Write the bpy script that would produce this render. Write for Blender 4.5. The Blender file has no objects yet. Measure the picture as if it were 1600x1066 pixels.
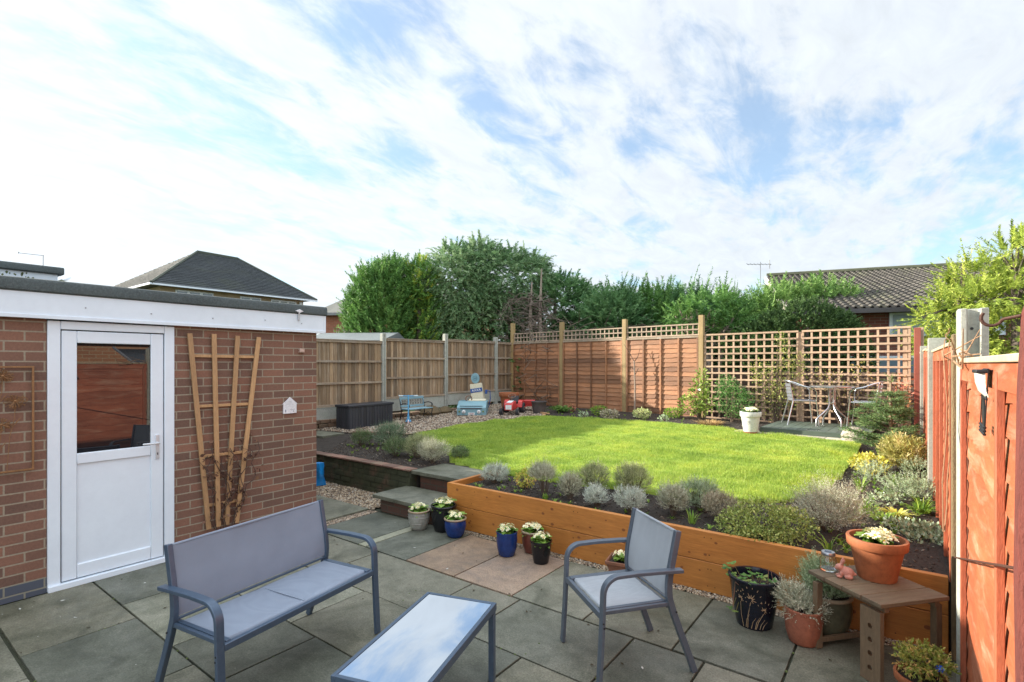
import bpy, bmesh, math, random
import numpy as np
from mathutils import Vector, Matrix
R = math.radians
rnd = random.Random(7)
rng = np.random.default_rng(11)
S = bpy.context.scene
C = S.collection

# ------------------------------------------------------------------ camera
cam = bpy.data.objects.new("camera", bpy.data.cameras.new("camera"))
C.objects.link(cam)
cam.location = (0, 0, 1.75)
cam.rotation_euler = (R(90), 0, R(37))
cam.data.sensor_width = 36
cam.data.lens = 810 / 1600 * 36
cam.data.shift_y = 0.0225
cam.data.clip_start = 0.05
cam.data.clip_end = 1000
S.camera = cam

# ------------------------------------------------------------------ world + sun
SUN = Vector((-1.0, -0.34, 0.352)).normalized()      # direction towards the sun
el = math.asin(SUN.z)
W = bpy.data.worlds.new("World"); S.world = W
W.use_nodes = True
nt = W.node_tree; nt.nodes.clear()
def nd(t, ty, **k):
    n = t.nodes.new(ty)
    for a, b in k.items():
        setattr(n, a, b)
    return n
def lk(t, a, b): t.links.new(a, b)
def math_n(t, op, a, b=None, c=None, clamp=False):
    n = nd(t, 'ShaderNodeMath', operation=op, use_clamp=clamp)
    for i, v in enumerate((a, b, c)):
        if v is None: continue
        if isinstance(v, (int, float)): n.inputs[i].default_value = v
        else: lk(t, v, n.inputs[i])
    return n.outputs[0]
sky = nd(nt, 'ShaderNodeTexSky', sky_type='NISHITA')
sky.sun_disc = False
sky.sun_elevation = el
sky.sun_rotation = math.atan2(SUN.x, SUN.y)
sky.air_density = 1.0; sky.dust_density = 0.6; sky.ozone_density = 1.5
tc = nd(nt, 'ShaderNodeTexCoord')
sep = nd(nt, 'ShaderNodeSeparateXYZ'); lk(nt, tc.outputs['Generated'], sep.inputs[0])
zc = math_n(nt, 'MAXIMUM', sep.outputs[2], 0.0)
den = math_n(nt, 'ADD', zc, 0.16)
cx = math_n(nt, 'DIVIDE', sep.outputs[0], den)
cy = math_n(nt, 'DIVIDE', sep.outputs[1], den)
cmb = nd(nt, 'ShaderNodeCombineXYZ'); lk(nt, cx, cmb.inputs[0]); lk(nt, cy, cmb.inputs[1])
mp = nd(nt, 'ShaderNodeMapping'); lk(nt, cmb.outputs[0], mp.inputs[0])
mp.inputs['Rotation'].default_value = (0, 0, R(CLOUD_ROT := 62))
mp.inputs['Scale'].default_value = (1.15, 0.6, 1)
mp.inputs['Location'].default_value = (21.5, 3.3, 0)
n1 = nd(nt, 'ShaderNodeTexNoise'); lk(nt, mp.outputs[0], n1.inputs['Vector'])
n1.inputs['Scale'].default_value = 1.7; n1.inputs['Detail'].default_value = 9
n1.inputs['Roughness'].default_value = 0.56; n1.inputs['Distortion'].default_value = 0.25
n2 = nd(nt, 'ShaderNodeTexNoise'); lk(nt, mp.outputs[0], n2.inputs['Vector'])
n2.inputs['Scale'].default_value = 5.5; n2.inputs['Detail'].default_value = 8
n2.inputs['Roughness'].default_value = 0.6; n2.inputs['Distortion'].default_value = 0.5
cov = math_n(nt, 'MULTIPLY_ADD', n2.outputs['Fac'], 0.75, n1.outputs['Fac'])
n3 = nd(nt, 'ShaderNodeTexNoise'); lk(nt, mp.outputs[0], n3.inputs['Vector']); n3.inputs['Scale'].default_value = 9; n3.inputs['Detail'].default_value = 9; n3.inputs['Roughness'].default_value = .62; n3.inputs['Distortion'].default_value = .6
cov = math_n(nt, 'MULTIPLY_ADD', n3.outputs['Fac'], 0.13, cov)
sv = nd(nt, 'ShaderNodeVectorMath', operation='DOT_PRODUCT')
lk(nt, tc.outputs['Generated'], sv.inputs[0]); sv.inputs[1].default_value = tuple(SUN)
sunny = math_n(nt, 'MAXIMUM', sv.outputs['Value'], 0.0)
hz = math_n(nt, 'POWER', math_n(nt, 'SUBTRACT', 1.0, zc), 6.0)
cov = math_n(nt, 'MULTIPLY_ADD', sunny, 0.05, cov)
cov = math_n(nt, 'MULTIPLY_ADD', hz, 0.14, cov)
fac = nd(nt, 'ShaderNodeMapRange'); lk(nt, cov, fac.inputs[0])
fac.interpolation_type = 'SMOOTHSTEP'
fac.inputs[1].default_value = 0.775; fac.inputs[2].default_value = 1.02
fac.inputs[3].default_value = 0.31; fac.inputs[4].default_value = 0.97
cloudv = math_n(nt, 'MULTIPLY_ADD', sunny, 0.45, 2.12)
cloudv = math_n(nt, 'MULTIPLY_ADD', n3.outputs['Fac'], 0.9, cloudv)
hi = nd(nt, 'ShaderNodeMapRange'); lk(nt, sep.outputs[2], hi.inputs[0]); hi.inputs[1].default_value = .72; hi.inputs[2].default_value = .95; hi.inputs[3].default_value = 1.0; hi.inputs[4].default_value = 3.6  # unseen clouds overhead made brighter to lift the shaded areas
cloudv = math_n(nt, 'MULTIPLY', cloudv, hi.outputs[0])
bk = nd(nt, 'ShaderNodeVectorMath', operation='DOT_PRODUCT'); lk(nt, tc.outputs['Generated'], bk.inputs[0]); bk.inputs[1].default_value = (.72, -.69, 0)
bkm = nd(nt, 'ShaderNodeMapRange'); lk(nt, bk.outputs['Value'], bkm.inputs[0]); bkm.inputs[1].default_value = .0; bkm.inputs[2].default_value = .7; bkm.inputs[3].default_value = 1.0; bkm.inputs[4].default_value = 2.0  # added bright cloud bank behind the camera, out of view, fills the shade
cloudv = math_n(nt, 'MULTIPLY', cloudv, bkm.outputs[0])
ccol = nd(nt, 'ShaderNodeCombineXYZ')
lk(nt, math_n(nt, 'MULTIPLY', cloudv, 0.90), ccol.inputs[0])
lk(nt, math_n(nt, 'MULTIPLY', cloudv, 0.965), ccol.inputs[1])
lk(nt, math_n(nt, 'MULTIPLY', cloudv, 1.035), ccol.inputs[2])
skyb = nd(nt, 'ShaderNodeMix', data_type='RGBA', blend_type='MULTIPLY'); skyb.inputs[0].default_value = 1
lk(nt, sky.outputs[0], skyb.inputs[6]); skyb.inputs[7].default_value = (.58, .71, .77, 1)
mix = nd(nt, 'ShaderNodeMix', data_type='RGBA')
lk(nt, fac.outputs[0], mix.inputs[0]); lk(nt, skyb.outputs[2], mix.inputs[6]); lk(nt, ccol.outputs[0], mix.inputs[7])
bg = nd(nt, 'ShaderNodeBackground'); bg.inputs[1].default_value = 0.15
lk(nt, mix.outputs[2], bg.inputs[0])
wo = nd(nt, 'ShaderNodeOutputWorld'); lk(nt, bg.outputs[0], wo.inputs[0])

sl = bpy.data.lights.new("sun", 'SUN'); sl.energy = 4.6; sl.angle = R(0.6); sl.color = (1.0, 0.93, 0.80)
so = bpy.data.objects.new("sun", sl); C.objects.link(so)
so.rotation_euler = SUN.to_track_quat('Z', 'Y').to_euler()
so.location = (-20, -8, 15)
S.view_settings.view_transform = 'Standard'
S.view_settings.look = 'None'
S.view_settings.exposure = 1.36
S.view_settings.gamma = 1
S.render.resolution_x = 1024; S.render.resolution_y = 682

# ------------------------------------------------------------------ measuring helpers (survey of the garden)
ct, st = math.cos(R(37)), math.sin(R(37))
def gp(px, py, z=0.0):
    d = 810 * (1.75 - z) / (py - 569); x = (px - 800) / 810 * d
    return (x * ct - d * st, x * st + d * ct)
def zl(Y): return .38 + .036 * max(0., Y - 5)
def dp(px, d, z=0.):
    x = (px - 800) / 810 * d
    return (x * ct - d * st, x * st + d * ct, z)
def zz(py, d): return 1.75 - (py - 569) / 810 * d
def wl(px, py, X=-5.23):
    r = (px - 800) / 810
    d = X / (r * ct - st)
    return (d * (r * st + ct), 1.75 - (py - 569) / 810 * d)

# ------------------------------------------------------------------ materials
def new_mat(name):
    m = bpy.data.materials.new(name); m.use_nodes = True
    t = m.node_tree; t.nodes.clear()
    o = nd(t, 'ShaderNodeOutputMaterial'); b = nd(t, 'ShaderNodeBsdfPrincipled')
    lk(t, b.outputs[0], o.inputs[0])
    return m, t, b, o
def coords(t, stretch=(1, 1, 1), kind='Object'):
    c = nd(t, 'ShaderNodeTexCoord'); mp = nd(t, 'ShaderNodeMapping')
    lk(t, c.outputs[kind], mp.inputs[0]); mp.inputs['Scale'].default_value = stretch
    return mp.outputs[0]
def noise(t, v, sc, det=6, rough=.6, dist=0):
    n = nd(t, 'ShaderNodeTexNoise'); lk(t, v, n.inputs['Vector'])
    n.inputs['Scale'].default_value = sc; n.inputs['Detail'].default_value = det
    n.inputs['Roughness'].default_value = rough; n.inputs['Distortion'].default_value = dist
    return n.outputs['Fac']
def ramp(t, f, stops):
    r = nd(t, 'ShaderNodeValToRGB'); lk(t, f, r.inputs[0])
    e = r.color_ramp.elements
    while len(e) < len(stops): e.new(.5)
    for i, (p, c) in enumerate(stops):
        e[i].position = p; e[i].color = (*c, 1)
    return r.outputs[0]
def mixc(t, f, a, b, mode='MIX'):
    m = nd(t, 'ShaderNodeMix', data_type='RGBA', blend_type=mode)
    for i, v in ((0, f), (6, a), (7, b)):
        if isinstance(v, (int, float)): m.inputs[i].default_value = v
        elif isinstance(v, tuple): m.inputs[i].default_value = (*v, 1)
        else: lk(t, v, m.inputs[i])
    return m.outputs[2]
def bump(t, b, h, s, dist=.01):
    n = nd(t, 'ShaderNodeBump'); lk(t, h, n.inputs['Height'])
    n.inputs['Strength'].default_value = s; n.inputs['Distance'].default_value = dist
    lk(t, n.outputs[0], b.inputs['Normal'])
def tintmul(t, col, amt=.35):
    a = nd(t, 'ShaderNodeAttribute', attribute_name='tint')
    v = math_n(t, 'MULTIPLY_ADD', a.outputs['Fac'], 2 * amt, 1 - amt)
    c = nd(t, 'ShaderNodeCombineXYZ')
    for i in range(3): lk(t, v, c.inputs[i])
    return mixc(t, 1.0, col, c.outputs[0], 'MULTIPLY')
MATS = {}
LEAF_GAIN = 1.4
def M(name, c1, c2=None, sc=8, rough=.6, bmp=.25, bsc=80, metal=0, st_=(1, 1, 1), tint=0, big=.35, c3=None, dist=.004, spec=.5, coat=0):
    """painted / wooden / stony surface: two noises mix colours, third wears it"""
    if name in MATS: return MATS[name]
    m, t, b, o = new_mat(name)
    c2 = c2 or tuple(x * .72 for x in c1)
    v = coords(t, st_)
    f = noise(t, v, sc, 8, .65, .3)
    col = ramp(t, f, [(.32, c2), (.66, c1)])
    if c3:
        g = noise(t, v, sc * .37, 5, .7, .6)
        g2 = nd(t, 'ShaderNodeMapRange'); lk(t, g, g2.inputs[0]); g2.inputs[1].default_value = .5; g2.inputs[2].default_value = .68
        col = mixc(t, g2.outputs[0], col, c3)
    if big:
        g = noise(t, coords(t), 1.3, 3)
        col = mixc(t, big, col, ramp(t, g, [(.3, tuple(x * .6 for x in c1)), (.7, tuple(min(1, x * 1.25) for x in c1))]))
    fi = .55 if big > .15 and bmp else .06
    col = mixc(t, fi, col, ramp(t, noise(t, v, max(sc * 5, 12), 7, .75), [(.32, (.55, .55, .55)), (.52, (1, 1, 1)), (.7, (1.3, 1.3, 1.3))]), 'MULTIPLY')
    if tint: col = tintmul(t, col, tint)
    lk(t, col, b.inputs['Base Color'])
    b.inputs['Roughness'].default_value = rough; b.inputs['Metallic'].default_value = metal
    b.inputs['Specular IOR Level'].default_value = spec
    b.inputs['Coat Weight'].default_value = coat
    if bmp: bump(t, b, noise(t, v, bsc, 4, .7), bmp, dist)
    MATS[name] = m
    return m
def brick_mat(name, axis, c1, c2, mortar, dpc=False, off=(0, .045), bw=.225, rh=.075, ms=.0095):
    if name in MATS: return MATS[name]
    m, t, b, o = new_mat(name)
    tcn = nd(t, 'ShaderNodeTexCoord'); s = nd(t, 'ShaderNodeSeparateXYZ'); lk(t, tcn.outputs['Object'], s.inputs[0])
    cb = nd(t, 'ShaderNodeCombineXYZ')
    lk(t, math_n(t, 'ADD', s.outputs[axis], 50 * bw + off[0]), cb.inputs[0]); lk(t, math_n(t, 'ADD', s.outputs[2], 10 * rh * 2 - off[1]), cb.inputs[1])
    br = nd(t, 'ShaderNodeTexBrick'); lk(t, cb.outputs[0], br.inputs[0])
    br.inputs['Scale'].default_value = 1; br.inputs['Brick Width'].default_value = bw; br.inputs['Row Height'].default_value = rh
    br.inputs['Mortar Size'].default_value = ms / 1.6; br.inputs['Mortar Smooth'].default_value = .12; br.inputs['Bias'].default_value = 0
    br.inputs['Color1'].default_value = (*c1, 1); br.inputs['Color2'].default_value = (*c2, 1); br.inputs['Mortar'].default_value = (*mortar, 1)
    n = noise(t, tcn.outputs['Object'], 60, 6, .7)
    col = mixc(t, .55, br.outputs[0], ramp(t, n, [(.3, (.45, .45, .45)), (.7, (1, 1, 1))]), 'MULTIPLY')
    n3 = noise(t, tcn.outputs['Object'], 2.2, 4, .6)
    col = mixc(t, .35, col, ramp(t, n3, [(.3, (.55, .52, .5)), (.7, (1.0, 1.0, 1.0))]), 'MULTIPLY')
    if dpc:
        lo = math_n(t, 'LESS_THAN', s.outputs[2], .12)
        br2 = nd(t, 'ShaderNodeTexBrick'); lk(t, cb.outputs[0], br2.inputs[0])
        for k in ('Scale', 'Brick Width', 'Row Height', 'Mortar Size', 'Mortar Smooth'): br2.inputs[k].default_value = br.inputs[k].default_value
        br2.inputs['Color1'].default_value = (.045, .055, .075, 1); br2.inputs['Color2'].default_value = (.07, .08, .105, 1); br2.inputs['Mortar'].default_value = (.2, .19, .15, 1)
        col = mixc(t, lo, col, br2.outputs[0])
    lk(t, col, b.inputs['Base Color']); b.inputs['Roughness'].default_value = .85
    h = math_n(t, 'MULTIPLY_ADD', br.outputs['Fac'], -1.0, math_n(t, 'MULTIPLY', n, .35))
    bump(t, b, h, .55, .006)
    MATS[name] = m; return m
def leaf_mat(name, c1, c2, c3=None, rough=.55, trans=.25):
    """leaf colour follows a per-leaf random attribute"""
    if name in MATS: return MATS[name]
    m, t, b, o = new_mat(name)
    a = nd(t, 'ShaderNodeAttribute', attribute_name='tint')
    c1, c2, c3 = (None if c is None else tuple(min(.8, x * LEAF_GAIN) for x in c) for c in (c1, c2, c3))
    st = [(.0, c1), (.6, c2)] + ([(1., c3)] if c3 else [])
    col = ramp(t, a.outputs['Fac'], st)
    lk(t, col, b.inputs['Base Color']); b.inputs['Roughness'].default_value = rough
    b.inputs['Specular IOR Level'].default_value = .3
    tr = nd(t, 'ShaderNodeBsdfTranslucent'); lk(t, col, tr.inputs[0])
    mx = nd(t, 'ShaderNodeMixShader'); mx.inputs[0].default_value = trans
    lk(t, b.outputs[0], mx.inputs[1]); lk(t, tr.outputs[0], mx.inputs[2]); lk(t, mx.outputs[0], o.inputs[0])
    MATS[name] = m; return m
def glass_mat(name, base=(.02, .022, .025), ior=1.9, rough=.02, metal=0):
    if name in MATS: return MATS[name]
    m, t, b, o = new_mat(name)
    b.inputs['Base Color'].default_value = (*base, 1); b.inputs['IOR'].default_value = ior
    b.inputs['Roughness'].default_value = rough; b.inputs['Metallic'].default_value = metal
    MATS[name] = m; return m

# ------------------------------------------------------------------ mesh builders
def meta(o, label=None, cat=None, group=None, kind=None):
    if label: o['label'] = label
    if cat: o['category'] = cat
    if group: o['group'] = group
    if kind: o['kind'] = kind
    return o
def thing(name, label, cat, loc=(0, 0, 0), rz=0, group=None):
    o = bpy.data.objects.new(name, None); C.objects.link(o)
    o.location = loc; o.rotation_euler = (0, 0, rz); o.empty_display_size = .1
    return meta(o, label, cat, group)
def np_obj(name, V, F, mat, parent=None, tint=None, smooth=False, k=None):
    """V (n,3) F (m,k) numpy arrays"""
    V = np.asarray(V, np.float32); F = np.asarray(F, np.int32); k = F.shape[1]
    me = bpy.data.meshes.new(name)
    me.vertices.add(len(V)); me.vertices.foreach_set('co', V.ravel())
    me.loops.add(F.size); me.loops.foreach_set('vertex_index', F.ravel())
    me.polygons.add(len(F)); me.polygons.foreach_set('loop_start', np.arange(0, F.size, k, dtype=np.int32))
    if tint is not None:
        a = me.attributes.new('tint', 'FLOAT', 'FACE'); a.data.foreach_set('value', np.asarray(tint, np.float32))
    me.update(calc_edges=True)
    if smooth: me.polygons.foreach_set('use_smooth', np.ones(len(F), bool))
    me.materials.append(mat)
    o = bpy.data.objects.new(name, me); C.objects.link(o)
    if parent: o.parent = parent
    return o
class MB:
    def __init__(s): s.v = []; s.f = []; s.mi = []; s.t = []
    def add(s, vs, fs, m=0, t=.5):
        n = len(s.v); s.v += [tuple(v) for v in vs]
        for f in fs: s.f.append(tuple(i + n for i in f)); s.mi.append(m); s.t.append(t)
    def box(s, c, d, rz=0, m=0, t=.5, X=None):
        x, y, z = (a / 2 for a in d)
        vs = [Vector(p) for p in ((-x, -y, -z), (x, -y, -z), (x, y, -z), (-x, y, -z), (-x, -y, z), (x, -y, z), (x, y, z), (-x, y, z))]
        mt = Matrix.Translation(c) @ Matrix.Rotation(rz, 4, 'Z')
        if X is not None: mt = Matrix.Translation(c) @ X.to_4x4()
        s.add([mt @ v for v in vs], [(0, 3, 2, 1), (4, 5, 6, 7), (0, 1, 5, 4), (1, 2, 6, 5), (2, 3, 7, 6), (3, 0, 4, 7)], m, t)
        return s
    def bx(s, x0, x1, y0, y1, z0, z1, m=0, t=.5):
        return s.box(((x0 + x1) / 2, (y0 + y1) / 2, (z0 + z1) / 2), (abs(x1 - x0), abs(y1 - y0), abs(z1 - z0)), 0, m, t)
    def bar(s, a, b, w, h, up=(0, 0, 1), m=0, t=.5):
        """rectangular bar from a to b, w across, h along up"""
        a = Vector(a); b = Vector(b); d = (b - a); L = d.length; d = d.normalized()
        up = Vector(up)
        if abs(d.dot(up)) > .98: up = Vector((0, 1, 0))
        x = d.cross(up).normalized(); u = x.cross(d)
        X = Matrix((d, x, u)).transposed()
        return s.box((a + b) / 2, (L, w, h), 0, m, t, X)
    def sweep(s, pts, prof, m=0, t=.5, side=None, closed=False, smooth_caps=True):
        pts = [Vector(p) for p in pts]; n = len(pts); k = len(prof); vs = []
        prev = None
        for i, p in enumerate(pts):
            d = (pts[min(i + 1, n - 1)] - pts[max(i - 1, 0)]).normalized()
            if side is not None: x = Vector(side)
            else:
                ref = Vector((0, 0, 1)) if abs(d.z) < .9 else Vector((1, 0, 0))
                x = d.cross(ref).normalized()
                if prev is not None and x.dot(prev) < 0: x = -x
                prev = x
            u = x.cross(d).normalized()
            pr = prof[i] if callable(getattr(prof, 'get', None)) else prof
            for (a, b) in pr: vs.append(p + x * a + u * b)
        fs = []
        for i in range(n - 1):
            for j in range(k):
                fs.append((i * k + j, i * k + (j + 1) % k, (i + 1) * k + (j + 1) % k, (i + 1) * k + j))
        fs.append(tuple(range(k))[::-1]); fs.append(tuple((n - 1) * k + j for j in range(k)))
        s.add(vs, fs, m, t); return s
    def flat(s, pts, w, h, side, m=0, t=.5):
        return s.sweep(pts, [(-w / 2, -h / 2), (w / 2, -h / 2), (w / 2, h / 2), (-w / 2, h / 2)], m, t, side)
    def tube(s, pts, r, n=8, m=0, t=.5):
        pts = [Vector(p) for p in pts]; N = len(pts)
        rs = r if isinstance(r, (list, tuple)) else [r] * N
        vs = []; prev = None
        for i, p in enumerate(pts):
            d = (pts[min(i + 1, N - 1)] - pts[max(i - 1, 0)]).normalized()
            ref = prev if prev is not None else (Vector((0, 0, 1)) if abs(d.z) < .9 else Vector((1, 0, 0)))
            x = ref - d * ref.dot(d)
            if x.length < 1e-4: x = d.orthogonal()
            x.normalize(); prev = x; u = d.cross(x)
            for j in range(n):
                a = 2 * math.pi * j / n
                vs.append(p + (x * math.cos(a) + u * math.sin(a)) * rs[i])
        fs = [(i * n + j, i * n + (j + 1) % n, (i + 1) * n + (j + 1) % n, (i + 1) * n + j) for i in range(N - 1) for j in range(n)]
        fs.append(tuple(range(n))[::-1]); fs.append(tuple((N - 1) * n + j for j in range(n)))
        s.add(vs, fs, m, t); return s
    def lathe(s, prof, n=32, c=(0, 0, 0), m=0, t=.5, X=None, wob=0):
        vs = []; k = len(prof)
        for j in range(n):
            a = 2 * math.pi * j / n
            for (r, z) in prof:
                v = Vector((r * math.cos(a), r * math.sin(a), z))
                if X is not None: v = X @ v
                vs.append(v + Vector(c))
        fs = []
        for j in range(n):
            j2 = (j + 1) % n
            for i in range(k - 1):
                if prof[i][0] < 1e-6: 
                    if prof[i + 1][0] > 1e-6: fs.append((j * k + i, j2 * k + i + 1, j * k + i + 1))
                elif prof[i + 1][0] < 1e-6: fs.append((j * k + i, j2 * k + i, j * k + i + 1))
                else: fs.append((j * k + i, j2 * k + i, j2 * k + i + 1, j * k + i + 1))
        s.add(vs, fs, m, t); return s
    def prism(s, poly, h0, h1, T=None, m=0, t=.5):
        """poly (x,y) extruded from z=h0 to h1, then transformed by T"""
        n = len(poly); T = T or Matrix.Identity(4)
        vs = [T @ Vector((x, y, h0)) for x, y in poly] + [T @ Vector((x, y, h1)) for x, y in poly]
        fs = [tuple(range(n))[::-1], tuple(range(n, 2 * n))] + [(i, (i + 1) % n, n + (i + 1) % n, n + i) for i in range(n)]
        s.add(vs, fs, m, t); return s
    def build(s, name, mat, parent=None, bevel=0, smooth=True, angle=40, label=None):
        me = bpy.data.meshes.new(name); me.from_pydata(s.v, [], s.f)
        mats = mat if isinstance(mat, (list, tuple)) else [mat]
        for m in mats: me.materials.append(m)
        if len(mats) > 1: me.polygons.foreach_set('material_index', s.mi)
        a = me.attributes.new('tint', 'FLOAT', 'FACE'); a.data.foreach_set('value', s.t)
        bm = bmesh.new(); bm.from_mesh(me); bmesh.ops.recalc_face_normals(bm, faces=bm.faces); bm.to_mesh(me); bm.free()
        if smooth:
            me.polygons.foreach_set('use_smooth', [True] * len(me.polygons)); me.set_sharp_from_angle(angle=R(angle))
        o = bpy.data.objects.new(name, me); C.objects.link(o)
        if parent: o.parent = parent
        if bevel:
            md = o.modifiers.new('bevel', 'BEVEL'); md.width = bevel; md.segments = 2; md.limit_method = 'ANGLE'; md.angle_limit = R(50)
            md.harden_normals = False
        if label: o['label'] = label
        return o
def arc(c, r, a0, a1, n, plane='yz', x=0):
    out = []
    for i in range(n + 1):
        a = R(a0 + (a1 - a0) * i / n); p, q = c[0] + r * math.cos(a), c[1] + r * math.sin(a)
        out.append((x, p, q) if plane == 'yz' else (p, q, x) if plane == 'xy' else (p, x, q))
    return out
def copy_tree(o, parent=None):
    c = o.copy(); C.objects.link(c)
    if parent: c.parent = parent
    for ch in [x for x in o.children]: copy_tree(ch, c)
    return c
def text_mesh(name, s, size, mat, parent, T, ext=.0006):
    cu = bpy.data.curves.new(name, 'FONT'); cu.body = s; cu.size = size; cu.extrude = ext
    cu.align_x = 'CENTER'; cu.align_y = 'CENTER'
    o = bpy.data.objects.new(name, cu); C.objects.link(o)
    dg = bpy.context.evaluated_depsgraph_get()
    me = bpy.data.meshes.new_from_object(o.evaluated_get(dg)); bpy.data.objects.remove(o)
    me.transform(T); me.materials.clear(); me.materials.append(mat)
    q = bpy.data.objects.new(name, me); C.objects.link(q)
    if parent: q.parent = parent
    return q

# ------------------------------------------------------------------ foliage (numpy)
def unit(a): return a / np.maximum(np.linalg.norm(a, axis=-1, keepdims=True), 1e-9)
def ell_pts(ells, N, shell=.75, seed=1, zmin=None, low=True):
    """points near the surface of a union of ellipsoids [(cx,cy,cz,rx,ry,rz)] and outward normals"""
    g = np.random.default_rng(seed); P = []; Nn = []
    ells = np.array(ells, float); w = (ells[:, 3] * ells[:, 4] + ells[:, 3] * ells[:, 5] + ells[:, 4] * ells[:, 5]); w /= w.sum()
    tot = 0
    while tot < N:
        k = g.choice(len(ells), size=N, p=w); d = unit(g.normal(size=(N, 3))); e = ells[k]
        r = g.uniform(shell, 1.0, N)[:, None] ** .7
        p = e[:, :3] + d * e[:, 3:] * r; nn = unit(d / e[:, 3:])
        keep = np.ones(N, bool)
        for j in range(len(ells)):
            q = ((p - ells[j, :3]) / ells[j, 3:]); inside = (q ** 2).sum(1) < (shell * .92) ** 2
            keep &= ~(inside & (k != j))
        if zmin is not None: keep &= p[:, 2] > zmin
        P.append(p[keep]); Nn.append(nn[keep]); tot += keep.sum()
    P = np.concatenate(P)[:N]; Nn = np.concatenate(Nn)[:N]
    return P, Nn
def sprays(P, D, L, n, ll, lw, droop=.15, seed=1, side=.9, tint=(0, 1), lvar=.5, flat=True):
    """feathery sprays: leaflets both sides of a curved axis"""
    g = np.random.default_rng(seed); N = len(P); D = unit(D)
    Ls = (L * g.uniform(1 - lvar, 1 + lvar * .6, N))[:, None, None]
    up = np.array([0, 0, 1.]); sd = unit(np.cross(D, unit(up + g.normal(scale=.35, size=(N, 3)))))
    if not flat: sd = unit(g.normal(size=(N, 3)))
    tt = ((np.arange(n) + g.uniform(0, .8, (N, n))) / n)[:, :, None]
    base = P[:, None, :] + D[:, None, :] * Ls * tt
    base[:, :, 2] -= (droop * Ls * tt ** 2)[:, :, 0]
    sg = np.where(np.arange(n) % 2 == 0, 1., -1.)[None, :, None]
    s2 = sd[:, None, :] * sg if flat else unit(np.cross(D[:, None, :], g.normal(size=(N, n, 3))))
    ld = unit(D[:, None, :] * .75 + s2 * side + g.normal(scale=.22, size=(N, n, 3)))
    ln = ll * (1.05 - .65 * tt) * g.uniform(.6, 1.25, (N, n))[:, :, None]
    nrm = unit(np.cross(ld, s2 + g.normal(scale=.6, size=(N, n, 3))))
    w = np.cross(ld, nrm) * lw * .5
    a = base - w; b = base + w; c = base + ld * ln
    V = np.stack([a, b, c], 2).reshape(-1, 3)
    F = np.arange(len(V)).reshape(-1, 3)
    t = (g.uniform(tint[0], tint[1], (N, 1)) + g.normal(scale=.1, size=(N, n))).clip(0, 1).ravel()
    return V, F, t
def leaves(P, Nn, size, asp=.5, seed=1, jitter=.8, tint=(0, 1), upb=.3):
    """folded diamond leaves, one quad each"""
    g = np.random.default_rng(seed); N = len(P)
    d = unit(Nn + g.normal(scale=jitter, size=(N, 3)) + np.array([0, 0, upb]))
    s = unit(np.cross(d, g.normal(size=(N, 3)))); u = np.cross(s, d)
    ln = (size * g.uniform(.55, 1.3, N))[:, None]
    a = P; b = P + d * ln * .5 + s * ln * asp * .5 + u * ln * .08; c = P + d * ln; e = P + d * ln * .5 - s * ln * asp * .5 + u * ln * .08
    V = np.stack([a, b, c, e], 1).reshape(-1, 3); F = np.arange(len(V)).reshape(-1, 4)
    return V, F, g.uniform(tint[0], tint[1], N)
def join(*sets):
    V = []; F = []; T = []; o = 0
    for v, f, t in sets: V.append(v); F.append(f + o); T.append(t); o += len(v)
    return np.concatenate(V), np.concatenate(F), np.concatenate(T)
def tuft(n, r0, h, spread, w, seed=1, c=(0, 0, 0), bend=.25, tint=(0, 1)):
    """arching strap leaves, each three quads tall"""
    g = np.random.default_rng(seed); a = g.uniform(0, 2 * math.pi, n)
    rad = np.stack([np.cos(a), np.sin(a), 0 * a], 1); sdv = np.stack([-np.sin(a), np.cos(a), 0 * a], 1)
    b0 = rad * (r0 * g.uniform(0, 1, n) ** .5)[:, None] + np.array(c)
    H = h * g.uniform(.55, 1.1, n); Sp = spread * g.uniform(.3, 1.1, n); ww = w * g.uniform(.6, 1.2, n)
    rows = []
    for k, tt in enumerate((0, .35, .7, 1.)):
        z = H * (tt - bend * tt ** 3); x = Sp * tt ** 1.6
        p = b0 + rad * x[:, None] + np.array([0, 0, 1.]) * z[:, None]
        wd = (ww * (1, .95, .65, .08)[k])[:, None] * .5
        rows += [p - sdv * wd, p + sdv * wd]
    V = np.stack(rows, 1).reshape(-1, 3); b = (np.arange(n) * 8)[:, None]
    F = np.concatenate([b + np.array([[2 * k, 2 * k + 1, 2 * k + 3, 2 * k + 2]]) for k in range(3)])
    t = np.tile(g.uniform(tint[0], tint[1], n), 3)
    return V, F, t
def stones(P, size, seed=1, flat=.6):
    g = np.random.default_rng(seed); N = len(P)
    o = np.array([[1, 0, 0], [-1, 0, 0], [0, 1, 0], [0, -1, 0], [0, 0, 1], [0, 0, -1]], float)
    s = size * g.uniform(.5, 1.3, (N, 1, 1)) * np.stack([g.uniform(.7, 1.3, N), g.uniform(.5, 1, N), g.uniform(.3, flat, N)], 1)[:, None, :]
    a = g.uniform(0, math.pi, N); ca, sa = np.cos(a), np.sin(a)
    v = o[None] * s + g.normal(scale=.12, size=(N, 6, 3)) * size
    x = v[:, :, 0] * ca[:, None] - v[:, :, 1] * sa[:, None]; y = v[:, :, 0] * sa[:, None] + v[:, :, 1] * ca[:, None]
    tl = g.normal(scale=.35, size=(N, 1)); V = np.stack([x, y, v[:, :, 2] + x * tl], 2) + P[:, None, :]
    f = np.array([[0, 2, 4], [2, 1, 4], [1, 3, 4], [3, 0, 4], [2, 0, 5], [1, 2, 5], [3, 1, 5], [0, 3, 5]])
    F = (np.arange(N)[:, None, None] * 6 + f[None]).reshape(-1, 3)
    return V.reshape(-1, 3), F, np.repeat(g.uniform(0, 1, N), 8)
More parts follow.
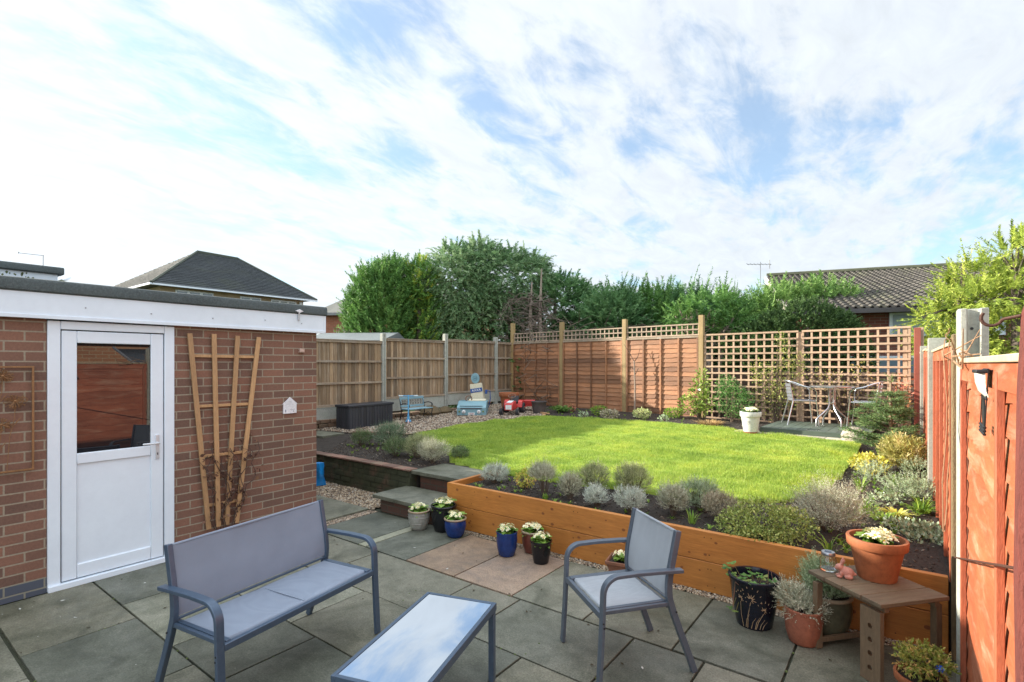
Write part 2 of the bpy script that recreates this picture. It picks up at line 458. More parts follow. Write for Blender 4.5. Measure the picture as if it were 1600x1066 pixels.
def in_poly(x, y, poly):
    r = np.zeros(len(x), bool); n = len(poly)
    for i in range(n):
        x1, y1 = poly[i]; x2, y2 = poly[(i + 1) % n]
        c = ((y1 > y) != (y2 > y)) & (x < (x2 - x1) * (y - y1) / (y2 - y1 + 1e-12) + x1)
        r ^= c
    return r
def scatter_poly(poly, N, seed=1, pad=0):
    g = np.random.default_rng(seed); xs = [p[0] for p in poly]; ys = [p[1] for p in poly]; X = []; Y = []; n = 0
    while n < N:
        x = g.uniform(min(xs), max(xs), N); y = g.uniform(min(ys), max(ys), N); k = in_poly(x, y, poly)
        X.append(x[k]); Y.append(y[k]); n += k.sum()
    return np.concatenate(X)[:N], np.concatenate(Y)[:N]
def zlv(Y): return .38 + .036 * np.maximum(0, Y - 5)
def lumps(x, y, s, seed=0):
    g = np.random.default_rng(seed); h = 0
    for k in range(7):
        a = g.uniform(0, 6.28); f = s * g.uniform(.6, 2.2); ph = g.uniform(0, 6.28)
        h = h + np.sin((x * math.cos(a) + y * math.sin(a)) * f + ph)
    return h / 7
# ================================================================== SETTING
soil_m = M('soil', (.036, .026, .018), (.014, .010, .007), 30, .95, .9, 60, c3=(.052, .038, .026), dist=.02)
LAWN = [(-4.95, 5.2), (-4.0, 5.02), (-3.2, 5.08), (-2.3, 5.18), (-1.35, 5.32), (-.9, 5.6), (-.62, 6.3), (-.56, 7.05), (-.5, 8.3), (-.5, 9.42), (-2.25, 9.62),
        (-2.42, 9.84), (-3.1, 9.98), (-4.25, 9.95), (-5, 9.97), (-6.46, 9.77), (-6.98, 8.8), (-7.2, 7.26), (-7.05, 6.45), (-6.2, 5.95), (-5.4, 5.6)]
m, t, b, o = new_mat('neighbour_grass')
lk(t, ramp(t, noise(t, coords(t), .8, 6), [(.3, (.03, .05, .015)), (.7, (.06, .09, .025))]), b.inputs['Base Color']); b.inputs['Roughness'].default_value = .9
gm = m
g = MB(); g.add([(-400, -400, -.06), (400, -400, -.06), (400, 400, -.06), (-400, 400, -.06)], [(0, 1, 2, 3)])
meta(g.build('ground', gm, smooth=False), kind='structure')

def sheet(name, x0, x1, y0, y1, step, mask, hfun, mat, skirt=None):
    nx = int((x1 - x0) / step) + 1; ny = int((y1 - y0) / step) + 1
    xs = np.linspace(x0, x1, nx); ys = np.linspace(y0, y1, ny)
    X, Y = np.meshgrid(xs, ys); V = np.stack([X, Y, hfun(X, Y)], 2).reshape(-1, 3)
    i, j = np.meshgrid(np.arange(nx - 1), np.arange(ny - 1)); a = (j * nx + i).ravel()
    F = np.stack([a, a + 1, a + nx + 1, a + nx], 1)
    cxm = V[F].mean(1); k = mask(cxm[:, 0], cxm[:, 1]); F = F[k]
    if skirt is not None:
        ed = {}
        for f in F:
            for q in range(4):
                e = (f[q], f[(q + 1) % 4]); ed[e] = 1
        be = [e for e in ed if (e[1], e[0]) not in ed]
        n0 = len(V); Vs = V.copy(); Vs[:, 2] = skirt; V = np.concatenate([V, Vs])
        F = np.concatenate([F, np.array([(e[1], e[0], e[0] + n0, e[1] + n0) for e in be])])
    used, inv = np.unique(F, return_inverse=True)
    ob = np_obj(name, V[used], inv.reshape(F.shape), mat, smooth=True)
    return ob
def soil_h(X, Y):
    z = zlv(Y) + .012 * lumps(X, Y, 3, 1) + .012 * lumps(X, Y, 14, 2) + .008 * lumps(X, Y, 37, 4)
    pl = (X > -3.95) & (Y < 5.0); z = z + pl * (.012)
    fence = (X > -.1) * .02
    return z + fence
def soil_mask(x, y):
    return ((x > -3.95) & (y > 4.13)) | ((x <= -3.95) & (y > 5.1)) | ((x < -5.05) & (y > 4.63) & (x > -9.6))
soil = sheet('soil_beds', -9.6, .26, 4.14, 12.4, .04, soil_mask, soil_h, soil_m, skirt=-.05)
meta(soil, kind='structure')
# patio -------------------------------------------------------------
def slab_mat(name, ca, cb, cc):
    m, t, b, o = new_mat(name); v = coords(t)
    col = ramp(t, noise(t, v, 2.6, 7, .62, .8), [(.30, cb), (.52, ca), (.74, cc)])
    sp = noise(t, v, 95, 6, .85); col = mixc(t, .95, col, ramp(t, sp, [(.32, (.38, .38, .38)), (.5, (1, 1, 1)), (.68, (1.75, 1.75, 1.7))]), 'MULTIPLY')
    md = noise(t, v, 17, 6, .7); col = mixc(t, .6, col, ramp(t, md, [(.3, (.6, .63, .55)), (.7, (1.25, 1.25, 1.25))]), 'MULTIPLY')
    st2 = noise(t, coords(t, (1, 1, 1)), 4.3, 9, .75, 1.6); f2 = nd(t, 'ShaderNodeMapRange'); lk(t, st2, f2.inputs[0]); f2.inputs[1].default_value = .64; f2.inputs[2].default_value = .75; f2.inputs[4].default_value = .45
    col = mixc(t, f2.outputs[0], col, tuple(min(1, x * 2.0) for x in cc))
    at_ = nd(t, 'ShaderNodeAttribute', attribute_name='tint'); col = mixc(t, 1.0, col, ramp(t, at_.outputs['Fac'], [(0, (.70, .74, .72)), (.35, (.95, .98, .98)), (.6, (1.05, 1.0, .88)), (.85, (1.15, 1.12, 1.08)), (1, (1.45, 1.45, 1.38))]), 'MULTIPLY'); lk(t, col, b.inputs['Base Color'])
    lk(t, ramp(t, noise(t, v, 3.1, 5), [(.35, (.42,) * 3), (.65, (.78,) * 3)]), b.inputs['Roughness'])
    bump(t, b, math_n(t, 'MULTIPLY_ADD', md, .6, sp), .55, .003); MATS[name] = m; return m
slab_g = slab_mat('slab_stone', (.122, .122, .095), (.055, .058, .040), (.170, .165, .135))
slab_p = slab_mat('slab_pink', (.20, .145, .11), (.125, .10, .085), (.255, .19, .14))
slab_sunlit = M('slab_sun_streak', (.25, .25, .18), (.17, .17, .12), 6, .8, .4, 200, tint=.1)  # paler colour painted in for a streak of sunlight on the paving
joint_m = M('joint', (.05, .055, .03), (.02, .02, .014), 20, .95, .6, 80)
g = MB(); g.bx(-5.25, .9, -4, 4.13, -.05, -.022); g.bx(-7.6, -5.2, 3.3, 4.6, -.05, -.03)
meta(g.build('patio_bed', joint_m, smooth=False), kind='structure')
rows = [(-1.71, -1.11, [-5.22, -4.6, -3.7, -2.8, -1.9, -1.0, -.1, .8]), (-1.11, -.51, [-5.22, -4.0, -3.1, -2.2, -1.3, -.4, .8]), (-.51, .09, [-5.22, -4.7, -3.8, -2.9, -2.0, -1.1, -.2, .8]), (.09, .69, [-5.22, -4.75, -3.9, -3.0, -2.1, -1.2, -.3, .8]),
        (.70, 1.30, [-5.22, -4.22, -3.3, -2.4, -1.5, -.6, .3, .8]), (1.30, 1.90, [-5.22, -4.53, -3.62, -3.01, -2.1, -1.2, -.3, .8]),
        (1.90, 2.51, [-5.22, -4.2, -3.31, -2.42, -1.82, -.93, -.03, .8]), (2.51, 3.115, [-5.22, -4.78, -3.9, -2.74, -2.27, -1.37, -.93, -.03, .8])]
g = MB()
def slab(x0, x1, y0, y1, m=0, top=0.):
    r = rnd.random
    z = top + (r() - .5) * .003; j = .0065
    a = (r() - .5) * .004; bb = (r() - .5) * .004
    g.add([(x0 + j, y0 + j, -.04), (x1 - j, y0 + j, -.04), (x1 - j, y1 - j, -.04), (x0 + j, y1 - j, -.04),
           (x0 + j, y0 + j, z - a), (x1 - j, y0 + j, z - bb), (x1 - j, y1 - j, z + a), (x0 + j, y1 - j, z + bb)],
          [(0, 3, 2, 1), (4, 5, 6, 7), (0, 1, 5, 4), (1, 2, 6, 5), (2, 3, 7, 6), (3, 0, 4, 7)], m, r())
for y0, y1, xs in rows:
    for x0, x1 in zip(xs, xs[1:]): slab(x0, x1, y0, y1)
xs = [-4.98, -4.24, -4.12, -3.55, -2.96, -2.36, -1.75, -1.13, -.53, .07, .8]  # includes a narrow slab made up to carry the painted sun streak
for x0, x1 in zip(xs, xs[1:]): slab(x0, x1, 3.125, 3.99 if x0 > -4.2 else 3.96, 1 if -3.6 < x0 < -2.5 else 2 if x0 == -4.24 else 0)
slab(-6.3, -5.16, 3.33, 3.98); slab(-7.3, -6.31, 3.33, 3.98)
meta(g.build('patio', [slab_g, slab_p, slab_sunlit], bevel=.003), kind='structure')
# gravel --------------------------------------------------------------
m, t, b, o = new_mat('gravel_stone')
a = nd(t, 'ShaderNodeAttribute', attribute_name='tint')
lk(t, ramp(t, a.outputs['Fac'], [(0, (.07, .05, .04)), (.3, (.22, .15, .09)), (.6, (.36, .27, .17)), (.85, (.5, .42, .31)), (1, (.2, .19, .18))]), b.inputs['Base Color']); b.inputs['Roughness'].default_value = .75
grav = m
m, t, b, o = new_mat('gravel_stone_dark')
a = nd(t, 'ShaderNodeAttribute', attribute_name='tint')
lk(t, ramp(t, a.outputs['Fac'], [(0, (.08, .055, .04)), (.3, (.19, .13, .085)), (.6, (.33, .245, .165)), (.85, (.46, .39, .30)), (1, (.2, .18, .15))]), b.inputs['Base Color']); b.inputs['Roughness'].default_value = .75
grav2 = m
def gravel(name, poly, N, size, zf, mat, seed):
    x, y = scatter_poly(poly, N, seed); g = np.random.default_rng(seed)
    z = zf(x, y) + g.uniform(0, size * .5, N)
    V, F, T = stones(np.stack([x, y, z], 1), size, seed); ob = np_obj(name, V, F, mat, tint=T); meta(ob, kind='stuff'); return ob
o = gravel('gravel', [(-7.4, 3.98), (-5.12, 3.98), (-5.12, 4.56), (-7.4, 4.62)], 9000, .017, lambda x, y: -.012 + .012 * lumps(x, y, 6, 5), grav, 3)
meta(o, 'golden brown gravel filling the ground behind the garage corner', 'gravel')
o = gravel('gravel', [(-5.15, 3.1), (-4.99, 3.1), (-4.99, 3.96), (-5.15, 3.96)], 1100, .014, lambda x, y: -.012 + 0 * x, grav2, 4)
meta(o, 'narrow strip of dark gravel between two paving slabs at the garage corner', 'gravel')
o = gravel('gravel', [(-3.98, 4.0), (.2, 4.0), (.2, 4.095), (-3.98, 4.095)], 3600, .013, lambda x, y: -.012 + 0 * x, grav, 5)
meta(o, 'thin line of pale gravel along the foot of the timber planter', 'gravel')
GR = [(-9.45, 5.9), (-8.3, 6.05), (-7.3, 6.4), (-7.16, 7.26), (-6.94, 8.8), (-6.42, 9.77), (-6.6, 10.0), (-7.2, 10.5), (-7.8, 11.3), (-9.0, 11.6)]
g = MB(); g.add([(x, y, zl(y) + .016) for x, y in GR], [tuple(range(len(GR)))])
meta(g.build('gravel_bed', M('gravel_base', (.16, .115, .09), (.08, .055, .045), 60, .9, .8, 120, dist=.01), smooth=False), kind='structure')
o = gravel('gravel', GR, 17000, .026, lambda x, y: zlv(y) + .018, grav2, 6)
meta(o, 'reddish brown gravel area under the toys by the left fence', 'gravel')
# lawn -----------------------------------------------------------------
m, t, b, o = new_mat('turf')
lk(t, ramp(t, noise(t, coords(t), 14, 8, .7), [(.3, (.14, .20, .025)), (.7, (.28, .36, .045))]), b.inputs['Base Color']); b.inputs['Roughness'].default_value = .95
turf = m
def lawn_h(X, Y): return zlv(Y) + .022 + .008 * lumps(X, Y, 2.5, 8)
lw = sheet('lawn', -7.4, -.3, 4.95, 10.1, .05, lambda x, y: in_poly(x, y, LAWN), lawn_h, turf, skirt=.3)
meta(lw, kind='structure')
m, t, b, o = new_mat('grass_blade')
a = nd(t, 'ShaderNodeAttribute', attribute_name='tint')
col = ramp(t, a.outputs['Fac'], [(0, (.15, .24, .03)), (.4, (.35, .47, .07)), (.85, (.55, .63, .15)), (1, (.5, .47, .14))])
pn = noise(t, coords(t), 1.9, 8, .72)
col = mixc(t, 1.0, col, ramp(t, pn, [(.30, (.55, .70, .6)), (.5, (.95, 1.0, .95)), (.70, (1.3, 1.15, 1.0))]), 'MULTIPLY')
lk(t, col, b.inputs['Base Color']); b.inputs['Roughness'].default_value = .5; b.inputs['Specular IOR Level'].default_value = .35
tr = nd(t, 'ShaderNodeBsdfTranslucent'); lk(t, col, tr.inputs[0]); mx = nd(t, 'ShaderNodeMixShader'); mx.inputs[0].default_value = .5
lk(t, b.outputs[0], mx.inputs[1]); lk(t, tr.outputs[0], mx.inputs[2]); lk(t, mx.outputs[0], o.inputs[0])
blade = m
gg = np.random.default_rng(5); N = 430000
x, y = scatter_poly(LAWN, N * 2, 9)
kp = gg.uniform(size=len(x)) < np.clip(1.25 - (y - 5) * .14, .45, 1); x, y = x[kp][:N], y[kp][:N]; N = len(x)
dist = np.sqrt(x * x + y * y)
clump = .5 + .5 * lumps(x, y, 9, 12) * 1.6; clump2 = .5 + .5 * lumps(x, y, 2.2, 3) * 1.3
h = (.018 + .034 * gg.uniform(size=N)) * (.5 + 1.05 * clump.clip(0, 1)); w = .0016 + .00042 * dist
az = gg.uniform(0, 6.283, N); lean = gg.uniform(.1, .95, N) * h
P = np.stack([x, y, lawn_h(x, y) - .004], 1); dz = np.stack([np.cos(az), np.sin(az), 0 * az], 1); sd = np.stack([-np.sin(az), np.cos(az), 0 * az], 1)
V = np.stack([P - sd * w[:, None], P + sd * w[:, None], P + dz * lean[:, None] + np.array([0, 0, 1.]) * h[:, None]], 1).reshape(-1, 3)
T = (gg.uniform(0, .75, N) + .25 * clump2.clip(0, 1) + (gg.uniform(size=N) > .97) * .3).clip(0, 1)
gr = np_obj('grass', V, np.arange(3 * N).reshape(-1, 3), blade, tint=T)
meta(gr, 'bright green short grass covering the garden lawn', 'grass', kind='stuff')
# bark and leaf litter on soil
gx, gy = scatter_poly([(-3.9, 4.2), (.2, 4.2), (.2, 10), (-.5, 9.4), (-.6, 6.2), (-1.3, 5.3), (-3.9, 5.0)], 3200, 31)
hx, hy = scatter_poly([(-7.2, 4.66), (-5.1, 4.66), (-5.0, 5.2), (-6.9, 6.1), (-8.2, 6.0)], 2000, 32)
ix, iy = scatter_poly([(-7, 10.05), (-.6, 10.0), (-.6, 11.0), (-7, 11.6)], 1500, 33)
X = np.concatenate([gx, hx, ix]); Y = np.concatenate([gy, hy, iy])
V, F, T = stones(np.stack([X, Y, soil_h(X, Y) + .003], 1), .014, 34, .5)
m, t, b, o = new_mat('clod')
a = nd(t, 'ShaderNodeAttribute', attribute_name='tint')
lk(t, ramp(t, a.outputs['Fac'], [(0, (.02, .014, .01)), (.6, (.06, .042, .03)), (.9, (.14, .10, .07)), (1, (.3, .27, .22))]), b.inputs['Base Color']); b.inputs['Roughness'].default_value = .95
o = np_obj('soil_clods', V, F, m, tint=T); meta(o, 'dark crumbs of earth and bark chips on the flower beds', 'soil crumbs', kind='stuff')

# debris on the paving
q = random.Random(77); mb = MB()
for k_ in range(170):
    x_, y_ = q.uniform(-5.1, .1), q.uniform(.4, 3.95); a_ = q.uniform(0, 6.28); s_ = q.choice((.004, .006, .010, .014)); z_ = .0035
    p_ = [(x_ + s_ * math.cos(a_ + b_) * r_, y_ + s_ * math.sin(a_ + b_) * r_, z_ + q.uniform(0, .35) * s_) for b_, r_ in ((0, 1.2), (1.3, .5), (3.1, 1), (4.6, .55))]
    mb.add(p_, [(0, 1, 2, 3)], q.choice((0, 0, 0, 1)), q.random())
o = mb.build('leaf_litter', [M('litter', (.06, .045, .02), (.025, .02, .012), 60, .9, bmp=0), M('pale_speck', (.5, .5, .46), (.36, .36, .32), 60, .9, bmp=0)], smooth=False)
meta(o, 'tiny dead leaf bits and pale specks scattered over the paving', 'litter', kind='stuff')
mb = MB()
for k_ in range(420):
    if k_ % 3: x_, y_ = q.choice((-4.22, -3.3, -3.01, -3.62, -1.82, -2.74, -1.37, -3.55, -2.96, -2.36, -1.75, -1.13, -.53)), q.uniform(.4, 3.95)
    else: x_, y_ = q.uniform(-5.1, .1), q.choice((.70, 1.30, 1.90, 2.51, 3.12))
    if q.random() < .4: x_, y_ = q.uniform(-5.22, -5.17), q.uniform(.2, 3.2)
    r_ = q.uniform(.004, .011); mb.lathe([(r_, 0), (r_ * .7, r_ * .5), (0, r_ * .7)], 6, (x_, y_, -.006), t=q.random())
o = mb.build('joint_moss', M('green_joint_moss', (.09, .12, .03), (.035, .05, .015), 60, .95)); meta(o, 'dots of green moss in the paving joints', 'moss', kind='stuff')

# steps ------------------------------------------------------------------
old_brick = brick_mat('old_brick', 0, (.16, .075, .05), (.10, .06, .042), (.10, .09, .065), off=(0, 0))
old_brick_y = brick_mat('old_brick_y', 1, (.17, .08, .05), (.11, .06, .04), (.11, .10, .075), off=(0, 0))
st_ = thing('garden_steps', 'two grey slab steps on brick risers beside the timber planter', 'steps', (-4.55, 4.5, 0))
def lb(o): return o.location
for (x0, x1, y0, y1, z0, z1) in ((-5.02, -3.99, 4.03, 4.56, -.02, .138), (-4.96, -3.99, 4.62, 5.15, 0, .338)):
    MB().bx(x0 + 4.55, x1 + 4.55, y0 - 4.5, y1 - 4.5, z0, z1).build('riser', old_brick, st_, .004)
for (x0, x1, y0, y1, z0, z1) in ((-5.1, -3.99, 3.97, 4.54, .141, .186), (-5.03, -3.99, 4.53, 5.12, .341, .388)):
    MB().bx(x0 + 4.55, x1 + 4.55, y0 - 4.5, y1 - 4.5, z0, z1, t=.45).build('slab', slab_g, st_, .006)
# bed wall -----------------------------------------------------------------
moss = M('mossy_brick', (.05, .055, .025), (.025, .03, .012), 9, .95, .8, 60, c3=(.12, .06, .04), dist=.01)
w = MB()
for r in range(5):
    x = -7.35 - (r % 2) * .1
    while x < -5.05:
        L = .21 + rnd.random() * .02
        w.bx(max(x, -7.35), min(x + L, -5.03), 4.5 + rnd.random() * .012, 4.63, r * .077 - .01, r * .077 + .062, t=rnd.random()); x += L + .012
o = w.build('bed_wall', moss, None, .006); w = MB()
w.bx(-7.35, -5.03, 4.515, 4.62, -.02, .37); oo = w.build('mortar', joint_m, o)
w = MB(); x = -7.35
while x < -5.05:
    L = .2 + rnd.random() * .03; w.bx(x, min(x + L, -5.03), 4.49, 4.64, .376, .393 + rnd.random() * .008, t=rnd.random()); x += L + .008
w.build('coping', M('coping_brick', (.22, .11, .075), (.13, .09, .07), 12, .9, .5, 60, tint=.3, c3=(.13, .13, .08)), o, .005)
meta(o, 'low mossy brick wall holding up the lavender bed behind the garage', 'low wall')
# brick edging between gravel and bed
w = MB(); p0 = Vector((-8.35, 6.08, 0)); p1 = Vector((-7.3, 6.42, 0)); n = 5
for i in range(n):
    a = p0.lerp(p1, i / n); bb = p0.lerp(p1, (i + .94) / n); z = zl(6.2) + .02
    w.bar((a.x, a.y, z), (bb.x, bb.y, z), .1, .07, t=rnd.random())
meta(w.build('brick_edging', M('coping_brick', (.2, .1, .07)), None, .005), 'short row of red edging bricks between gravel and dark soil', 'edging')
w = MB(); w.box((-8.75, 5.62, .43), (.75, .5, .04), .1)
meta(w.build('paving_slab', slab_g, None, .005), 'loose grey paving slab lying on soil behind the garage', 'paving slab')

# planter -----------------------------------------------------------------
plank = M('orange_timber', (.48, .195, .038), (.30, .10, .017), 2.2, .55, .45, 30, st_=(1, 8, 14), tint=.12, c3=(.40, .15, .03), dist=.002, big=.4)
plank_y = M('orange_timber_y', (.42, .155, .028), (.30, .10, .018), 2.2, .55, .35, 30, st_=(8, 1, 14), tint=.12)
pl = thing('raised_planter', 'long orange stained timber planter box running across the patio edge', 'planter', (-1.9, 4.1, 0))
def PB(x0, x1, y0, y1, z0, z1, mt=plank, nm='board', t=.5):
    return MB().bx(x0 + 1.9, x1 + 1.9, y0 - 4.1, y1 - 4.1, z0, z1, t=t).build(nm, mt, pl, .004)
PB(-3.98, .222, 4.1, 4.148, -.01, .222, t=.3); PB(-3.98, .222, 4.102, 4.15, .226, .455, t=.7)
PB(-3.98, -3.935, 4.152, 5.0, -.01, .222, plank_y); PB(-3.98, -3.935, 4.152, 5.0, .226, .455, plank_y)
g = MB()
for X in (-3.6, -2.4, -2.36, -1.2, -1.16, -.05):
    for z in (.04, .17, .28, .41):
        g.lathe([(0, 0), (.004, 0), (.004, -.002), (0, -.002)], 8, (X + 1.9 + rnd.uniform(-.03, .03), -.0015, z), X=Matrix.Rotation(R(-90), 3, 'X'))
g.build('screw', M('screw', (.03, .025, .02), metal=.6, bmp=0), pl)['kind'] = 'stuff'
g = MB()
for k in range(26):
    X = rnd.uniform(-3.9, .15); z = rnd.choice([rnd.uniform(.03, .2), rnd.uniform(.25, .43)]); r = rnd.uniform(.006, .014)
    yy = 4.0995 if z < .224 else 4.1015
    g.lathe([(0, 0), (r, 0), (r, .0008), (0, .0008)], 10, (X + 1.9, yy - 4.1 - .0002, z), X=Matrix.Diagonal((1.4, 1, 1)) @ Matrix.Rotation(R(90), 3, 'X'))
g.build('knot', M('knot', (.24, .08, .018), (.15, .05, .014), 60, .6), pl)['kind'] = 'stuff'

# ================================================================== GARAGE
bm1 = brick_mat('garage_brick', 1, (.275, .132, .086), (.165, .092, .066), (.34, .28, .205), dpc=True)
bm1x = brick_mat('garage_brick_x', 0, (.235, .112, .082), (.155, .088, .072), (.35, .285, .215), dpc=True)
white = M('white_board', (.67, .73, .79), (.61, .67, .73), 3, .45, .06, 200, big=.06, c3=(.58, .64, .69))
upvc = M('upvc', (.70, .765, .83), (.66, .72, .79), 3, .3, .03, 200, big=.05)
felt = M('roof_felt', (.10, .118, .118), (.028, .036, .037), 60, .95, 1.0, 200, c3=(.05, .062, .055), dist=.006)
G = thing('brick_garage', 'flat roofed red brick garage with white fascia and white half glazed door', 'garage', (-5.23, 0, 0))
def GB(nm, mt, x0, x1, y0, y1, z0, z1, bev=.0, par=None, t=.5):
    return MB().bx(x0 + 5.23, x1 + 5.23, y0, y1, z0, z1, t=t).build(nm, mt, par or G, bev)
GB('wall', bm1, -5.43, -5.23, -4, 1.025, 0, 2.2); GB('wall', bm1, -5.43, -5.23, 1.895, 3.31, 0, 2.2)
GB('wall', bm1x, -9.2, -5.431, 3.11, 3.31, 0, 2.2); GB('wall', bm1, -9.2, -9.0, -4, 3.109, 0, 2.2)
GB('fascia', white, -5.205, -5.18, -4.05, 3.372, 2.10, 2.29, .003)
MB().bx(.051, .062, -4.06, 3.375, 2.092, 2.122).build('fascia_trim', white, G, .003)
GB('fascia', white, -9.25, -5.18, 3.373, 3.398, 2.10, 2.29, .003)
g = MB(); g.bx(-9.25 + 5.23, .022, -4.05, 3.37, 2.20, 2.285); g.build('roof_deck', felt, G)
# felt: rounded upstand along the edge
prof = [(-.15, 0), (.055, 0), (.068, .012), (.068, .075), (.055, .096), (.03, .104), (-.06, .104), (-.15, .05)]
g = MB(); vs = []
for yy in (-4.06, 3.405): vs += [(px, yy, 2.288 + pz) for px, pz in prof]
k = len(prof); g.add(vs, [(i, (i + 1) % k, k + (i + 1) % k, k + i) for i in range(k)] + [tuple(range(k)), tuple(range(k, 2 * k))]); g.build('felt_edge', felt, G, .004)
g = MB(); g.bx(-4.0, -.152, 3.2, 3.402, 2.29, 2.386); g.build('felt_edge', felt, G, .02)
g = MB()
for yy in (.75, 1.25, 1.7, 2.2, 2.7, 3.1, .3):
    g.lathe([(0, 0), (.006, 0), (.005, .004), (0, .005)], 8, (.051, yy, 2.19 + rnd.uniform(-.01, .01)), X=Matrix.Rotation(R(90), 3, 'Y'))
g.build('nail', M('nail', (.35, .36, .38), metal=.5, bmp=0), G)['kind'] = 'stuff'
# door
D = MB(); X0 = -.03
for (y0, y1, z0, z1) in ((1.027, 1.105, .0, 2.085), (1.815, 1.893, .0, 2.085), (1.106, 1.814, 2.02, 2.085)):
    D.bx(X0, .012, y0, y1, z0, z1)
D.build('door_frame', upvc, G, .005)
MB().bx(-.04, .035, 1.028, 1.892, .0, .045).build('threshold', upvc, G, .004)
# the door leaf: stiles/rails
dr = MB(); y0, y1 = 1.112, 1.808; z0, z1 = .052, 2.012
dr.bx(-.02, .004, y0, y0 + .095, z0, z1); dr.bx(-.02, .004, y1 - .095, y1, z0, z1)
dr.bx(-.02, .003, y0 + .0955, y1 - .0955, z1 - .095, z1); dr.bx(-.02, .003, y0 + .0955, y1 - .0955, z0, z0 + .11)
dr.bx(-.02, .003, y0 + .0955, y1 - .0955, .955, 1.04)
door = dr.build('door', upvc, G, .006)
MB().bx(-.028, -.012, y0 + .08, y1 - .08, z0 + .1, .96).build('panel', upvc, door, .002)
MB().bx(-.024, -.016, y0 + .08, y1 - .08, 1.035, z1 - .09).build('window_pane', glass_mat('door_glass', (.012, .012, .014), 1.75, .008), door)
hd = MB(); hd.bx(.005, .014, y1 - .062, y1 - .034, .92, 1.13)
hd.tube([(.014, y1 - .048, 1.06), (.045, y1 - .048, 1.06), (.05, y1 - .06, 1.06), (.05, y1 - .17, 1.062)], [.010, .010, .010, .008], 10)
hd.build('handle', M('chrome_white', (.7, .72, .75), rough=.2, metal=.35, bmp=0), door, .002)
MB().bx(.0142, .0155, y1 - .052, y1 - .044, .955, .975).build('keyhole', M('black', (.01, .01, .012), bmp=0), door)

# neighbouring flat roof seen above the garage at far left ------------------
nb = thing('flat_roof_garage', 'neighbouring flat roof with peeling white fascia and gutter end, above the garage at far left', 'garage', (-9.6, 0, 0))
MB().bx(-4, -.05, -4, 1.95, -.05, 2.99).build('wall', bm1, nb)
peel = M('peeling_paint', (.60, .62, .62), (.5, .52, .5), 4, .6, .3, 40, c3=None)
MB().bx(-.05, 0, -4, 2.0, 2.80, 3.02).bx(-4, -.051, 1.951, 2.0, 2.80, 3.02).build('fascia', white, nb, .004)
g = MB()
for k in range(14):
    yy = rnd.uniform(1.35, 1.75); zc_ = rnd.uniform(2.93, 3.0); a = rnd.uniform(.006, .02)
    g.add([(.0015, yy - a, zc_), (.0015, yy, zc_ - a * 1.3), (.0015, yy + a * .8, zc_ + a * .2), (.0015, yy + a * .1, zc_ + a)], [(0, 1, 2, 3)])
g.build('moss_patch', M('green_moss', (.12, .15, .06), (.06, .08, .03), 40, .9), nb, smooth=False)['kind'] = 'stuff'
g = MB(); vs = []
for yy in (-4, 2.06): vs += [(px, yy, 3.02 + pz) for px, pz in prof]
g.add(vs, [(i, (i + 1) % k2, k2 + (i + 1) % k2, k2 + i) for k2 in [len(prof)] for i in range(k2)] + [tuple(range(len(prof))), tuple(range(len(prof), 2 * len(prof)))])
g.bx(-4, -.1, -4, 2.05, 3.02, 3.11); g.build('felt_edge', felt, nb, .004)
g = MB(); g.sweep([(.06, 2.03, 3.0), (-3.9, 2.03, 3.0)], [(-.0, -.05), (.035, -.06), (.08, -.045), (.11, .0), (.105, .0), (.078, -.04), (.035, -.052), (.0, -.045)], side=(0, 1, 0))
g.build('gutter', upvc, nb)
a = thing('tv_aerial', 'thin angled aerial rod standing on the far left flat roof', 'aerial', (-9.9, 1.9, 3.11))
g = MB(); g.tube([(0, 0, 0), (0, 0, .21)], .006, 6); g.build('mast', M('aerial_metal', (.3, .3, .3), metal=.8, rough=.4, bmp=0), a)
g = MB(); g.tube([(0, .01, .205), (0, -.26, .20)], .004, 6); g.tube([(0, -.26, .19), (0, -.26, .215)], .006, 6); g.build('arm', MATS['aerial_metal'], a)

# things fixed to the garage wall ------------------------------------------
gy = lambda px, py, off=0: wl(px, py, -5.23 + off)
pine = M('trellis_pine', (.46, .27, .13), (.36, .20, .09), 4, .6, .3, 60, st_=(6, 6, 1), tint=.12)
T = thing('fan_trellis', 'fan shaped pale wooden trellis screwed to the brick wall beside the door', 'trellis', (-5.23, 0, 0))
for (a, b) in (((296, 521), (326, 827)), ((334, 522), (341, 823)), ((371, 525), (354, 820)), ((404, 527), (369, 817))):
    p = gy(*a, .03); q = gy(*b, .03); MB().bar((.034, p[0], p[1]), (.034, q[0], q[1]),   .042, .018, up=(1, 0, 0), t=rnd.random()).build('slat', pine, T, .002)
for (a, b) in (((301, 556), (400, 558)), ((309, 635), (390, 631)), ((318, 713), (380, 706)), ((324, 790), (372, 782))):
    p = gy(*a, .015); q = gy(*b, .015); MB().bar((.016, p[0], p[1]), (.016, q[0], q[1]), .027, .016, up=(1, 0, 0), t=rnd.random()).build('slat', pine, T, .002)
twig = M('dead_twig', (.09, .055, .04), (.05, .03, .025), 30, .9, .3)
cl = thing('withered_climber', 'withered dark climbing plant with curled leaves tangled in the fan trellis', 'climbing plant', (-5.2, 2.35, 0))
g = MB(); gg2 = random.Random(3); tips = []
for s_ in range(9):
    p = gy(gg2.uniform(345, 366), 826, .03); pts = [Vector((0.01, p[0] - 2.35, .03))]; y = p[0] - 2.35; z = .05
    for i in range(14):
        z += gg2.uniform(.04, .085); y += gg2.uniform(-.05, .05) + .008 * (4 - s_) * .4; pts.append(Vector((gg2.uniform(.0, .05), y, z))); tips.append(pts[-1])
        if z > .95: break
    g.tube(pts, [.0035] * len(pts), 5)
    if s_ % 2: g.tube([pts[-3], pts[-3] + Vector((.03, -.08, .1)), pts[-3] + Vector((.02, -.17, .13))], .0022, 4)
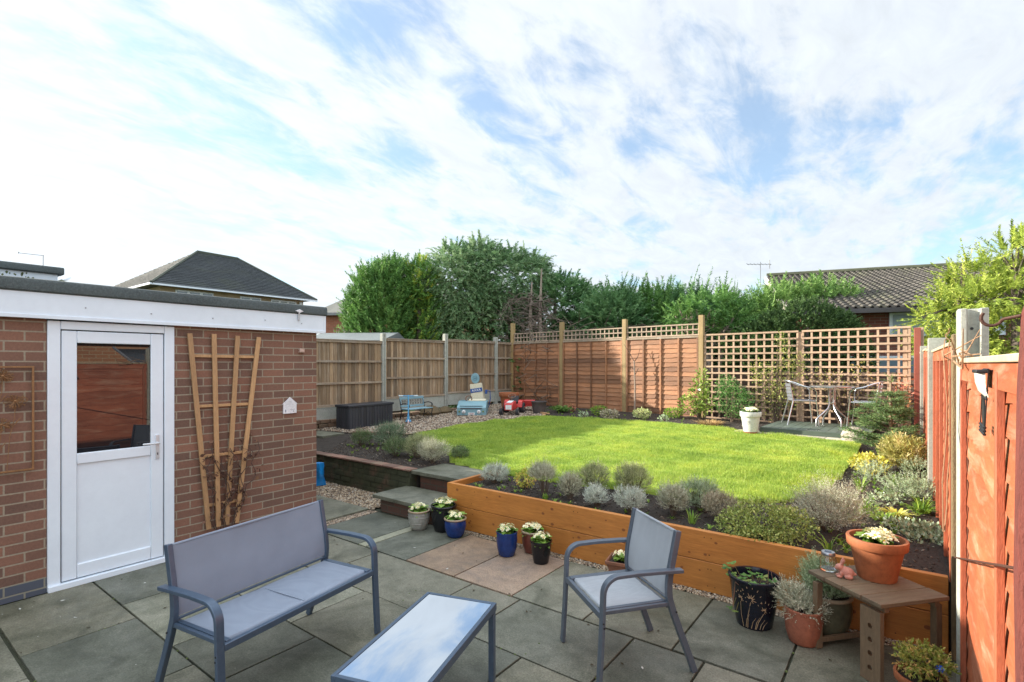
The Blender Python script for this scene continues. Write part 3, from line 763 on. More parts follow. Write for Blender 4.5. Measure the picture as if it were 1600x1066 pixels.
g.build('stems', twig, cl)
tp = np.array([tuple(v) for v in tips if v.z > .3]); 
idx = np.random.default_rng(4).integers(0, len(tp), 150); P = tp[idx] + np.random.default_rng(5).normal(scale=(.015, .035, .03), size=(150, 3)); P[:, 0] = abs(P[:, 0])
V, F, Tt = leaves(P, np.random.default_rng(6).normal(size=(150, 3)), .045, .6, 7)
np_obj('dead_leaves', V, F, leaf_mat('dead_leaf', (.05, .025, .02), (.09, .045, .03), (.16, .09, .05), .8, .1), cl, Tt)

pq = thing('house_plaque', 'small white house shaped plaque hanging on a string on the brick wall', 'plaque', (-5.225, gy(452, 646)[0], gy(452, 646)[1]))
g = MB(); g.prism([(-.075, 0), (.075, 0), (.075, .10), (.085, .10), (0, .175), (-.085, .10), (-.075, .10)], 0, .012, Matrix(((0, 0, 1, 0), (1, 0, 0, 0), (0, 1, 0, 0), (0, 0, 0, 1))))
wp = M('plaque_white', (.72, .71, .73), (.66, .65, .68), 8, .6, .1); g.build('board', wp, pq, .002)
g = MB(); g.tube([(.006, 0, .17), (.004, -.012, .215), (.004, 0, .25), (.004, .012, .215), (.006, 0, .17)], .0016, 5); g.build('string', M('twine', (.3, .22, .14), bmp=0), pq)
ink = M('grey_ink', (.28, .29, .34), bmp=0); g = MB(); q = random.Random(5)
for r_, (zc_, hw) in enumerate(((.128, .022), (.112, .032), (.096, .038), (.080, .03))):
    yy = -hw
    while yy < hw:
        l = q.uniform(.004, .012); g.bx(.0125, .0129, yy, yy + l, zc_ - q.uniform(.0006, .002), zc_ + .0008); yy += l + .0035
g.bx(.0125, .0129, -.058, -.044, .015, .043); g.bx(.0125, .0129, .03, .045, .018, .027)
for i in range(7): g.bar((.0127, -.005 + i * .008, .035 + .003 * math.sin(i * 2)), (.0127, .006 + i * .008, .046 + .004 * math.sin(i * 1.3)), .0016, .0006, up=(1, 0, 0))
g.build('writing', ink, pq)['kind'] = 'stuff'
p = gy(462, 500)
o_ = thing('line_pulley', 'white washing line pulley hook screwed to the garage fascia', 'pulley', (-5.18, p[0], p[1]))
g = MB(); g.tube([(.012, 0, -.005), (.012, 0, .07)], .008, 8); g.bx(0, .01, -.012, .012, -.01, .05); g.build('bracket', M('galvanised', (.5, .52, .54), rough=.35, metal=.7, bmp=0), o_)
g = MB(); g.prism([(-.045, 0), (0, .02), (.045, 0), (0, -.02)], .0, .02, Matrix.Translation((.012, 0, .09)) @ Matrix(((0, 0, 1, 0), (1, 0, 0, 0), (0, 1, 0, 0), (0, 0, 0, 1)))); g.tube([(.02, 0, .06), (.02, 0, .09)], .006, 8); g.build('pulley_wheel', wp, o_, .003)
p = gy(470, 548)
g = MB(); g.bx(0, .03, -.028, .028, -.022, .022); g.bx(.03, .036, -.02, .02, -.016, .0); o_ = g.build('wall_box', M('terracotta_box', (.5, .36, .3), (.42, .28, .22), 20, .7), None, .003); o_.location = (-5.23, p[0], p[1])
meta(o_, 'tiny pinkish box fixed high on the brick wall near its corner', 'wall fitting')

# rusty metal flower picture at the left edge
fy0, fy1, fz0, fz1 = gy(0, 570)[0] - .28, gy(52, 570)[0], gy(52, 733)[1], gy(52, 572)[1]
rust = M('rusty_metal', (.30, .155, .065), (.2, .10, .045), 25, .6, .3, 90, metal=.35)
A = thing('metal_flower_picture', 'rusty square metal wall frame with allium seed heads at the left edge', 'wall art', (-5.23, fy0, fz0))
w_, h_ = fy1 - fy0, fz1 - fz0
g = MB(); b_ = .013
g.bx(.02, .034, 0, w_, 0, b_); g.bx(.02, .034, 0, w_, h_ - b_, h_); g.bx(.02, .034, 0, b_, b_, h_ - b_); g.bx(.02, .034, w_ - b_, w_, b_, h_ - b_); g.build('frame', rust, A, .001)
for (px, py, rr) in ((24, 627, .062), (4, 588, .055), (2, 664, .05)):
    y_, z_ = gy(px, py, .03); y_ -= fy0; z_ -= fz0; g = MB(); q = random.Random(px)
    for i in range(58):
        a_ = q.uniform(0, 6.283); r1 = rr * q.uniform(.55, 1); r0 = rr * .12; x1 = .03 + q.uniform(-.008, .012)
        e_ = (x1, y_ + r1 * math.cos(a_), z_ + r1 * math.sin(a_) * .85)
        g.tube([(.03, y_ + r0 * math.cos(a_), z_ + r0 * math.sin(a_)), e_], .0012, 4)
        for dd in (-.5, .5): g.tube([e_, (x1, e_[1] + .009 * math.cos(a_ + dd), e_[2] + .009 * math.sin(a_ + dd))], .0018, 4)
    g.lathe([(0, -.004), (.009, 0), (0, .006)], 10, (.032, y_, z_), X=Matrix.Rotation(R(90), 3, 'Y')); g.build('flower_head', rust, A)
    g = MB(); g.tube([(.028, y_, z_ - .01), (.028, y_ - .004, z_ - rr - .06), (.028, y_ - .03, max(.01, z_ - .26)), (.027, y_ - .045, .01)], .0022, 5)
    g.tube([(.028, y_ - .02, max(.05, z_ - .2)), (.03, y_ + .01, max(.08, z_ - .15)), (.03, y_ + .03, max(.1, z_ - .12))], [.001, .004, .0006], 5); g.build('stem', rust, A)

# ================================================================== FENCES
conc = M('concrete', (.37, .37, .32), (.25, .25, .21), 9, .85, .5, 160, c3=(.28, .30, .24), tint=.12)
brown = M('fence_board', (.31, .21, .12), (.15, .098, .058), 3.5, .75, .6, 30, st_=(9, 9, .8), tint=.45, c3=(.47, .40, .31), dist=.004, big=.5)
brown_rail = M('fence_rail', (.30, .23, .16), (.21, .155, .105), 5, .75, .4, 30, tint=.15, c3=(.36, .32, .27))
C0 = Vector((-9.03, 11.98, 0)); LD = Vector((-.0695, -.9978, 0)).normalized()
LF = thing('board_fence', 'weathered brown vertical board fence between concrete posts along the left side', 'fence', (C0.x, C0.y, 0))
angL = math.atan2(LD.x, -LD.y)   # local -Y runs along the fence
LF.rotation_euler = (0, 0, math.atan2(LD.y, LD.x) + R(90))
# local: -Y = along the fence away from the corner, +X = towards the garden
posts = [.70, 2.56, 4.42, 6.28, 8.14, 10.0, 11.86]
ptop = [2.50, 2.51, 2.44, 2.36, 2.30, 2.25, 2.2]
segs = [(.0, .65, 2.36, 1.0), (.75, 2.51, 2.37, 1.0), (2.61, 4.37, 2.325, .96), (4.47, 6.23, 2.255, .87), (6.33, 8.09, 2.19, .80), (8.19, 9.95, 2.19, .6), (10.05, 11.81, 2.19, .5)]
for s_, zt in zip(posts, ptop):
    g = MB(); g.prism([(-.05, -.05), (.05, -.05), (.06, -.02), (.03, 0), (.06, .02), (.05, .05), (-.05, .05)], .2, zt - .03, Matrix.Translation((0, -s_, 0)))
    g.bx(-.045, .05, -s_ - .045, -s_ + .045, zt - .035, zt); g.build('post', conc, LF, .006)
for i, (a, b, zt, zb) in enumerate(segs):
    g = MB(); y = -b
    while y < -a - .02:
        wd = min(rnd.uniform(.07, .095), -a - y); sk = rnd.uniform(-.002, .002)
        g.box((-.012 + rnd.uniform(-.004, .004), y + wd / 2, (zt + zb) / 2 - .01 + rnd.uniform(-.004, .004)), (.012, wd - .002 + .014, zt - zb - .04), rnd.uniform(-.07, .07) + .13, t=rnd.random()); y += wd
    pn_ = g.build('board_panel', brown, LF)
    for zr, hh in ((zb + .02, .045), (zb + (zt - zb) * .345, .045), (zb + (zt - zb) * .675, .045), (zt - .03, .045)):
        MB().bx(.0, .036, -b, -a, zr - hh / 2, zr + hh / 2, t=rnd.random()).build('rail', brown_rail, pn_, .003)
    MB().bx(-.035, .045, -b, -a, zt - .006, zt + .012, t=.4).build('capping', brown_rail, pn_, .003)
    MB().bx(-.02, .02, -b, -a, zb - .29, zb - .008, t=rnd.random()).build('gravel_board', conc, LF, .004)
g = MB()
for r_ in range(4):
    y = -8.1 + (r_ % 2) * .1
    while y < -.1:
        L_ = rnd.uniform(.19, .23); g.bx(-.11, .10 + rnd.uniform(-.012, .012), y, min(y + L_, -.05), .30 + r_ * .082, .372 + r_ * .082, t=rnd.random()); y += L_ + .014
rub = g.build('rubble_wall', M('rubble', (.17, .10, .06), (.08, .06, .04), 10, .95, .8, 50, tint=.35, c3=(.09, .10, .05), dist=.01), None, .008)
rub.location = LF.location; rub.rotation_euler = LF.rotation_euler
meta(rub, 'low crumbling brick footing under the left board fence behind the toys', 'low wall')

# back fence, local +X along, +Y towards outside
BD = Vector((.9936, -.114, 0)).normalized()
BF = thing('lap_panel_fence', 'reddish brown horizontal lap fence with square trellis topper and tall timber posts', 'fence', (C0.x, C0.y, 0))
BF.rotation_euler = (0, 0, math.atan2(BD.y, BD.x))
lap = M('lap_board', (.31, .135, .058), (.15, .062, .030), 4.5, .65, .8, 24, st_=(1.0, 7, 11), tint=.45, c3=(.30, .19, .12), dist=.006, big=.6)
post_m = M('treated_post', (.36, .25, .11), (.26, .17, .07), 5, .7, .4, 40, st_=(5, 5, 1), tint=.1)
lat = M('lattice', (.42, .31, .22), (.32, .23, .16), 6, .7, .3, 60, tint=.15)
bp = [.04, 1.83, 3.74, 5.62]
for s_, zt in zip(bp, (2.93, 2.86, 2.82, 2.80)):
    MB().bx(s_ - .05, s_ + .05, -.05, .05, .4, zt, t=rnd.random()).build('post', post_m, BF, .004)
gl = lambda s_: zl(C0.y + BD.y * s_)
for (a, b) in zip(bp, bp[1:]):
    a += .055; b -= .055; zb = .56; zt = 2.35; g = MB(); z = zb; n_ = 17; pitch = (zt - zb - .03) / n_
    for i in range(n_):
        # wavy lower edge overlapping board below
        t_ = rnd.random(); ns = 14; vs = []; ph = rnd.uniform(0, 6); am = rnd.uniform(.003, .010)
        zz0 = zb + i * pitch
        for j in range(ns + 1):
            x = a + (b - a) * j / ns; wv = am * math.sin(ph + j * 1.7) + rnd.uniform(-.002, .002)
            vs += [(x, -.024, zz0 + wv - .012), (x, -.014, zz0 + wv - .012), (x, .004, zz0 + pitch + .012), (x, -.004, zz0 + pitch + .012)]
        fs = []
        for j in range(ns):
            for q_ in range(4): fs.append((j * 4 + q_, j * 4 + (q_ + 1) % 4, j * 4 + 4 + (q_ + 1) % 4, j * 4 + 4 + q_))
        fs += [(0, 1, 2, 3), tuple(ns * 4 + q_ for q_ in (3, 2, 1, 0))]; g.add(vs, fs, 0, t_)
    pn_ = g.build('lap_panel', lap, BF, angle=25)
    for k_ in range(5):
        x = a + .02 + (b - a - .04) * k_ / 4
        MB().bx(x - .019, x + .019, -.048, -.0265, zb - .01, zt - .032, t=rnd.random()).build('batten', lap, pn_, .002)
    MB().bx(a, b, -.04, .03, zt - .03, zt + .012, t=.8).build('capping', brown_rail, pn_, .003)
    MB().bx(a, b, -.025, .02, .35, .545, t=.2).build('kick_board', lap, pn_, .003)
    g = MB()
    for zr in (2.385, 2.50, 2.615): g.bx(a, b, -.018, -.003, zr - .014, zr + .014, t=rnd.random())
    n_ = 14
    for j in range(n_ + 1):
        x = a + .015 + (b - a - .03) * j / n_; g.bx(x - .012, x + .012, -.0025, .012, 2.373, 2.628, t=rnd.random())
    g.build('trellis_topper', lat, BF, .001)
TF = thing('trellis_fence', 'tall square lattice trellis screen behind the green deck and bistro set', 'trellis fence', (C0.x, C0.y, 0))
TF.rotation_euler = BF.rotation_euler
lat2 = M('lattice_pink', (.44, .30, .20), (.33, .22, .145), 6, .7, .3, 60, tint=.15)
for (a, b) in ((5.68, 7.50), (7.56, 9.20)):
    g = MB(); nz = 13; n_ = int(round((b - a) / .15))
    for j in range(nz + 1):
        zr = .62 + (2.37 - .62) * j / nz; g.bx(a, b, -.02, -.004, zr - .017, zr + .017, t=rnd.random())
    for j in range(n_ + 1):
        x = a + .017 + (b - a - .034) * j / n_; g.bx(x - .017, x + .017, -.0035, .013, .6, 2.385, t=rnd.random())
    g.build('lattice', lat2, TF, .0012)
for s_ in (7.53, 9.12, 9.33): MB().bx(s_ - .035, s_ + .035, .015, .085, .4, 2.36, t=rnd.random()).build('post', lat2, TF, .004)
# neighbour's fence behind lattice
nf = thing('dark_board_fence', 'dark brown board fence showing through the lower half of the lattice', 'fence', (C0.x, C0.y, 0)); nf.rotation_euler = BF.rotation_euler
g = MB(); dk = M('dark_board', (.10, .065, .045), (.05, .032, .024), 5, .8, .4, 30, tint=.3)
for i in range(9): g.bx(5.6, 9.6, .40 - i * .001, .425 - i * .001, .3 + i * .145, .43 + i * .145 + .012, t=rnd.random())
g.build('boards', dk, nf, .003)
for s_ in (5.7, 7.6, 9.5): MB().bx(s_ - .04, s_ + .04, .43, .51, .2, 1.66).build('post', dk, nf)

# right fence (our side faces -X)
orange = M('orange_stain', (.43, .115, .045), (.27, .062, .026), 4, .55, .55, 40, st_=(9, 1.5, 9), tint=.15, c3=(.56, .31, .21), dist=.004, big=.45)
orange2 = M('orange_stain_wood', (.40, .11, .048), (.28, .07, .032), 4, .6, .5, 40, st_=(9, 9, 1.5), tint=.15)
capm = M('weathered_cap', (.52, .42, .28), (.40, .31, .2), 6, .7, .3, 50)
RF = thing('orange_lap_fence', 'orange stained overlapping board fence with concrete posts along the right side', 'fence', (.27, 0, 0))
rposts = [('c', 3.52, 2.03, .0), ('w', 4.10, 1.93, .3), ('c', 6.45, 2.0, .4), ('w', 8.05, 1.98, .45), ('c', 9.25, 2.0, .5)]
for ty, y, zt, zb in rposts:
    g = MB()
    if ty == 'c':
        H = [(-.03, -.06), (.07, -.06), (.07, -.035), (.02, -.028), (.02, .028), (.07, .035), (.07, .06), (-.03, .06), (-.045, .035), (-.045, -.035)]
        H = [(-.046, -.045), (-.036, -.062), (-.012, -.062), (-.004, -.02), (.036, -.02), (.040, -.062), (.072, -.05), (.072, .05), (-.046, .05)] if y == 3.52 else [(-.075, -.05), (.06, -.05), (.06, .05), (-.075, .05)]
        g.prism(H, -.05, zt, Matrix.Translation((0, y, 0)))
        g.build('post', conc if y > 2 else orange2, RF, .004)
    else:
        g.bx(-.035, .035, y - .035, y + .035, zb - .4, zt); g.build('post', M('rough_post', (.22, .16, .08), (.12, .085, .045), 9, .9, 1., 40, st_=(4, 4, 1), dist=.008), RF, .008)
g = MB(); g.lathe([(0, 0), (.009, 0), (0, .002)], 12, (-.0125, 3.52 - .021, 1.92), X=Matrix.Rotation(R(90), 3, 'X')); g.lathe([(0, 0), (.007, 0), (.007, .002), (0, .002)], 12, (.01, 3.4995, 1.93), X=Matrix.Rotation(R(90), 3, 'X')); g.build('post_hole', MATS['black'], RF)
def lap_panel(y0, y1, zt, zb, n_, nb_, ys=None):
    g = MB(); pitch = (zt - zb) / n_
    for i in range(n_):
        t_ = rnd.random(); ns = 16; vs = []; ph = rnd.uniform(0, 6); am = rnd.uniform(.009, .019); z0_ = zb + i * pitch
        for j in range(ns + 1):
            y = y0 + (y1 - y0) * j / ns; wv = am * math.sin(ph + j * 1.3) + rnd.uniform(-.003, .003)
            vs += [(-.0175, y, z0_ + wv - .016), (-.005, y, z0_ + wv - .016), (.003, y, z0_ + pitch + .012), (-.005, y, z0_ + pitch + .012)]
        fs = [(j * 4 + q_, j * 4 + (q_ + 1) % 4, j * 4 + 4 + (q_ + 1) % 4, j * 4 + 4 + q_) for j in range(ns) for q_ in range(4)]
        fs += [(0, 1, 2, 3), tuple(ns * 4 + q_ for q_ in (3, 2, 1, 0))]; g.add(vs, fs, 0, t_)
    p_ = g.build('lap_panel', orange, RF, angle=25)
    for k_ in range(nb_):
        y = ys[k_] if ys else y0 + .03 + (y1 - y0 - .06) * k_ / (nb_ - 1)
        MB().bx(-.040, -.0185, y - .02, y + .02, zb - .01, zt - .03, t=rnd.random()).build('batten', orange2, p_, .002)
    MB().bx(-.036, -.0175, y0, y1, zt - .085, zt - .002, t=.4).build('top_rail', orange, p_, .002)
    MB().bx(-.05, .03, y0, y1, zt, zt + .022, t=.5).build('capping', capm, p_, .004)
lap_panel(1.60, 3.455, 1.755, .06, 15, 2, (2.2, 3.41))
lap_panel(4.14, 6.39, 1.86, .42, 14, 5)
lap_panel(6.52, 8.0, 1.90, .46, 14, 4)
lap_panel(8.1, 9.19, 1.92, .5, 14, 4)
lap_panel(9.32, 10.75, 1.92, .5, 14, 4)
MB().bx(-.015, .02, 3.575, 4.06, .1, 1.80, t=.3).build('lap_panel', orange2, RF)
MB().bx(-.02, .02, 4.27, 10.8, .2, .46, t=.2).build('gravel_board', orange2, RF)
ep = MB().bx(-.04, .05, -.045, .045, 0, 2.0).build('end_post', M('red_post', (.30, .075, .045), (.2, .05, .03), 5, .7, .5, 40, st_=(5, 5, 1)), None, .005)
ep.location = (.19, 10.86, .35); ep.name = 'corner_post'
meta(ep, 'dark red corner post where the lattice screen meets the right fence', 'post')
# near dark red post with hook
redp = M('bark_red_post', (.17, .035, .022), (.09, .02, .015), 6, .75, 1.0, 30, st_=(5, 5, .8), dist=.01)
np_ = thing('hook_post', 'rough dark red timber post with rusty hook at the right edge', 'post', (.235, 1.56, 0))
g = MB(); g.tube([(0, 0, 0), (.002, 0, .8), (-.006, .002, 1.3), (.0, 0, 1.7), (.004, 0, 1.86), (.004, 0, 1.888)], [.04, .038, .036, .037, .034, .026], 12); g.build('post', redp, np_)
g = MB(); g.tube([(-.03, .0, 1.855), (-.055, .012, 1.85)] + [(-.075 + .018 * math.cos(R(a_)), .02, 1.86 - .0 + .018 * math.sin(R(a_)) - .006) for a_ in range(-20, -230, -25)], .0035, 8); g.build('hook', M('rusty_iron', (.10, .04, .025), (.05, .025, .02), 60, .7, .4, metal=.4), np_)
g = MB(); g.tube([(.225, 3.66, .71), (.205, 1.58, 1.30)], .004, 6); meta(g.build('wire_rod', MATS['rusty_iron']), 'thin rusty rod slanting across the orange fence panel', 'rod')
# ================================================================== FURNITURE
frame = M('blue_grey_metal', (.065, .10, .15), (.05, .08, .125), 40, .33, .06, 300, big=.1, metal=.25, spec=.6)
frame_l = M('grey_metal', (.10, .125, .155), (.08, .10, .13), 40, .33, .06, 300, big=.1, metal=.25)
def mesh_fabric(name, c1, c2):
    if name in MATS: return MATS[name]
    m, t, b, o = new_mat(name); v = coords(t)
    w = nd(t, 'ShaderNodeTexWave', wave_type='BANDS', bands_direction='X'); lk(t, v, w.inputs[0]); w.inputs['Scale'].default_value = 120
    w2 = nd(t, 'ShaderNodeTexWave', wave_type='BANDS', bands_direction='Z'); lk(t, v, w2.inputs[0]); w2.inputs['Scale'].default_value = 120
    f = math_n(t, 'MULTIPLY', w.outputs['Fac'], w2.outputs['Fac'])
    col = mixc(t, f, c2, c1)
    g_ = noise(t, v, 5, 5); col = mixc(t, .5, col, ramp(t, g_, [(.3, tuple(x * .85 for x in c1)), (.7, tuple(x * 1.1 for x in c1))]))
    lk(t, col, b.inputs['Base Color']); b.inputs['Roughness'].default_value = .55; b.inputs['Sheen Weight'].default_value = .2
    bump(t, b, f, .25, .001); MATS[name] = m; return m
fab_b = mesh_fabric('sofa_mesh', (.195, .238, .305), (.145, .178, .235))
fab_c = mesh_fabric('chair_mesh', (.31, .335, .36), (.24, .262, .285))
def sling(root, a, fm, fr, lean=.055, bz=.80):
    """a = half width between frames"""
    up = [(-.37, .0), (-.325, .12), (-.265, .27), (-.225, .38), (-.205, .46), (-.21, .56), (-.235, .68), (-.262, bz + .01)]
    def sm(pts, n=5):
        out = []
        for i in range(len(pts) - 1):
            p0 = pts[max(i - 1, 0)]; p1 = pts[i]; p2 = pts[i + 1]; p3 = pts[min(i + 2, len(pts) - 1)]
            for k in range(n):
                u = k / n
                out.append(tuple(.5 * (2 * p1[q] + (p2[q] - p0[q]) * u + (2 * p0[q] - 5 * p1[q] + 4 * p2[q] - p3[q]) * u * u + (3 * p1[q] - p0[q] - 3 * p2[q] + p3[q]) * u ** 3) for q in (0, 1)))
        return out + [pts[-1]]
    ups = sm(up)
    for sx in (-1, 1):
        x = sx * (a + .012)
        g = MB(); g.flat([(x, y, z) for y, z in ups], .028, .036, (1, 0, 0)); g.build('leg', fr, root, .003, label='rear leg running up into the backrest upright')
        g = MB(); x2 = sx * (a + .040)
        pts = [(x2, .235, 0), (x2, .222, .2), (x2, .212, .40), (x2, .208, .515)] + arc((.118, .515), .09, 0, 90, 8, 'yz', x2)[1:] + [(x2, .0, .607), (x2, -.15, .602), (x2, -.272, .595)]
        g.flat(pts, .042, .02, (1, 0, 0)); g.build('leg', fr, root, .003, label='front leg bending over into the armrest')
        g = MB(); g.bar((sx * (a - .012), -.215, .405), (sx * (a - .012), .205, .405), .024, .028); g.bar((sx * (a + .012), .2, .405), (sx * (a + .012), -.215, .405), .018, .022)
        g.build('side_rail', fr, root, .003)
        g = MB()
        for (yy, zc_) in ((.226, .37), (.222, .345), (-.235, .36)):
            g.lathe([(0, 0), (.006, 0), (.005, .005), (0, .006)], 8, (sx * (a + .058) if yy > 0 else sx * (a + .026), yy - .01, zc_), X=Matrix.Rotation(R(90 * sx), 3, 'Y'))
        g.build('bolt', MATS['black'], root)
    g = MB(); g.bx(-a - .018, a + .018, .198, .222, .378, .412); g.build('front_rail', fr, root, .003)
    MB().bx(-a, a, -.222, -.2, .375, .40).build('rear_rail', fr, root, .003)
    # fabric
    def cloth(name, rows, hw, sag, th=.003, nx=22):
        g = MB(); vs = []; n = len(rows)
        for i, (y, z, ny, nz) in enumerate(rows):
            for j in range(nx + 1):
                u = -1 + 2 * j / nx; s_ = sag * (1 - u * u) * math.sin(math.pi * min(1, max(0, i / (n - 1))) * .8 + .3) + .0012 * math.sin(u * 19 + i * .3) + .0016 * math.sin(u * 7.3 + 1)
                vs.append((u * hw, y - ny * s_, z - nz * s_))
        m0 = len(vs)
        for i, (y, z, ny, nz) in enumerate(rows):
            for j in range(nx + 1):
                v = vs[i * (nx + 1) + j]; vs.append((v[0], v[1] - ny * th, v[2] - nz * th))
        fs = []
        for i in range(n - 1):
            for j in range(nx):
                q = i * (nx + 1) + j; fs.append((q, q + 1, q + nx + 2, q + nx + 1)); fs.append((m0 + q, m0 + q + nx + 1, m0 + q + nx + 2, m0 + q + 1))
        for j in range(nx): fs.append((j, m0 + j, m0 + j + 1, j + 1)); q = (n - 1) * (nx + 1) + j; fs.append((q, q + 1, m0 + q + 1, m0 + q))
        for i in range(n - 1): q = i * (nx + 1); fs.append((q, q + nx + 1, m0 + q + nx + 1, m0 + q)); q += nx; fs.append((q, m0 + q, m0 + q + nx + 1, q + nx + 1))
        g.add(vs, fs); return g.build(name, fm, root)
    cloth('seat', [(-.185, .418, 0, 1)] + [(-.17 + .345 * i / 8, .4195, 0, 1) for i in range(9)] + [(.184, .412, .7, .7), (.187, .40, 1, 0)], a - .002, .012)
    bk = [(y, z) for y, z in ups if .43 < z <= bz + .02]
    cloth('backrest', [(y + .006, z - (.006 if i == len(bk) - 1 else 0), 1, .1) for i, (y, z) in enumerate(bk)], a - .002, .016)
    g = MB(); g.tube([(-a, bk[-1][0], bz), (a, bk[-1][0], bz)], .008, 8); g.build('top_tube', fm, root)
    MB().bx(-a, a, -.212, -.196, .425, .437).build('lower_back_tube', fr, root, .002)
def place(root, cx_, cy_, ang): root.location = (cx_, cy_, 0.002); root.rotation_euler = (0, 0, ang)
B = thing('garden_sofa', 'two seat blue grey metal garden bench with lilac grey mesh seat', 'garden bench'); place(B, -2.875, 1.61, R(-80.8)); sling(B, .485, fab_b, frame)
g = MB(); g.bx(-.004, .004, -.1870, .17, .4085, .4125); g.build('seam', fab_b, B)
K = thing('garden_armchair', 'grey metal garden armchair with pale mesh sling seat in front of the planter', 'armchair'); place(K, -1.36, 2.83, R(142.5)); sling(K, .225, fab_c, frame_l)
# coffee table
Tt_ = thing('coffee_table', 'low metal coffee table with sky reflecting glass top', 'coffee table', (-1.87, 1.77, .002), R(18))
g = MB(); wx, ly, zt = .215, .43, .425
g.bx(-wx, -wx + .02, -ly, ly, zt - .04, zt); g.bx(wx - .02, wx, -ly, ly, zt - .04, zt); g.bx(-wx + .0202, wx - .0202, ly - .02, ly, zt - .04, zt); g.bx(-wx + .0202, wx - .0202, -ly, -ly + .02, zt - .04, zt)
g.build('rim', frame, Tt_, .002)
MB().bx(-wx + .022, wx - .022, -ly + .022, ly - .022, zt - .010, zt - .003).build('glass_top', glass_mat('table_glass', (.62, .67, .72), 1.6, .003, 1.0), Tt_, .001)
for sx in (-1, 1):
    for sy in (-1, 1): MB().bx(sx * (wx - .036), sx * (wx - .004), sy * (ly - .036), sy * (ly - .004), 0, zt - .041).build('leg', frame, Tt_, .002)

# ================================================================== POTS
def glaze(name, c1, c2, rough=.25, c3=None): return M(name, c1, c2, 9, rough, .15, 30, c3=c3, coat=.0, spec=.42, dist=.003)
potting = M('potting_soil', (.035, .024, .017), (.015, .01, .008), 60, .95, .8, 80)
leafm = leaf_mat('primrose_leaf', (.05, .11, .015), (.11, .20, .03), (.18, .28, .05), .45)
m, t, b, o = new_mat('cream_petal')
lk(t, ramp(t, nd(t, 'ShaderNodeAttribute', attribute_name='tint').outputs['Fac'], [(0, (.70, .66, .38)), (1, (.82, .80, .60))]), b.inputs['Base Color']); b.inputs['Roughness'].default_value = .6; petal = m
yolk = M('flower_eye', (.75, .52, .03), (.7, .45, .02), bmp=0)
def primrose(root, r, z, seed, nf=26, fr=.013, spread=1.0):
    nf = int(nf * 1.6); fr *= 1.2
    g = np.random.default_rng(seed); n = 46
    a = g.uniform(0, 6.283, n); rad = np.stack([np.cos(a), np.sin(a), 0 * a], 1); sd = np.stack([-np.sin(a), np.cos(a), 0 * a], 1)
    L = r * spread * g.uniform(.6, 1.15, n); el_ = g.uniform(.1, 1.0, n); rows = []
    for k, tt in enumerate((0, .3, .65, 1.)):
        p = rad * (L * tt)[:, None] * .95 + np.array([0, 0, 1.]) * (z + L * (el_ * tt - .55 * tt ** 2.2) + .012)[:, None]
        w = (L * (.10, .42, .50, .12)[k])[:, None] * .5; rows += [p - sd * w + np.array([0, 0, .006]), p, p + sd * w + np.array([0, 0, .006])]
    V = np.stack(rows, 1).reshape(-1, 3); b_ = (np.arange(n) * 12)[:, None]
    F = np.concatenate([b_ + np.array([[3 * k, 3 * k + 1, 3 * k + 4, 3 * k + 3]]) for k in range(3)] + [b_ + np.array([[3 * k + 1, 3 * k + 2, 3 * k + 5, 3 * k + 4]]) for k in range(3)])
    np_obj('leaves', V, F, leafm, root, np.tile(g.uniform(0, 1, n), 6), smooth=True)
    mb = MB(); eye = MB(); q = random.Random(seed)
    for i in range(nf):
        rr = r * spread * .78 * math.sqrt(q.random()); aa = q.uniform(0, 6.283); zc_ = z + .045 + (1 - (rr / r) ** 2) * .035 + q.uniform(-.01, .012)
        c = Vector((rr * math.cos(aa), rr * math.sin(aa), zc_)); nn = (Vector((c.x * 4 / max(r, .01) * .25, c.y * 4 / max(r, .01) * .25, .8)) + Vector((q.uniform(-.4, .4), q.uniform(-.7, .2), 0))).normalized()
        X = nn.to_track_quat('Z', 'Y').to_matrix(); a0 = q.uniform(0, 1.2); f_ = fr * q.uniform(.85, 1.2); tn = q.random()
        for k in range(5):
            a1 = a0 + k * 1.2566
            pp = [(0, 0, 0), (f_ * .75 * math.cos(a1 - .45), f_ * .75 * math.sin(a1 - .45), f_ * .18), (f_ * 1.15 * math.cos(a1 - .2), f_ * 1.15 * math.sin(a1 - .2), f_ * .12), (f_ * 1.0 * math.cos(a1), f_ * 1.0 * math.sin(a1), f_ * .16), (f_ * 1.15 * math.cos(a1 + .2), f_ * 1.15 * math.sin(a1 + .2), f_ * .12), (f_ * .75 * math.cos(a1 + .45), f_ * .75 * math.sin(a1 + .45), f_ * .18)]
            mb.add([c + X @ Vector(p_) for p_ in pp], [(0, 1, 2, 3), (0, 3, 4, 5)], 0, tn)
        eye.lathe([(0, f_ * .12), (f_ * .26, f_ * .10), (f_ * .24, f_ * .02)][::-1], 6, c, X=X)
    fl = mb.build('flowers', petal, root, smooth=False); eye.build('flower_eyes', yolk, fl, smooth=False)
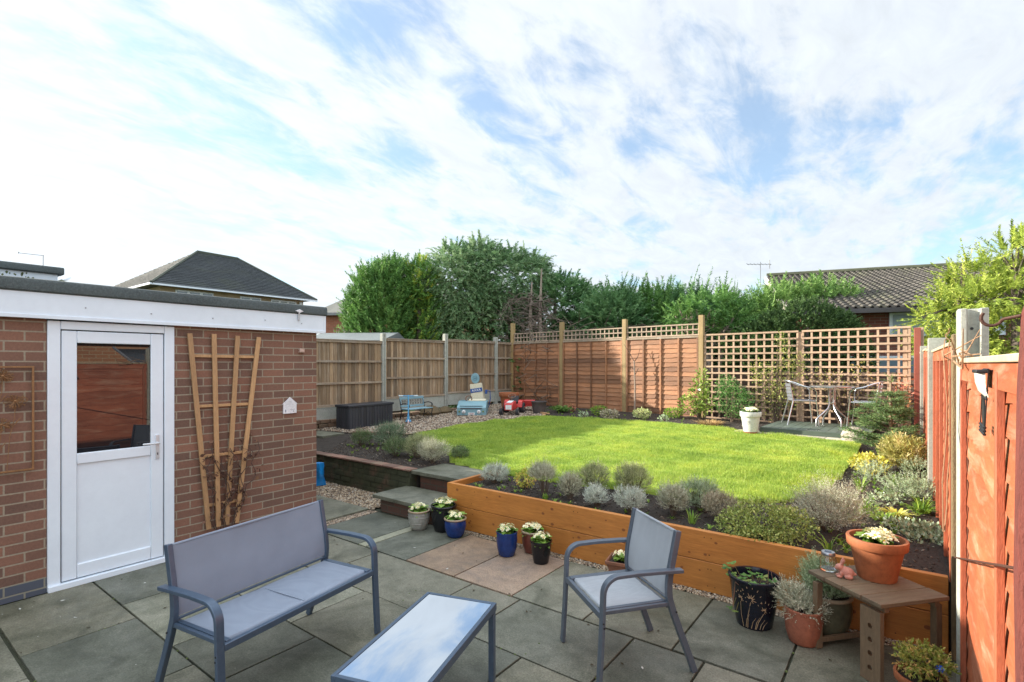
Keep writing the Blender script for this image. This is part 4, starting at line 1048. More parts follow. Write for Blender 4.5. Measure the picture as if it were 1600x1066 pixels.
def pot(name, label, x, y, r, h, mat, shape='round', z=0.002, rim=None, soil_d=.025, cat='plant pot', group=None):
    T_ = thing(name, label, cat, (x, y, z), rnd.uniform(0, 6), group)
    if shape == 'round': pr_ = [(0, 0), (.62 * r, 0), (.68 * r, .02 * h), (.82 * r, .18 * h), (.98 * r, .5 * h), (.99 * r, .72 * h), (.93 * r, .86 * h), (.92 * r, .90 * h)]
    elif shape == 'tall': pr_ = [(0, 0), (.70 * r, 0), (.74 * r, .02 * h), (.90 * r, .3 * h), (.97 * r, .65 * h), (.95 * r, .88 * h), (.95 * r, .9 * h)]
    elif shape == 'cone': pr_ = [(0, 0), (.66 * r, 0), (.68 * r, .01), (.84 * r, .5 * h), (.93 * r, .90 * h), (.95 * r, .91 * h)]
    else: pr_ = [(0, 0), (.62 * r, 0), (.64 * r, .01), (.86 * r, .74 * h), (.865 * r, .78 * h), (.97 * r, .785 * h), (.985 * r, .8 * h)]   # terracotta with collar
    body = pr_ + ([(1.0 * r, .98 * h), (.985 * r, h), (.89 * r, h), (.87 * r, h - .01), (.84 * r, h - soil_d * 1.4)] if rim is None or shape == 'terra' else [])
    if rim is not None and shape != 'terra':
        body = pr_ + [(.86 * r, .91 * h), (.84 * r, h - soil_d * 1.4)]
    g = MB(); g.lathe(body, 40); g.build('body', mat, T_, angle=50)
    if rim is not None and shape != 'terra':
        g = MB(); g.lathe([(.87 * r, .895 * h), (.96 * r, .90 * h), (1.02 * r, .93 * h), (1.03 * r, .965 * h), (1.0 * r, .995 * h), (.93 * r, h), (.87 * r, .97 * h), (.85 * r, .93 * h)], 40); g.build('rim', rim, T_, angle=60)
    g = MB(); g.lathe([(0, h - soil_d + .006), (.4 * r, h - soil_d + .004), (.86 * r, h - soil_d)], 24); g.build('soil', potting, T_)
    return T_, h - soil_d
gp_ = 'glazed pots of cream primroses along the planter'
grey_g = glaze('grey_glaze', (.30, .30, .26), (.19, .19, .17), .35, (.24, .24, .20)); blue_g = glaze('blue_glaze', (.012, .04, .17), (.006, .018, .08), .15, (.01, .03, .11)); black_g = glaze('black_glaze', (.008, .009, .012), (.004, .004, .005), .15)
red_g = glaze('oxblood_glaze', (.16, .045, .028), (.08, .022, .016), .3); tan_rim = M('tan_rim', (.34, .26, .17), (.25, .18, .11), 20, .4, .1)
terra = M('terracotta', (.33, .105, .035), (.23, .068, .022), 6, .75, .3, 60, c3=(.28, .12, .07))
q_, z_ = pot('glazed_pot', 'grey ribbed glazed pot of cream primroses, left of the trio by the step', -4.10, 3.80, .112, .205, grey_g, 'round', rim=tan_rim, group=gp_); primrose(q_, .11, z_, 1)
g = MB()
for k_ in range(4): g.lathe([(.11 * (.93 + .045 * min(k_, 2)) , .07 + .03 * k_), (.11 * (.96 + .042 * min(k_, 2)), .074 + .03 * k_), (.11 * (.93 + .045 * min(k_, 2)), .078 + .03 * k_)], 40)
g.build('ribs', grey_g, q_)
q_, z_ = pot('glazed_pot', 'tall glossy black pot of cream primroses standing behind the grey one', -3.86, 3.93, .135, .27, black_g, 'tall', rim=black_g, group=gp_); primrose(q_, .135, z_, 2, 36)
q_, z_ = pot('glazed_pot', 'squat cobalt blue ribbed pot with tan rim holding cream primroses', -3.63, 3.86, .112, .19, blue_g, 'round', rim=tan_rim, group=gp_); primrose(q_, .11, z_, 3, 20)
q_, z_ = pot('glazed_pot', 'deep blue tall glazed pot of cream primroses on the pink slab joint', -2.90, 3.77, .10, .215, blue_g, 'tall', group=gp_); primrose(q_, .10, z_, 4, 22)
q_, z_ = pot('glazed_pot', 'oxblood brown pot of cream primroses half hidden behind a black pot', -2.76, 3.985, .105, .20, red_g, 'tall', rim=tan_rim, group=gp_); primrose(q_, .11, z_, 5, 26)
q_, z_ = pot('glazed_pot', 'small black bucket shaped pot with cream primroses in front of a brown pot', -2.55, 3.81, .10, .195, black_g, 'cone', group=gp_); primrose(q_, .095, z_, 6, 16)
# square moulded terracotta behind the chair
sq = thing('square_pot', 'square moulded terracotta pot with a few primroses behind the armchair', 'plant pot', (-1.84, 3.93, .002), R(12))
g = MB(); hs = [(.075, 0), (.085, .08), (.10, .125), (.108, .127), (.11, .155), (.098, .155), (.09, .12)]
vs = [(sx * w_, sy * w_, z_) for w_, z_ in hs for sx, sy in ((-1, -1), (1, -1), (1, 1), (-1, 1))]; g.add(vs, [(i * 4 + j, i * 4 + (j + 1) % 4, i * 4 + 4 + (j + 1) % 4, i * 4 + 4 + j) for i in range(6) for j in range(4)] + [(3, 2, 1, 0), (24, 25, 26, 27)])
for sgn, ax in ((1, 0), (-1, 0), (1, 1), (-1, 1)):
    for k_ in range(7):
        u = -.055 + .11 * k_ / 6; zz_ = .055 + .018 * math.sin(k_ * 1.1); rr = .014
        p_ = (u, sgn * .083) if ax else (sgn * .083, u); g.lathe([(0, -rr), (rr * .7, -rr * .7), (rr, 0), (rr * .7, rr * .7), (0, rr)], 8, (p_[0], p_[1], zz_))
g.build('body', M('aged_terracotta', (.25, .11, .06), (.15, .065, .04), 8, .8, .5, 50, c3=(.2, .13, .09)), sq, .004)
MB().bx(-.088, .088, -.088, .088, .12, .135).build('soil', potting, sq); primrose(sq, .085, .135, 8, 6)
# big black pot with floral scratch motif and strawberry plants
bp_, zs = pot('black_patterned_pot', 'large dark navy pot painted with pale seed heads, holding strawberry plants', -.80, 3.78, .18, .36, glaze('navy_glaze', (.010, .012, .022), (.005, .006, .010), .18), 'cone', soil_d=.06, cat='plant pot'); bp_.rotation_euler = (0, 0, 0); bp_.scale = (.92, .92, .90)
mot = M('motif', (.42, .30, .17), (.33, .23, .13), bmp=0); g = MB()
def onpot(u, z_): # u angle around from the camera side
    a_ = R(-78) + u; rr = (.66 + (.93 - .66) * min(1, z_ / .325)) * .18 + .0012 + .003 * math.sin(math.pi * min(1, z_ / .325)); return (rr * math.cos(a_), rr * math.sin(a_), z_)
def stroke(pts, w0, w1=None):
    w1 = w0 if w1 is None else w1; n_ = len(pts); g.tube([onpot(*p_) for p_ in pts], [w0 + (w1 - w0) * i / (n_ - 1) for i in range(n_)], 5)
for (u0, z1, hd_, ln_) in ((-.15, .235, .062, -.35), (.42, .155, .048, .1), (-.62, .22, .04, -.6)):
    stroke([(ln_, .01), ((u0 + ln_) / 2 - .05, z1 * .45), (u0, z1 - .02)], .0022)
    for k_ in range(7):
        a_ = R(-10 + 33 * k_ - 40); r1 = hd_ * (.75 + .25 * (k_ % 2)); stroke([(u0 + .06 * math.cos(a_), z1 + .01 * math.sin(a_)), (u0 + r1 * 5 * math.cos(a_) * .8, z1 + r1 * math.sin(a_) * .8)], .0035, .001)
    for k_ in range(6):
        a_ = R(10 + 30 * k_ - 20); r1 = hd_ * 1.5; stroke([(u0 + r1 * 4.3 * math.cos(a_), z1 + r1 * .9 * math.sin(a_)), (u0 + r1 * 5 * math.cos(a_), z1 + r1 * 1.1 * math.sin(a_))], .0028, .001)
for u0, l_ in ((.2, .11), (.45, .09), (.6, .07), (-.3, .12), (.0, .1)): stroke([(u0 - .15, .012), (u0 - .08, l_ * .6), (u0 + .08, l_)], .0024, .0008)
g.build('seed_head_motif', mot, bp_)
straw = leaf_mat('strawberry_leaf', (.04, .10, .02), (.08, .17, .035), (.22, .16, .05), .5)
def trifoliate(root, specs, seed, nm='strawberry_plants'):
    mb = MB(); q = random.Random(seed)
    for (x, y, z, s_) in specs:
        a0 = q.uniform(0, 6.28); tn = q.random() * .8
        for k_ in range(3):
            a1 = a0 + k_ * 1.9; d = Vector((math.cos(a1), math.sin(a1), q.uniform(-.3, .25))); sd_ = Vector((-d.y, d.x, 0)).normalized(); c = Vector((x, y, z))
            ring = [c] + [c + d * s_ * tt + sd_ * s_ * w_ + Vector((0, 0, -.12 * s_ * abs(w_) * 4 + .1 * s_)) for tt, w_ in ((.25, .3), (.5, .42), (.75, .38), (.9, .2), (1, 0), (.9, -.2), (.75, -.38), (.5, -.42), (.25, -.3))]
            n0 = len(ring); mid = c + d * s_ * .55; ring.append(mid); mb.add(ring, [(i, i + 1, n0) for i in range(0, n0 - 1)] + [(n0 - 1, 0, n0)], 0, tn)
        mb.tube([(x * .55, y * .55, zs), (x * .9, y * .9, z - .01), (x, y, z)], .0015, 4, 0, .9)
    return mb.build(nm, straw, root)
spc = []
for i in range(26):
    a_ = rnd.uniform(0, 6.28); rr = .155 * math.sqrt(rnd.random()) + .01; spc.append((rr * math.cos(a_), rr * math.sin(a_), zs + rnd.uniform(.015, .055), rnd.uniform(.025, .042)))
spc += [(-.2, .02, .37, .045), (-.17, .05, .40, .04), (-.19, -.02, .385, .035), (-.1, -.165, .13, .03), (-.13, -.16, .145, .026)]
trifoliate(bp_, spc, 9)
g = MB(); g.tube([(-.06, -.13, zs), (-.09, -.175, .345), (-.095, -.172, .3), (-.11, -.155, .15)], .0022, 5); g.tube([(.09, .0, zs), (.10, -.02, .44)], .0015, 4); g.tube([(.13, .02, zs), (.11, .0, .42)], .0015, 4); g.build('runner', M('reddish_stem', (.35, .17, .1), bmp=0), bp_)

# wooden slatted side table and its things
wood = M('weathered_wood', (.17, .12, .07), (.095, .068, .04), 3, .8, .5, 40, st_=(2, 14, 14), tint=.15, c3=(.15, .14, .08), dist=.003)
wood_v = M('weathered_wood_v', (.18, .12, .065), (.10, .07, .04), 3, .8, .5, 40, st_=(14, 14, 2), tint=.15, dist=.003)
wt = thing('side_table', 'small weathered wooden slat table holding the jar and terracotta pot', 'side table', (-.135, 3.735, 0.002), R(49.5))
# local X = along boards, local -Y = towards the armchair side front
for k_ in range(4):
    y = .185 - k_ * .1235; MB().bx(-.235 + .004 * k_, .235 + .006 * (k_ == 3), y - .060, y + .060, .435, .458, t=rnd.random()).build('top_board', wood, wt, .003)
for x in (-.17, .17): MB().bx(x - .016, x + .016, -.235, .235, .4045, .434).build('batten', wood_v, wt, .002)
g = MB(); holes = (.31, .235, .16, .08)
fx = (-.12, .0)
zz0 = 0
for hz_ in sorted(holes):
    g.bx(-.215, -.19, -.235, -.11, zz0, hz_ - .017); g.bx(-.215, -.19, -.235, -.19, hz_ - .017, hz_ + .017); g.bx(-.215, -.19, -.155, -.11, hz_ - .017, hz_ + .017); zz0 = hz_ + .017
g.bx(-.215, -.19, -.235, -.11, zz0, .404)
for hz_ in holes: g.lathe([(.0145, 0), (.0255, 0), (.0255, .001), (.0145, .001)], 20, (-.2152, -.1725, hz_), X=Matrix.Rotation(R(-90), 3, 'Y'))
g.build('leg', wood_v, wt, label='wide front plank leg with a row of holes')
for (x0, y0) in ((-.215, .19), (.20, .17), (.205, -.20)): MB().bx(x0 - .02, x0 + .02, y0 - .018, y0 + .018, 0, .404).build('leg', wood_v, wt, .002)
MB().bx(-.19, .18, .18, .2, .03, .06).build('stretcher', wood_v, wt, .002)
tz = .46
px_, py_ = gp(1370, 903, tz)
tp_, zs2 = pot('terracotta_pot', 'large plain terracotta pot of cream primroses on the slatted table', px_, py_, .158, .243, terra, 'terra', z=tz + .002, soil_d=.035, cat='plant pot'); primrose(tp_, .12, zs2 - .01, 12, 26, .019, .95)
px_, py_ = gp(1294, 891, tz)
jr = thing('solar_jar', 'small clear ribbed glass jar with silver lid beside the rabbit', 'jar', (px_, py_, tz + .001))
m, t, b, o = new_mat('jar_glass'); b.inputs['Transmission Weight'].default_value = 1; b.inputs['IOR'].default_value = 1.45; b.inputs['Roughness'].default_value = .02; b.inputs['Base Color'].default_value = (.92, .95, .97, 1)
g = MB(); n = 48; vs = []; prof_ = [(.0, .001), (.038, .001), (.044, .008), (.046, .03), (.045, .07), (.036, .088), (.035, .095), (.033, .095), (.034, .086), (.0425, .069), (.0435, .03), (.041, .012), (0, .008)]
for j in range(n):
    a_ = 6.2832 * j / n
    for (r_, z_) in prof_:
        rr = r_ * (1 + (.025 * math.cos(a_ * 24) if .02 < z_ < .08 and r_ > .044 else 0)); vs.append((rr * math.cos(a_), rr * math.sin(a_), z_))
k = len(prof_); g.add(vs, [(j * k + i, ((j + 1) % n) * k + i, ((j + 1) % n) * k + i + 1, j * k + i + 1) for j in range(n) for i in range(k - 1)]); g.build('glass_body', m, jr)
silver = M('silver_lid', (.45, .46, .48), (.36, .37, .4), rough=.3, metal=.9, bmp=0)
g = MB(); g.lathe([(.0, .096), (.038, .096), (.039, .098), (.039, .112), (.036, .116), (0, .116)], 32); g.build('lid', silver, jr)
MB().bx(-.018, .018, -.014, .014, .1162, .1185).build('solar_panel', M('solar', (.06, .09, .14), (.04, .06, .1), rough=.2, bmp=0), jr)
# rabbit figurine: ellipsoids fused by remesh
px_, py_ = gp(1318, 903, tz)
g = MB()
def ell(c, r, X=None, n=14):
    vs = []; fs = []; m_ = 9
    pr__ = [(math.sin(math.pi * i / m_), math.cos(math.pi * i / m_)) for i in range(m_ + 1)]
    g.lathe([(0 if i in (0, m_) else p_[0], p_[1]) for i, p_ in enumerate(pr__)], n, c, X=(X or Matrix.Identity(3)) @ Matrix.Diagonal(r))
ell((.018, 0, .034), (.036, .026, .030)); ell((.004, 0, .04), (.026, .022, .028)); ell((-.020, 0, .060), (.022, .018, .019)); ell((-.036, 0, .054), (.010, .010, .008))
for s_ in (-1, 1):
    ell((-.006, s_ * .012, .090), (.007, .005, .026), Matrix.Rotation(R(22), 3, 'Y') @ Matrix.Rotation(R(-14 * s_), 3, 'X')); ell((-.022, s_ * .013, .010), (.016, .008, .009)); ell((.022, s_ * .022, .014), (.022, .010, .013)); ell((-.014, s_ * .014, .026), (.008, .008, .016))
ell((.055, 0, .028), (.010, .010, .010))
rb = g.build('rabbit_figurine', M('pink_clay', (.52, .23, .17), (.40, .17, .13), 30, .6, .1, c3=(.6, .33, .26)), None); rb.location = (px_, py_, tz); rb.rotation_euler = (0, 0, R(15)); rb.scale = (1.05,) * 3
rm = rb.modifiers.new('remesh', 'REMESH'); rm.mode = 'VOXEL'; rm.voxel_size = .0022; rm.use_smooth_shade = True; sm = rb.modifiers.new('smooth', 'SMOOTH'); sm.iterations = 5; sm.factor = .6
meta(rb, 'little pink clay rabbit sitting on the table next to the jar', 'rabbit figurine')

# pots right of the black one
fuzz_g = leaf_mat('lavender_leaf', (.13, .18, .09), (.26, .33, .18), (.40, .45, .29), .7, .2)
fuzz_s = leaf_mat('silver_leaf', (.17, .18, .12), (.34, .35, .25), (.50, .49, .38), .75, .2)
def bush(name, parent, ells, n, L, nn, ll, lw, mat, seed, upw=.6, c=None, droop=.0, zmin=None, shell=.3, spread=.9, lvar=.5):
    P, Nn = ell_pts(ells, n, shell, seed, zmin)
    D = unit(Nn + np.array([0, 0, upw])); V, F, T_ = sprays(P, D, L, nn, ll, lw, droop, seed, spread, flat=False, lvar=lvar)
    return np_obj(name, V, F, mat, parent, T_)
q_, z_ = pot('terracotta_pot', 'short stained terracotta pot of grey heather in front of the glazed lavender pot', -.50, 3.72, .112, .215, M('stained_terracotta', (.34, .11, .055), (.2, .07, .04), 7, .8, .3, 50, c3=(.10, .05, .035)), 'tall', rim=None, cat='plant pot')
bush('heather', q_, [(0, 0, .21, .10, .10, .05), (-.07, .03, .26, .08, .08, .08), (.03, .04, .22, .09, .08, .06)], 1000, .06, 14, .018, .0045, fuzz_s, 21, zmin=.17); q_.rotation_euler = (0, 0, R(10))
q_, z_ = pot('glazed_pot', 'wide olive brown glazed pot with tan rim holding a green lavender', -.40, 3.93, .15, .27, glaze('olive_glaze', (.10, .10, .06), (.05, .045, .03), .3, (.13, .09, .05)), 'round', rim=tan_rim, cat='plant pot'); q_.rotation_euler = (0, 0, 0)
bush('lavender', q_, [(0, .0, .30, .12, .11, .07), (-.06, .02, .36, .07, .07, .11), (.05, 0, .33, .09, .08, .08)], 1100, .08, 14, .022, .0045, fuzz_g, 22, upw=1.2, zmin=.22)
q_, z_ = pot('terracotta_pot', 'terracotta pot at the bottom right corner with a leafy shrub and blue pinwheel', .075, 3.36, .115, .165, terra, 'terra', cat='plant pot'); q_.rotation_euler = (0, 0, 0)
P, Nn = ell_pts([(0, 0, .24, .11, .11, .07), (.03, 0, .25, .10, .08, .06)], 420, .2, 23); lm = leaf_mat('hebe_leaf', (.12, .15, .03), (.26, .29, .06), (.40, .26, .10), .6)
V, F, T_ = sprays(P, unit(Nn + [0, 0, .4]), .035, 7, .022, .009, .1, 23, .8, flat=False); np_obj('foliage', V, F, lm, q_, T_)
g = MB()
for i in range(22): a_ = rnd.uniform(0, 6.28); r_ = rnd.uniform(.02, .09); g.tube([(0, 0, .13), (r_ * .4 * math.cos(a_), r_ * .4 * math.sin(a_), .2), (r_ * math.cos(a_), r_ * math.sin(a_), .26)], .0016, 4)
g.build('stems', twig, q_)
g = MB(); g.tube([(.06, -.05, .12), (.07, -.08, .26)], .002, 5); g.build('stick', MATS['screw'], q_)
g = MB()
for k_ in range(6): a_ = k_ * 1.047; g.add([(.07, -.085, .262), (.07 + .02 * math.cos(a_), -.088, .262 + .02 * math.sin(a_)), (.07 + .016 * math.cos(a_ + .7), -.082, .262 + .016 * math.sin(a_ + .7))], [(0, 1, 2)])
g.lathe([(0, -.004), (.007, 0), (0, .004)], 8, (.07, -.09, .262)); g.build('pinwheel', M('blue_foil', (.03, .10, .45), (.02, .06, .3), rough=.3, bmp=0), q_)

# solar lamp and hanging metal ornament on the orange fence
def fx_(px, py, off=0):
    a_ = (px - 800) / 810; # intersect with plane X = .23-off
    X = .232 - off; d = X / (a_ * ct - st); return (d * (a_ * st + ct), 1.75 - (py - 569) / 810 * d)
y1_, z1_ = fx_(1552, 574); y2_, z2_ = fx_(1541, 598)
lm_ = thing('solar_fence_lamp', 'white ribbed solar lamp with black top on the orange fence', 'lamp', (.232, (y1_ + y2_) / 2, z1_ - .02))
g = MB(); g.bx(-.040, -.002, -.06, .06, 0, .012); g.build('top', MATS['black'], lm_, .003)
g = MB(); vs = []; n_ = 12
for j in range(n_ + 1):
    u = -1 + 2 * j / n_; y = u * .055
    for zz_, dx in ((0, .034), (-.03, .032), (-.06, .024), (-.08, .006)):
        sc_ = math.sqrt(max(0, 1 - (abs(u) ** 3))) ; vs.append((-.004 - dx * (.35 + .65 * sc_), y * (1 - .25 * (-zz_ / .07)), zz_))
fs = [(j * 4 + i, j * 4 + i + 1, j * 4 + 5 + i, j * 4 + 4 + i) for j in range(n_) for i in range(3)]
g.add(vs, fs); g.build('lens', M('frosted_lens', (.62, .62, .56), (.5, .5, .45), 90, .3, .3, 60), lm_)
for u in (-.05, -.025, 0, .025, .05): pass
hz1 = fx_(1551, 578); hz2 = fx_(1540, 676)
or_ = thing('hanging_ornament', 'narrow black metal hanging ornament below the lamp on the orange fence', 'ornament', (.222, hz1[0], hz2[1]))
H_ = hz1[1] - hz2[1]; g = MB()
yl = .13; lean_ = .10
def L_(y, z): return (0, y + lean_ * (1 - z / H_), z)
g.tube([L_(0, 0), L_(0, H_)], .0017, 6); g.tube([L_(yl, 0), L_(yl, H_)], .0017, 6)
for z in (.0, .012, .024): g.tube([L_(0, z), L_(yl, z + .004)], .005, 5)
g.tube([L_(0, H_), L_(yl, H_)], .004, 5)
for z in (.55, .60, .65, .69): g.tube([L_(0, H_ * z), L_(yl * .4, H_ * (z + .03)), L_(yl, H_ * z)], .0035, 5)
g.build('frame', MATS['black'], or_)
g = MB(); pz = H_ * .12
g.prism([(.02, .0), (.036, .01), (.045, .035), (.04, .05), (.046, .06), (.042, .075), (.034, .085), (.036, .11), (.028, .13), (.026, .1), (.018, .075), (.012, .05), (.012, .02)], -.002, .002, Matrix.Translation((0, .06, pz)) @ Matrix.Diagonal((1, 2.2, 1.1, 1)) @ Matrix(((0, 0, 1, 0), (1, 0, 0, 0), (0, 1, 0, 0), (0, 0, 0, 1)))); g.build('bird', MATS['black'], or_)

# ================================================================== BACK OF THE GARDEN
# deck box
bl = M('black_plastic', (.035, .038, .046), (.02, .022, .028), 4, .45, .3, 40, st_=(10, 10, 1), tint=.2)
db = thing('storage_box', 'long black wood effect plastic storage box against the left board fence', 'storage box', (-8.93, 6.78, .43), R(2))
g = MB(); n_ = 16
for k_ in range(n_): y = -.56 + 1.12 * k_ / n_; g.bx(-.205, .205 + rnd.uniform(0, .004), y + .003, y + 1.12 / n_ - .003, 0, .455, t=rnd.random())
for k_ in range(6): x = -.2 + .4 * k_ / 6; g.bx(x + .003, x + .063, -.568, .568, 0, .453, t=rnd.random())
g.bx(-.2, .2, -.555, .555, .005, .45); g.build('body', bl, db, .003)
MB().bx(-.222, .222, -.585, .585, .457, .505).build('lid', bl, db, .01)
# blue child's bench
pb = M('pale_blue_paint', (.22, .37, .43), (.17, .30, .36), 10, .5, .2, tint=.1); iron = M('cast_iron', (.018, .018, .02), (.01, .01, .012), rough=.4, bmp=.2)
kb = thing('child_bench', "small child's bench with pale blue slats and black cast iron ends", 'bench', (-8.72, 8.02, zl(8) + .01), R(-88))
for sx in (-1, 1):
    x = sx * .36; g = MB()
    g.tube([(x, .13, 0), (x, .11, .14), (x, .13, .24)], .011, 6); g.tube([(x, -.17, 0), (x, -.12, .15), (x, -.12, .25), (x, -.17, .5)], .011, 6); g.tube([(x, .13, .24), (x, -.12, .24)], .011, 6)
    g.tube([(x, -.14, .36), (x, .0, .385), (x, .10, .37), (x, .14, .34), (x, .13, .31), (x, .11, .31)], .010, 6); g.tube([(x, .12, .24), (x, .10, .37)], .007, 6)
    g.tube([(x, .1, .1), (x, 0, .16), (x, -.11, .1)], .007, 6); g.build('iron_end', iron, kb)
for k_ in range(4): y = .12 - k_ * .07; MB().bx(-.37, .37, y - .027, y + .027, .25, .268, t=rnd.random()).build('seat_slat', pb, kb, .003)
MB().bar((-.37, -.165, .49), (.37, -.165, .49), .016, .055, t=.6).build('back_slat', pb, kb, .003); MB().bar((-.37, -.135, .315), (.37, -.135, .315), .016, .04, t=.6).build('back_slat', pb, kb, .003)
g = MB()
for x in (-.35, .35): g.bar((x, -.138, .33), (x, -.158, .47), .03, .012, up=(0, 1, 0))
g.build('back_stile', pb, kb)
g = MB()
for i in range(17):
    x = -.32 + .04 * i; g.tube([(x, -.142, .335), (x + (.02 if i % 2 else -.02), -.15, .40), (x, -.158, .465)], .0045, 4)
for i in range(8):
    x = -.28 + .08 * i; g.tube([(x + .022 * math.cos(a_ * .785), -.15, .40 + .03 * math.sin(a_ * .785)) for a_ in range(9)], .004, 4)
g.build('iron_lattice', iron, kb)
g = MB(); g.bx(-.42, .42, -.2, .22, -.008, .012); meta(g.build('bench_mat', M('dark_mat', (.03, .03, .034), (.02, .02, .02))), 'thin dark slab the blue bench stands on', 'slab').location = (-8.72, 8.02, zl(8) + .012)
# scooter
sk = M('scooter_blue', (.10, .36, .60), (.08, .28, .5), rough=.35, bmp=0); rub_ = M('rubber', (.02, .02, .022), (.012, .012, .013), rough=.8)
sc_ = thing('scooter', "child's light blue kick scooter standing between the black box and bench", 'scooter', (-8.42, 7.50, zl(7.5) + .0), R(48))
g = MB(); g.prism([(-.06, 0), (-.05, .38), (.05, .38), (.06, 0)], .045, .06); g.tube([(0, -.02, .05), (0, -.06, .14)], .02, 8); g.build('deck', sk, sc_, .003)
g = MB(); g.tube([(0, -.06, .06), (0, .0, .62)], .014, 8); g.prism([(-.035, .06), (.035, .06), (.02, .2), (-.02, .2)], -.01, .01, Matrix.Translation((0, -.07, 0)) @ Matrix.Rotation(R(90), 4, 'X')); g.build('stem', sk, sc_)
g = MB(); g.tube([(-.16, .0, .60), (.16, 0, .60)], .011, 8); g.build('handlebar', sk, sc_); g = MB(); g.tube([(-.2, 0, .60), (-.11, 0, .60)], .016, 8); g.tube([(.11, 0, .60), (.2, 0, .60)], .016, 8); g.build('grip', M('pale_grip', (.5, .6, .62), bmp=0), sc_)
for (x, y) in ((0, -.1), (0, .4)):
    g = MB(); g.lathe([(0, -.014), (.05, -.014), (.056, 0), (.05, .014), (0, .014)], 20, (x, y, .05), X=Matrix.Rotation(R(90), 3, 'Y')); w0 = g.build('wheel', M('wheel_white', (.55, .5, .52), bmp=0), sc_)
    g = MB(); g.lathe([(0, -.018), (.022, -.018), (.022, .018), (0, .018)], 12, (x, y, .05), X=Matrix.Rotation(R(90), 3, 'Y')); g.build('hub', M('hub_red', (.5, .05, .05), bmp=0), w0)
g = MB(); g.lathe([(0, -.05), (.09, -.03), (.12, 0), (.09, .05), (0, .07)], 9); o = g.build('garden_stone', M('pale_stone', (.34, .29, .2), (.22, .18, .12), 12, .85, .5)); o.location = (-8.7, 7.45, zl(7.5) + .03); o.scale = (1, .7, .6); meta(o, 'small pale stone at the foot of the light blue scooter', 'stone')
for (x, y, s_, lbl) in ((-9.0, 8.72, 1.5, 'mossy brown rock in the gravel between bench and toy car'), (-8.95, 9.15, 1.1, 'smaller mossy rock touching the back of the toy car')):
    g = MB(); g.lathe([(0, -.05), (.13, -.03), (.16, .04), (.12, .10), (.05, .14), (0, .15)], 11); o = g.build('mossy_rock', M('mossy_rock', (.15, .10, .05), (.07, .06, .03), 7, .9, .8, 30, c3=(.08, .10, .03), dist=.02)); o.location = (x, y, zl(y) + .03); o.scale = (s_, s_ * 1.2, s_); meta(o, lbl, 'rock')
# toy car
cb = M('toy_blue', (.19, .33, .37), (.15, .27, .31), 12, .55, .2, c3=(.15, .3, .34)); cream = M('cream_paint', (.62, .57, .42), (.52, .48, .35), 10, .6, .15)
cfx, cfy = (-8.26 - 7.71) / 2, (8.83 + 9.24) / 2; fw = math.atan2(.41, .55)
car = thing('toy_car', 'pale blue wooden toy pedal car with white round headlights', 'toy car', (cfx, cfy, zl(9) - .035), fw)
# local X across, local -Y forward; front face at y=0, body extends to +Y
prof_c = [(0, .07), (0, .25), (.03, .27), (.30, .38), (.92, .38), (.92, .07)]
g = MB(); TM = Matrix(((0, 0, 1, 0), (1, 0, 0, 0), (0, 1, 0, 0), (0, 0, 0, 1))); g.prism([(0, .07), (0, .25), (.035, .275), (.34, .375), (.40, .375), (.40, .07)], -.34, .34, TM)
g.prism([(.40, .07), (.40, .375), (.95, .36), (.95, .07)], .30, .34, TM); g.prism([(.40, .07), (.40, .375), (.95, .36), (.95, .07)], -.34, -.30, TM); g.bx(-.3, .3, .9, .95, .07, .36); g.bx(-.3, .3, .4, .9, .07, .10); g.build('body', cb, car, .008)
g = MB(); g.bx(-.12, .30, .38, .93, .377, .395); g.bx(-.27, .27, .50, .80, .28, .30); g.build('seat', cream, car, .004)
g = MB(); g.bx(-.26, .24, -.008, .01, .215, .245); g.bx(-.27, .25, .02, .05, .284, .29); g.build('grille', M('dark_grey', (.06, .07, .08), bmp=0), car, .003)
for x in (-.18, .17):
    g = MB(); g.lathe([(0, 0), (.043, 0), (.043, .012), (.03, .02), (0, .02)], 20, (x, 0, .155), X=Matrix.Rotation(R(90), 3, 'X')); h_ = g.build('headlight', M('white_paint', (.72, .72, .70), bmp=0), car)
    g = MB(); g.lathe([(0, 0), (.014, 0), (.012, .006), (0, .008)], 10, (x, -.02, .155), X=Matrix.Rotation(R(90), 3, 'X')); g.build('bulb', M('grey_paint', (.25, .25, .25), bmp=0), h_)
for x in (-.28, .27):
    g = MB(); g.lathe([(0, 0), (.022, 0), (.02, .01), (0, .012)], 12, (x, 0, .16), X=Matrix.Rotation(R(90), 3, 'X')); g.build('indicator', M('olive_lens', (.16, .22, .06), bmp=0), car)
pl_ = MB().bx(-.075, .075, -.008, 0, .085, .135).build('number_plate', MATS['white_paint'], car, .002)
text_mesh('plate_text', '4228', .05, M('red_text', (.35, .03, .05), bmp=0), pl_, Matrix.Translation((0, -.0095, .11)) @ Matrix.Rotation(R(90), 4, 'X'))
for x in (-.29, .29):
    for y in (.12, .78):
        g = MB(); g.lathe([(0, -.03), (.085, -.03), (.095, 0), (.085, .03), (0, .03)], 20, (x, y, .09), X=Matrix.Rotation(R(90), 3, 'Y')); g.build('wheel', rub_, car)
g = MB(); g.tube([(-.1 + .075 * math.cos(a_ * .524), .42 + .02 * math.sin(a_ * .524), .43 + .07 * math.sin(a_ * .524)) for a_ in range(13)], .012, 6); g.tube([(-.1, .4, .3), (-.1, .42, .42)], .012, 6); g.build('steering_wheel', M('brown_leather', (.18, .09, .05), bmp=0), car)
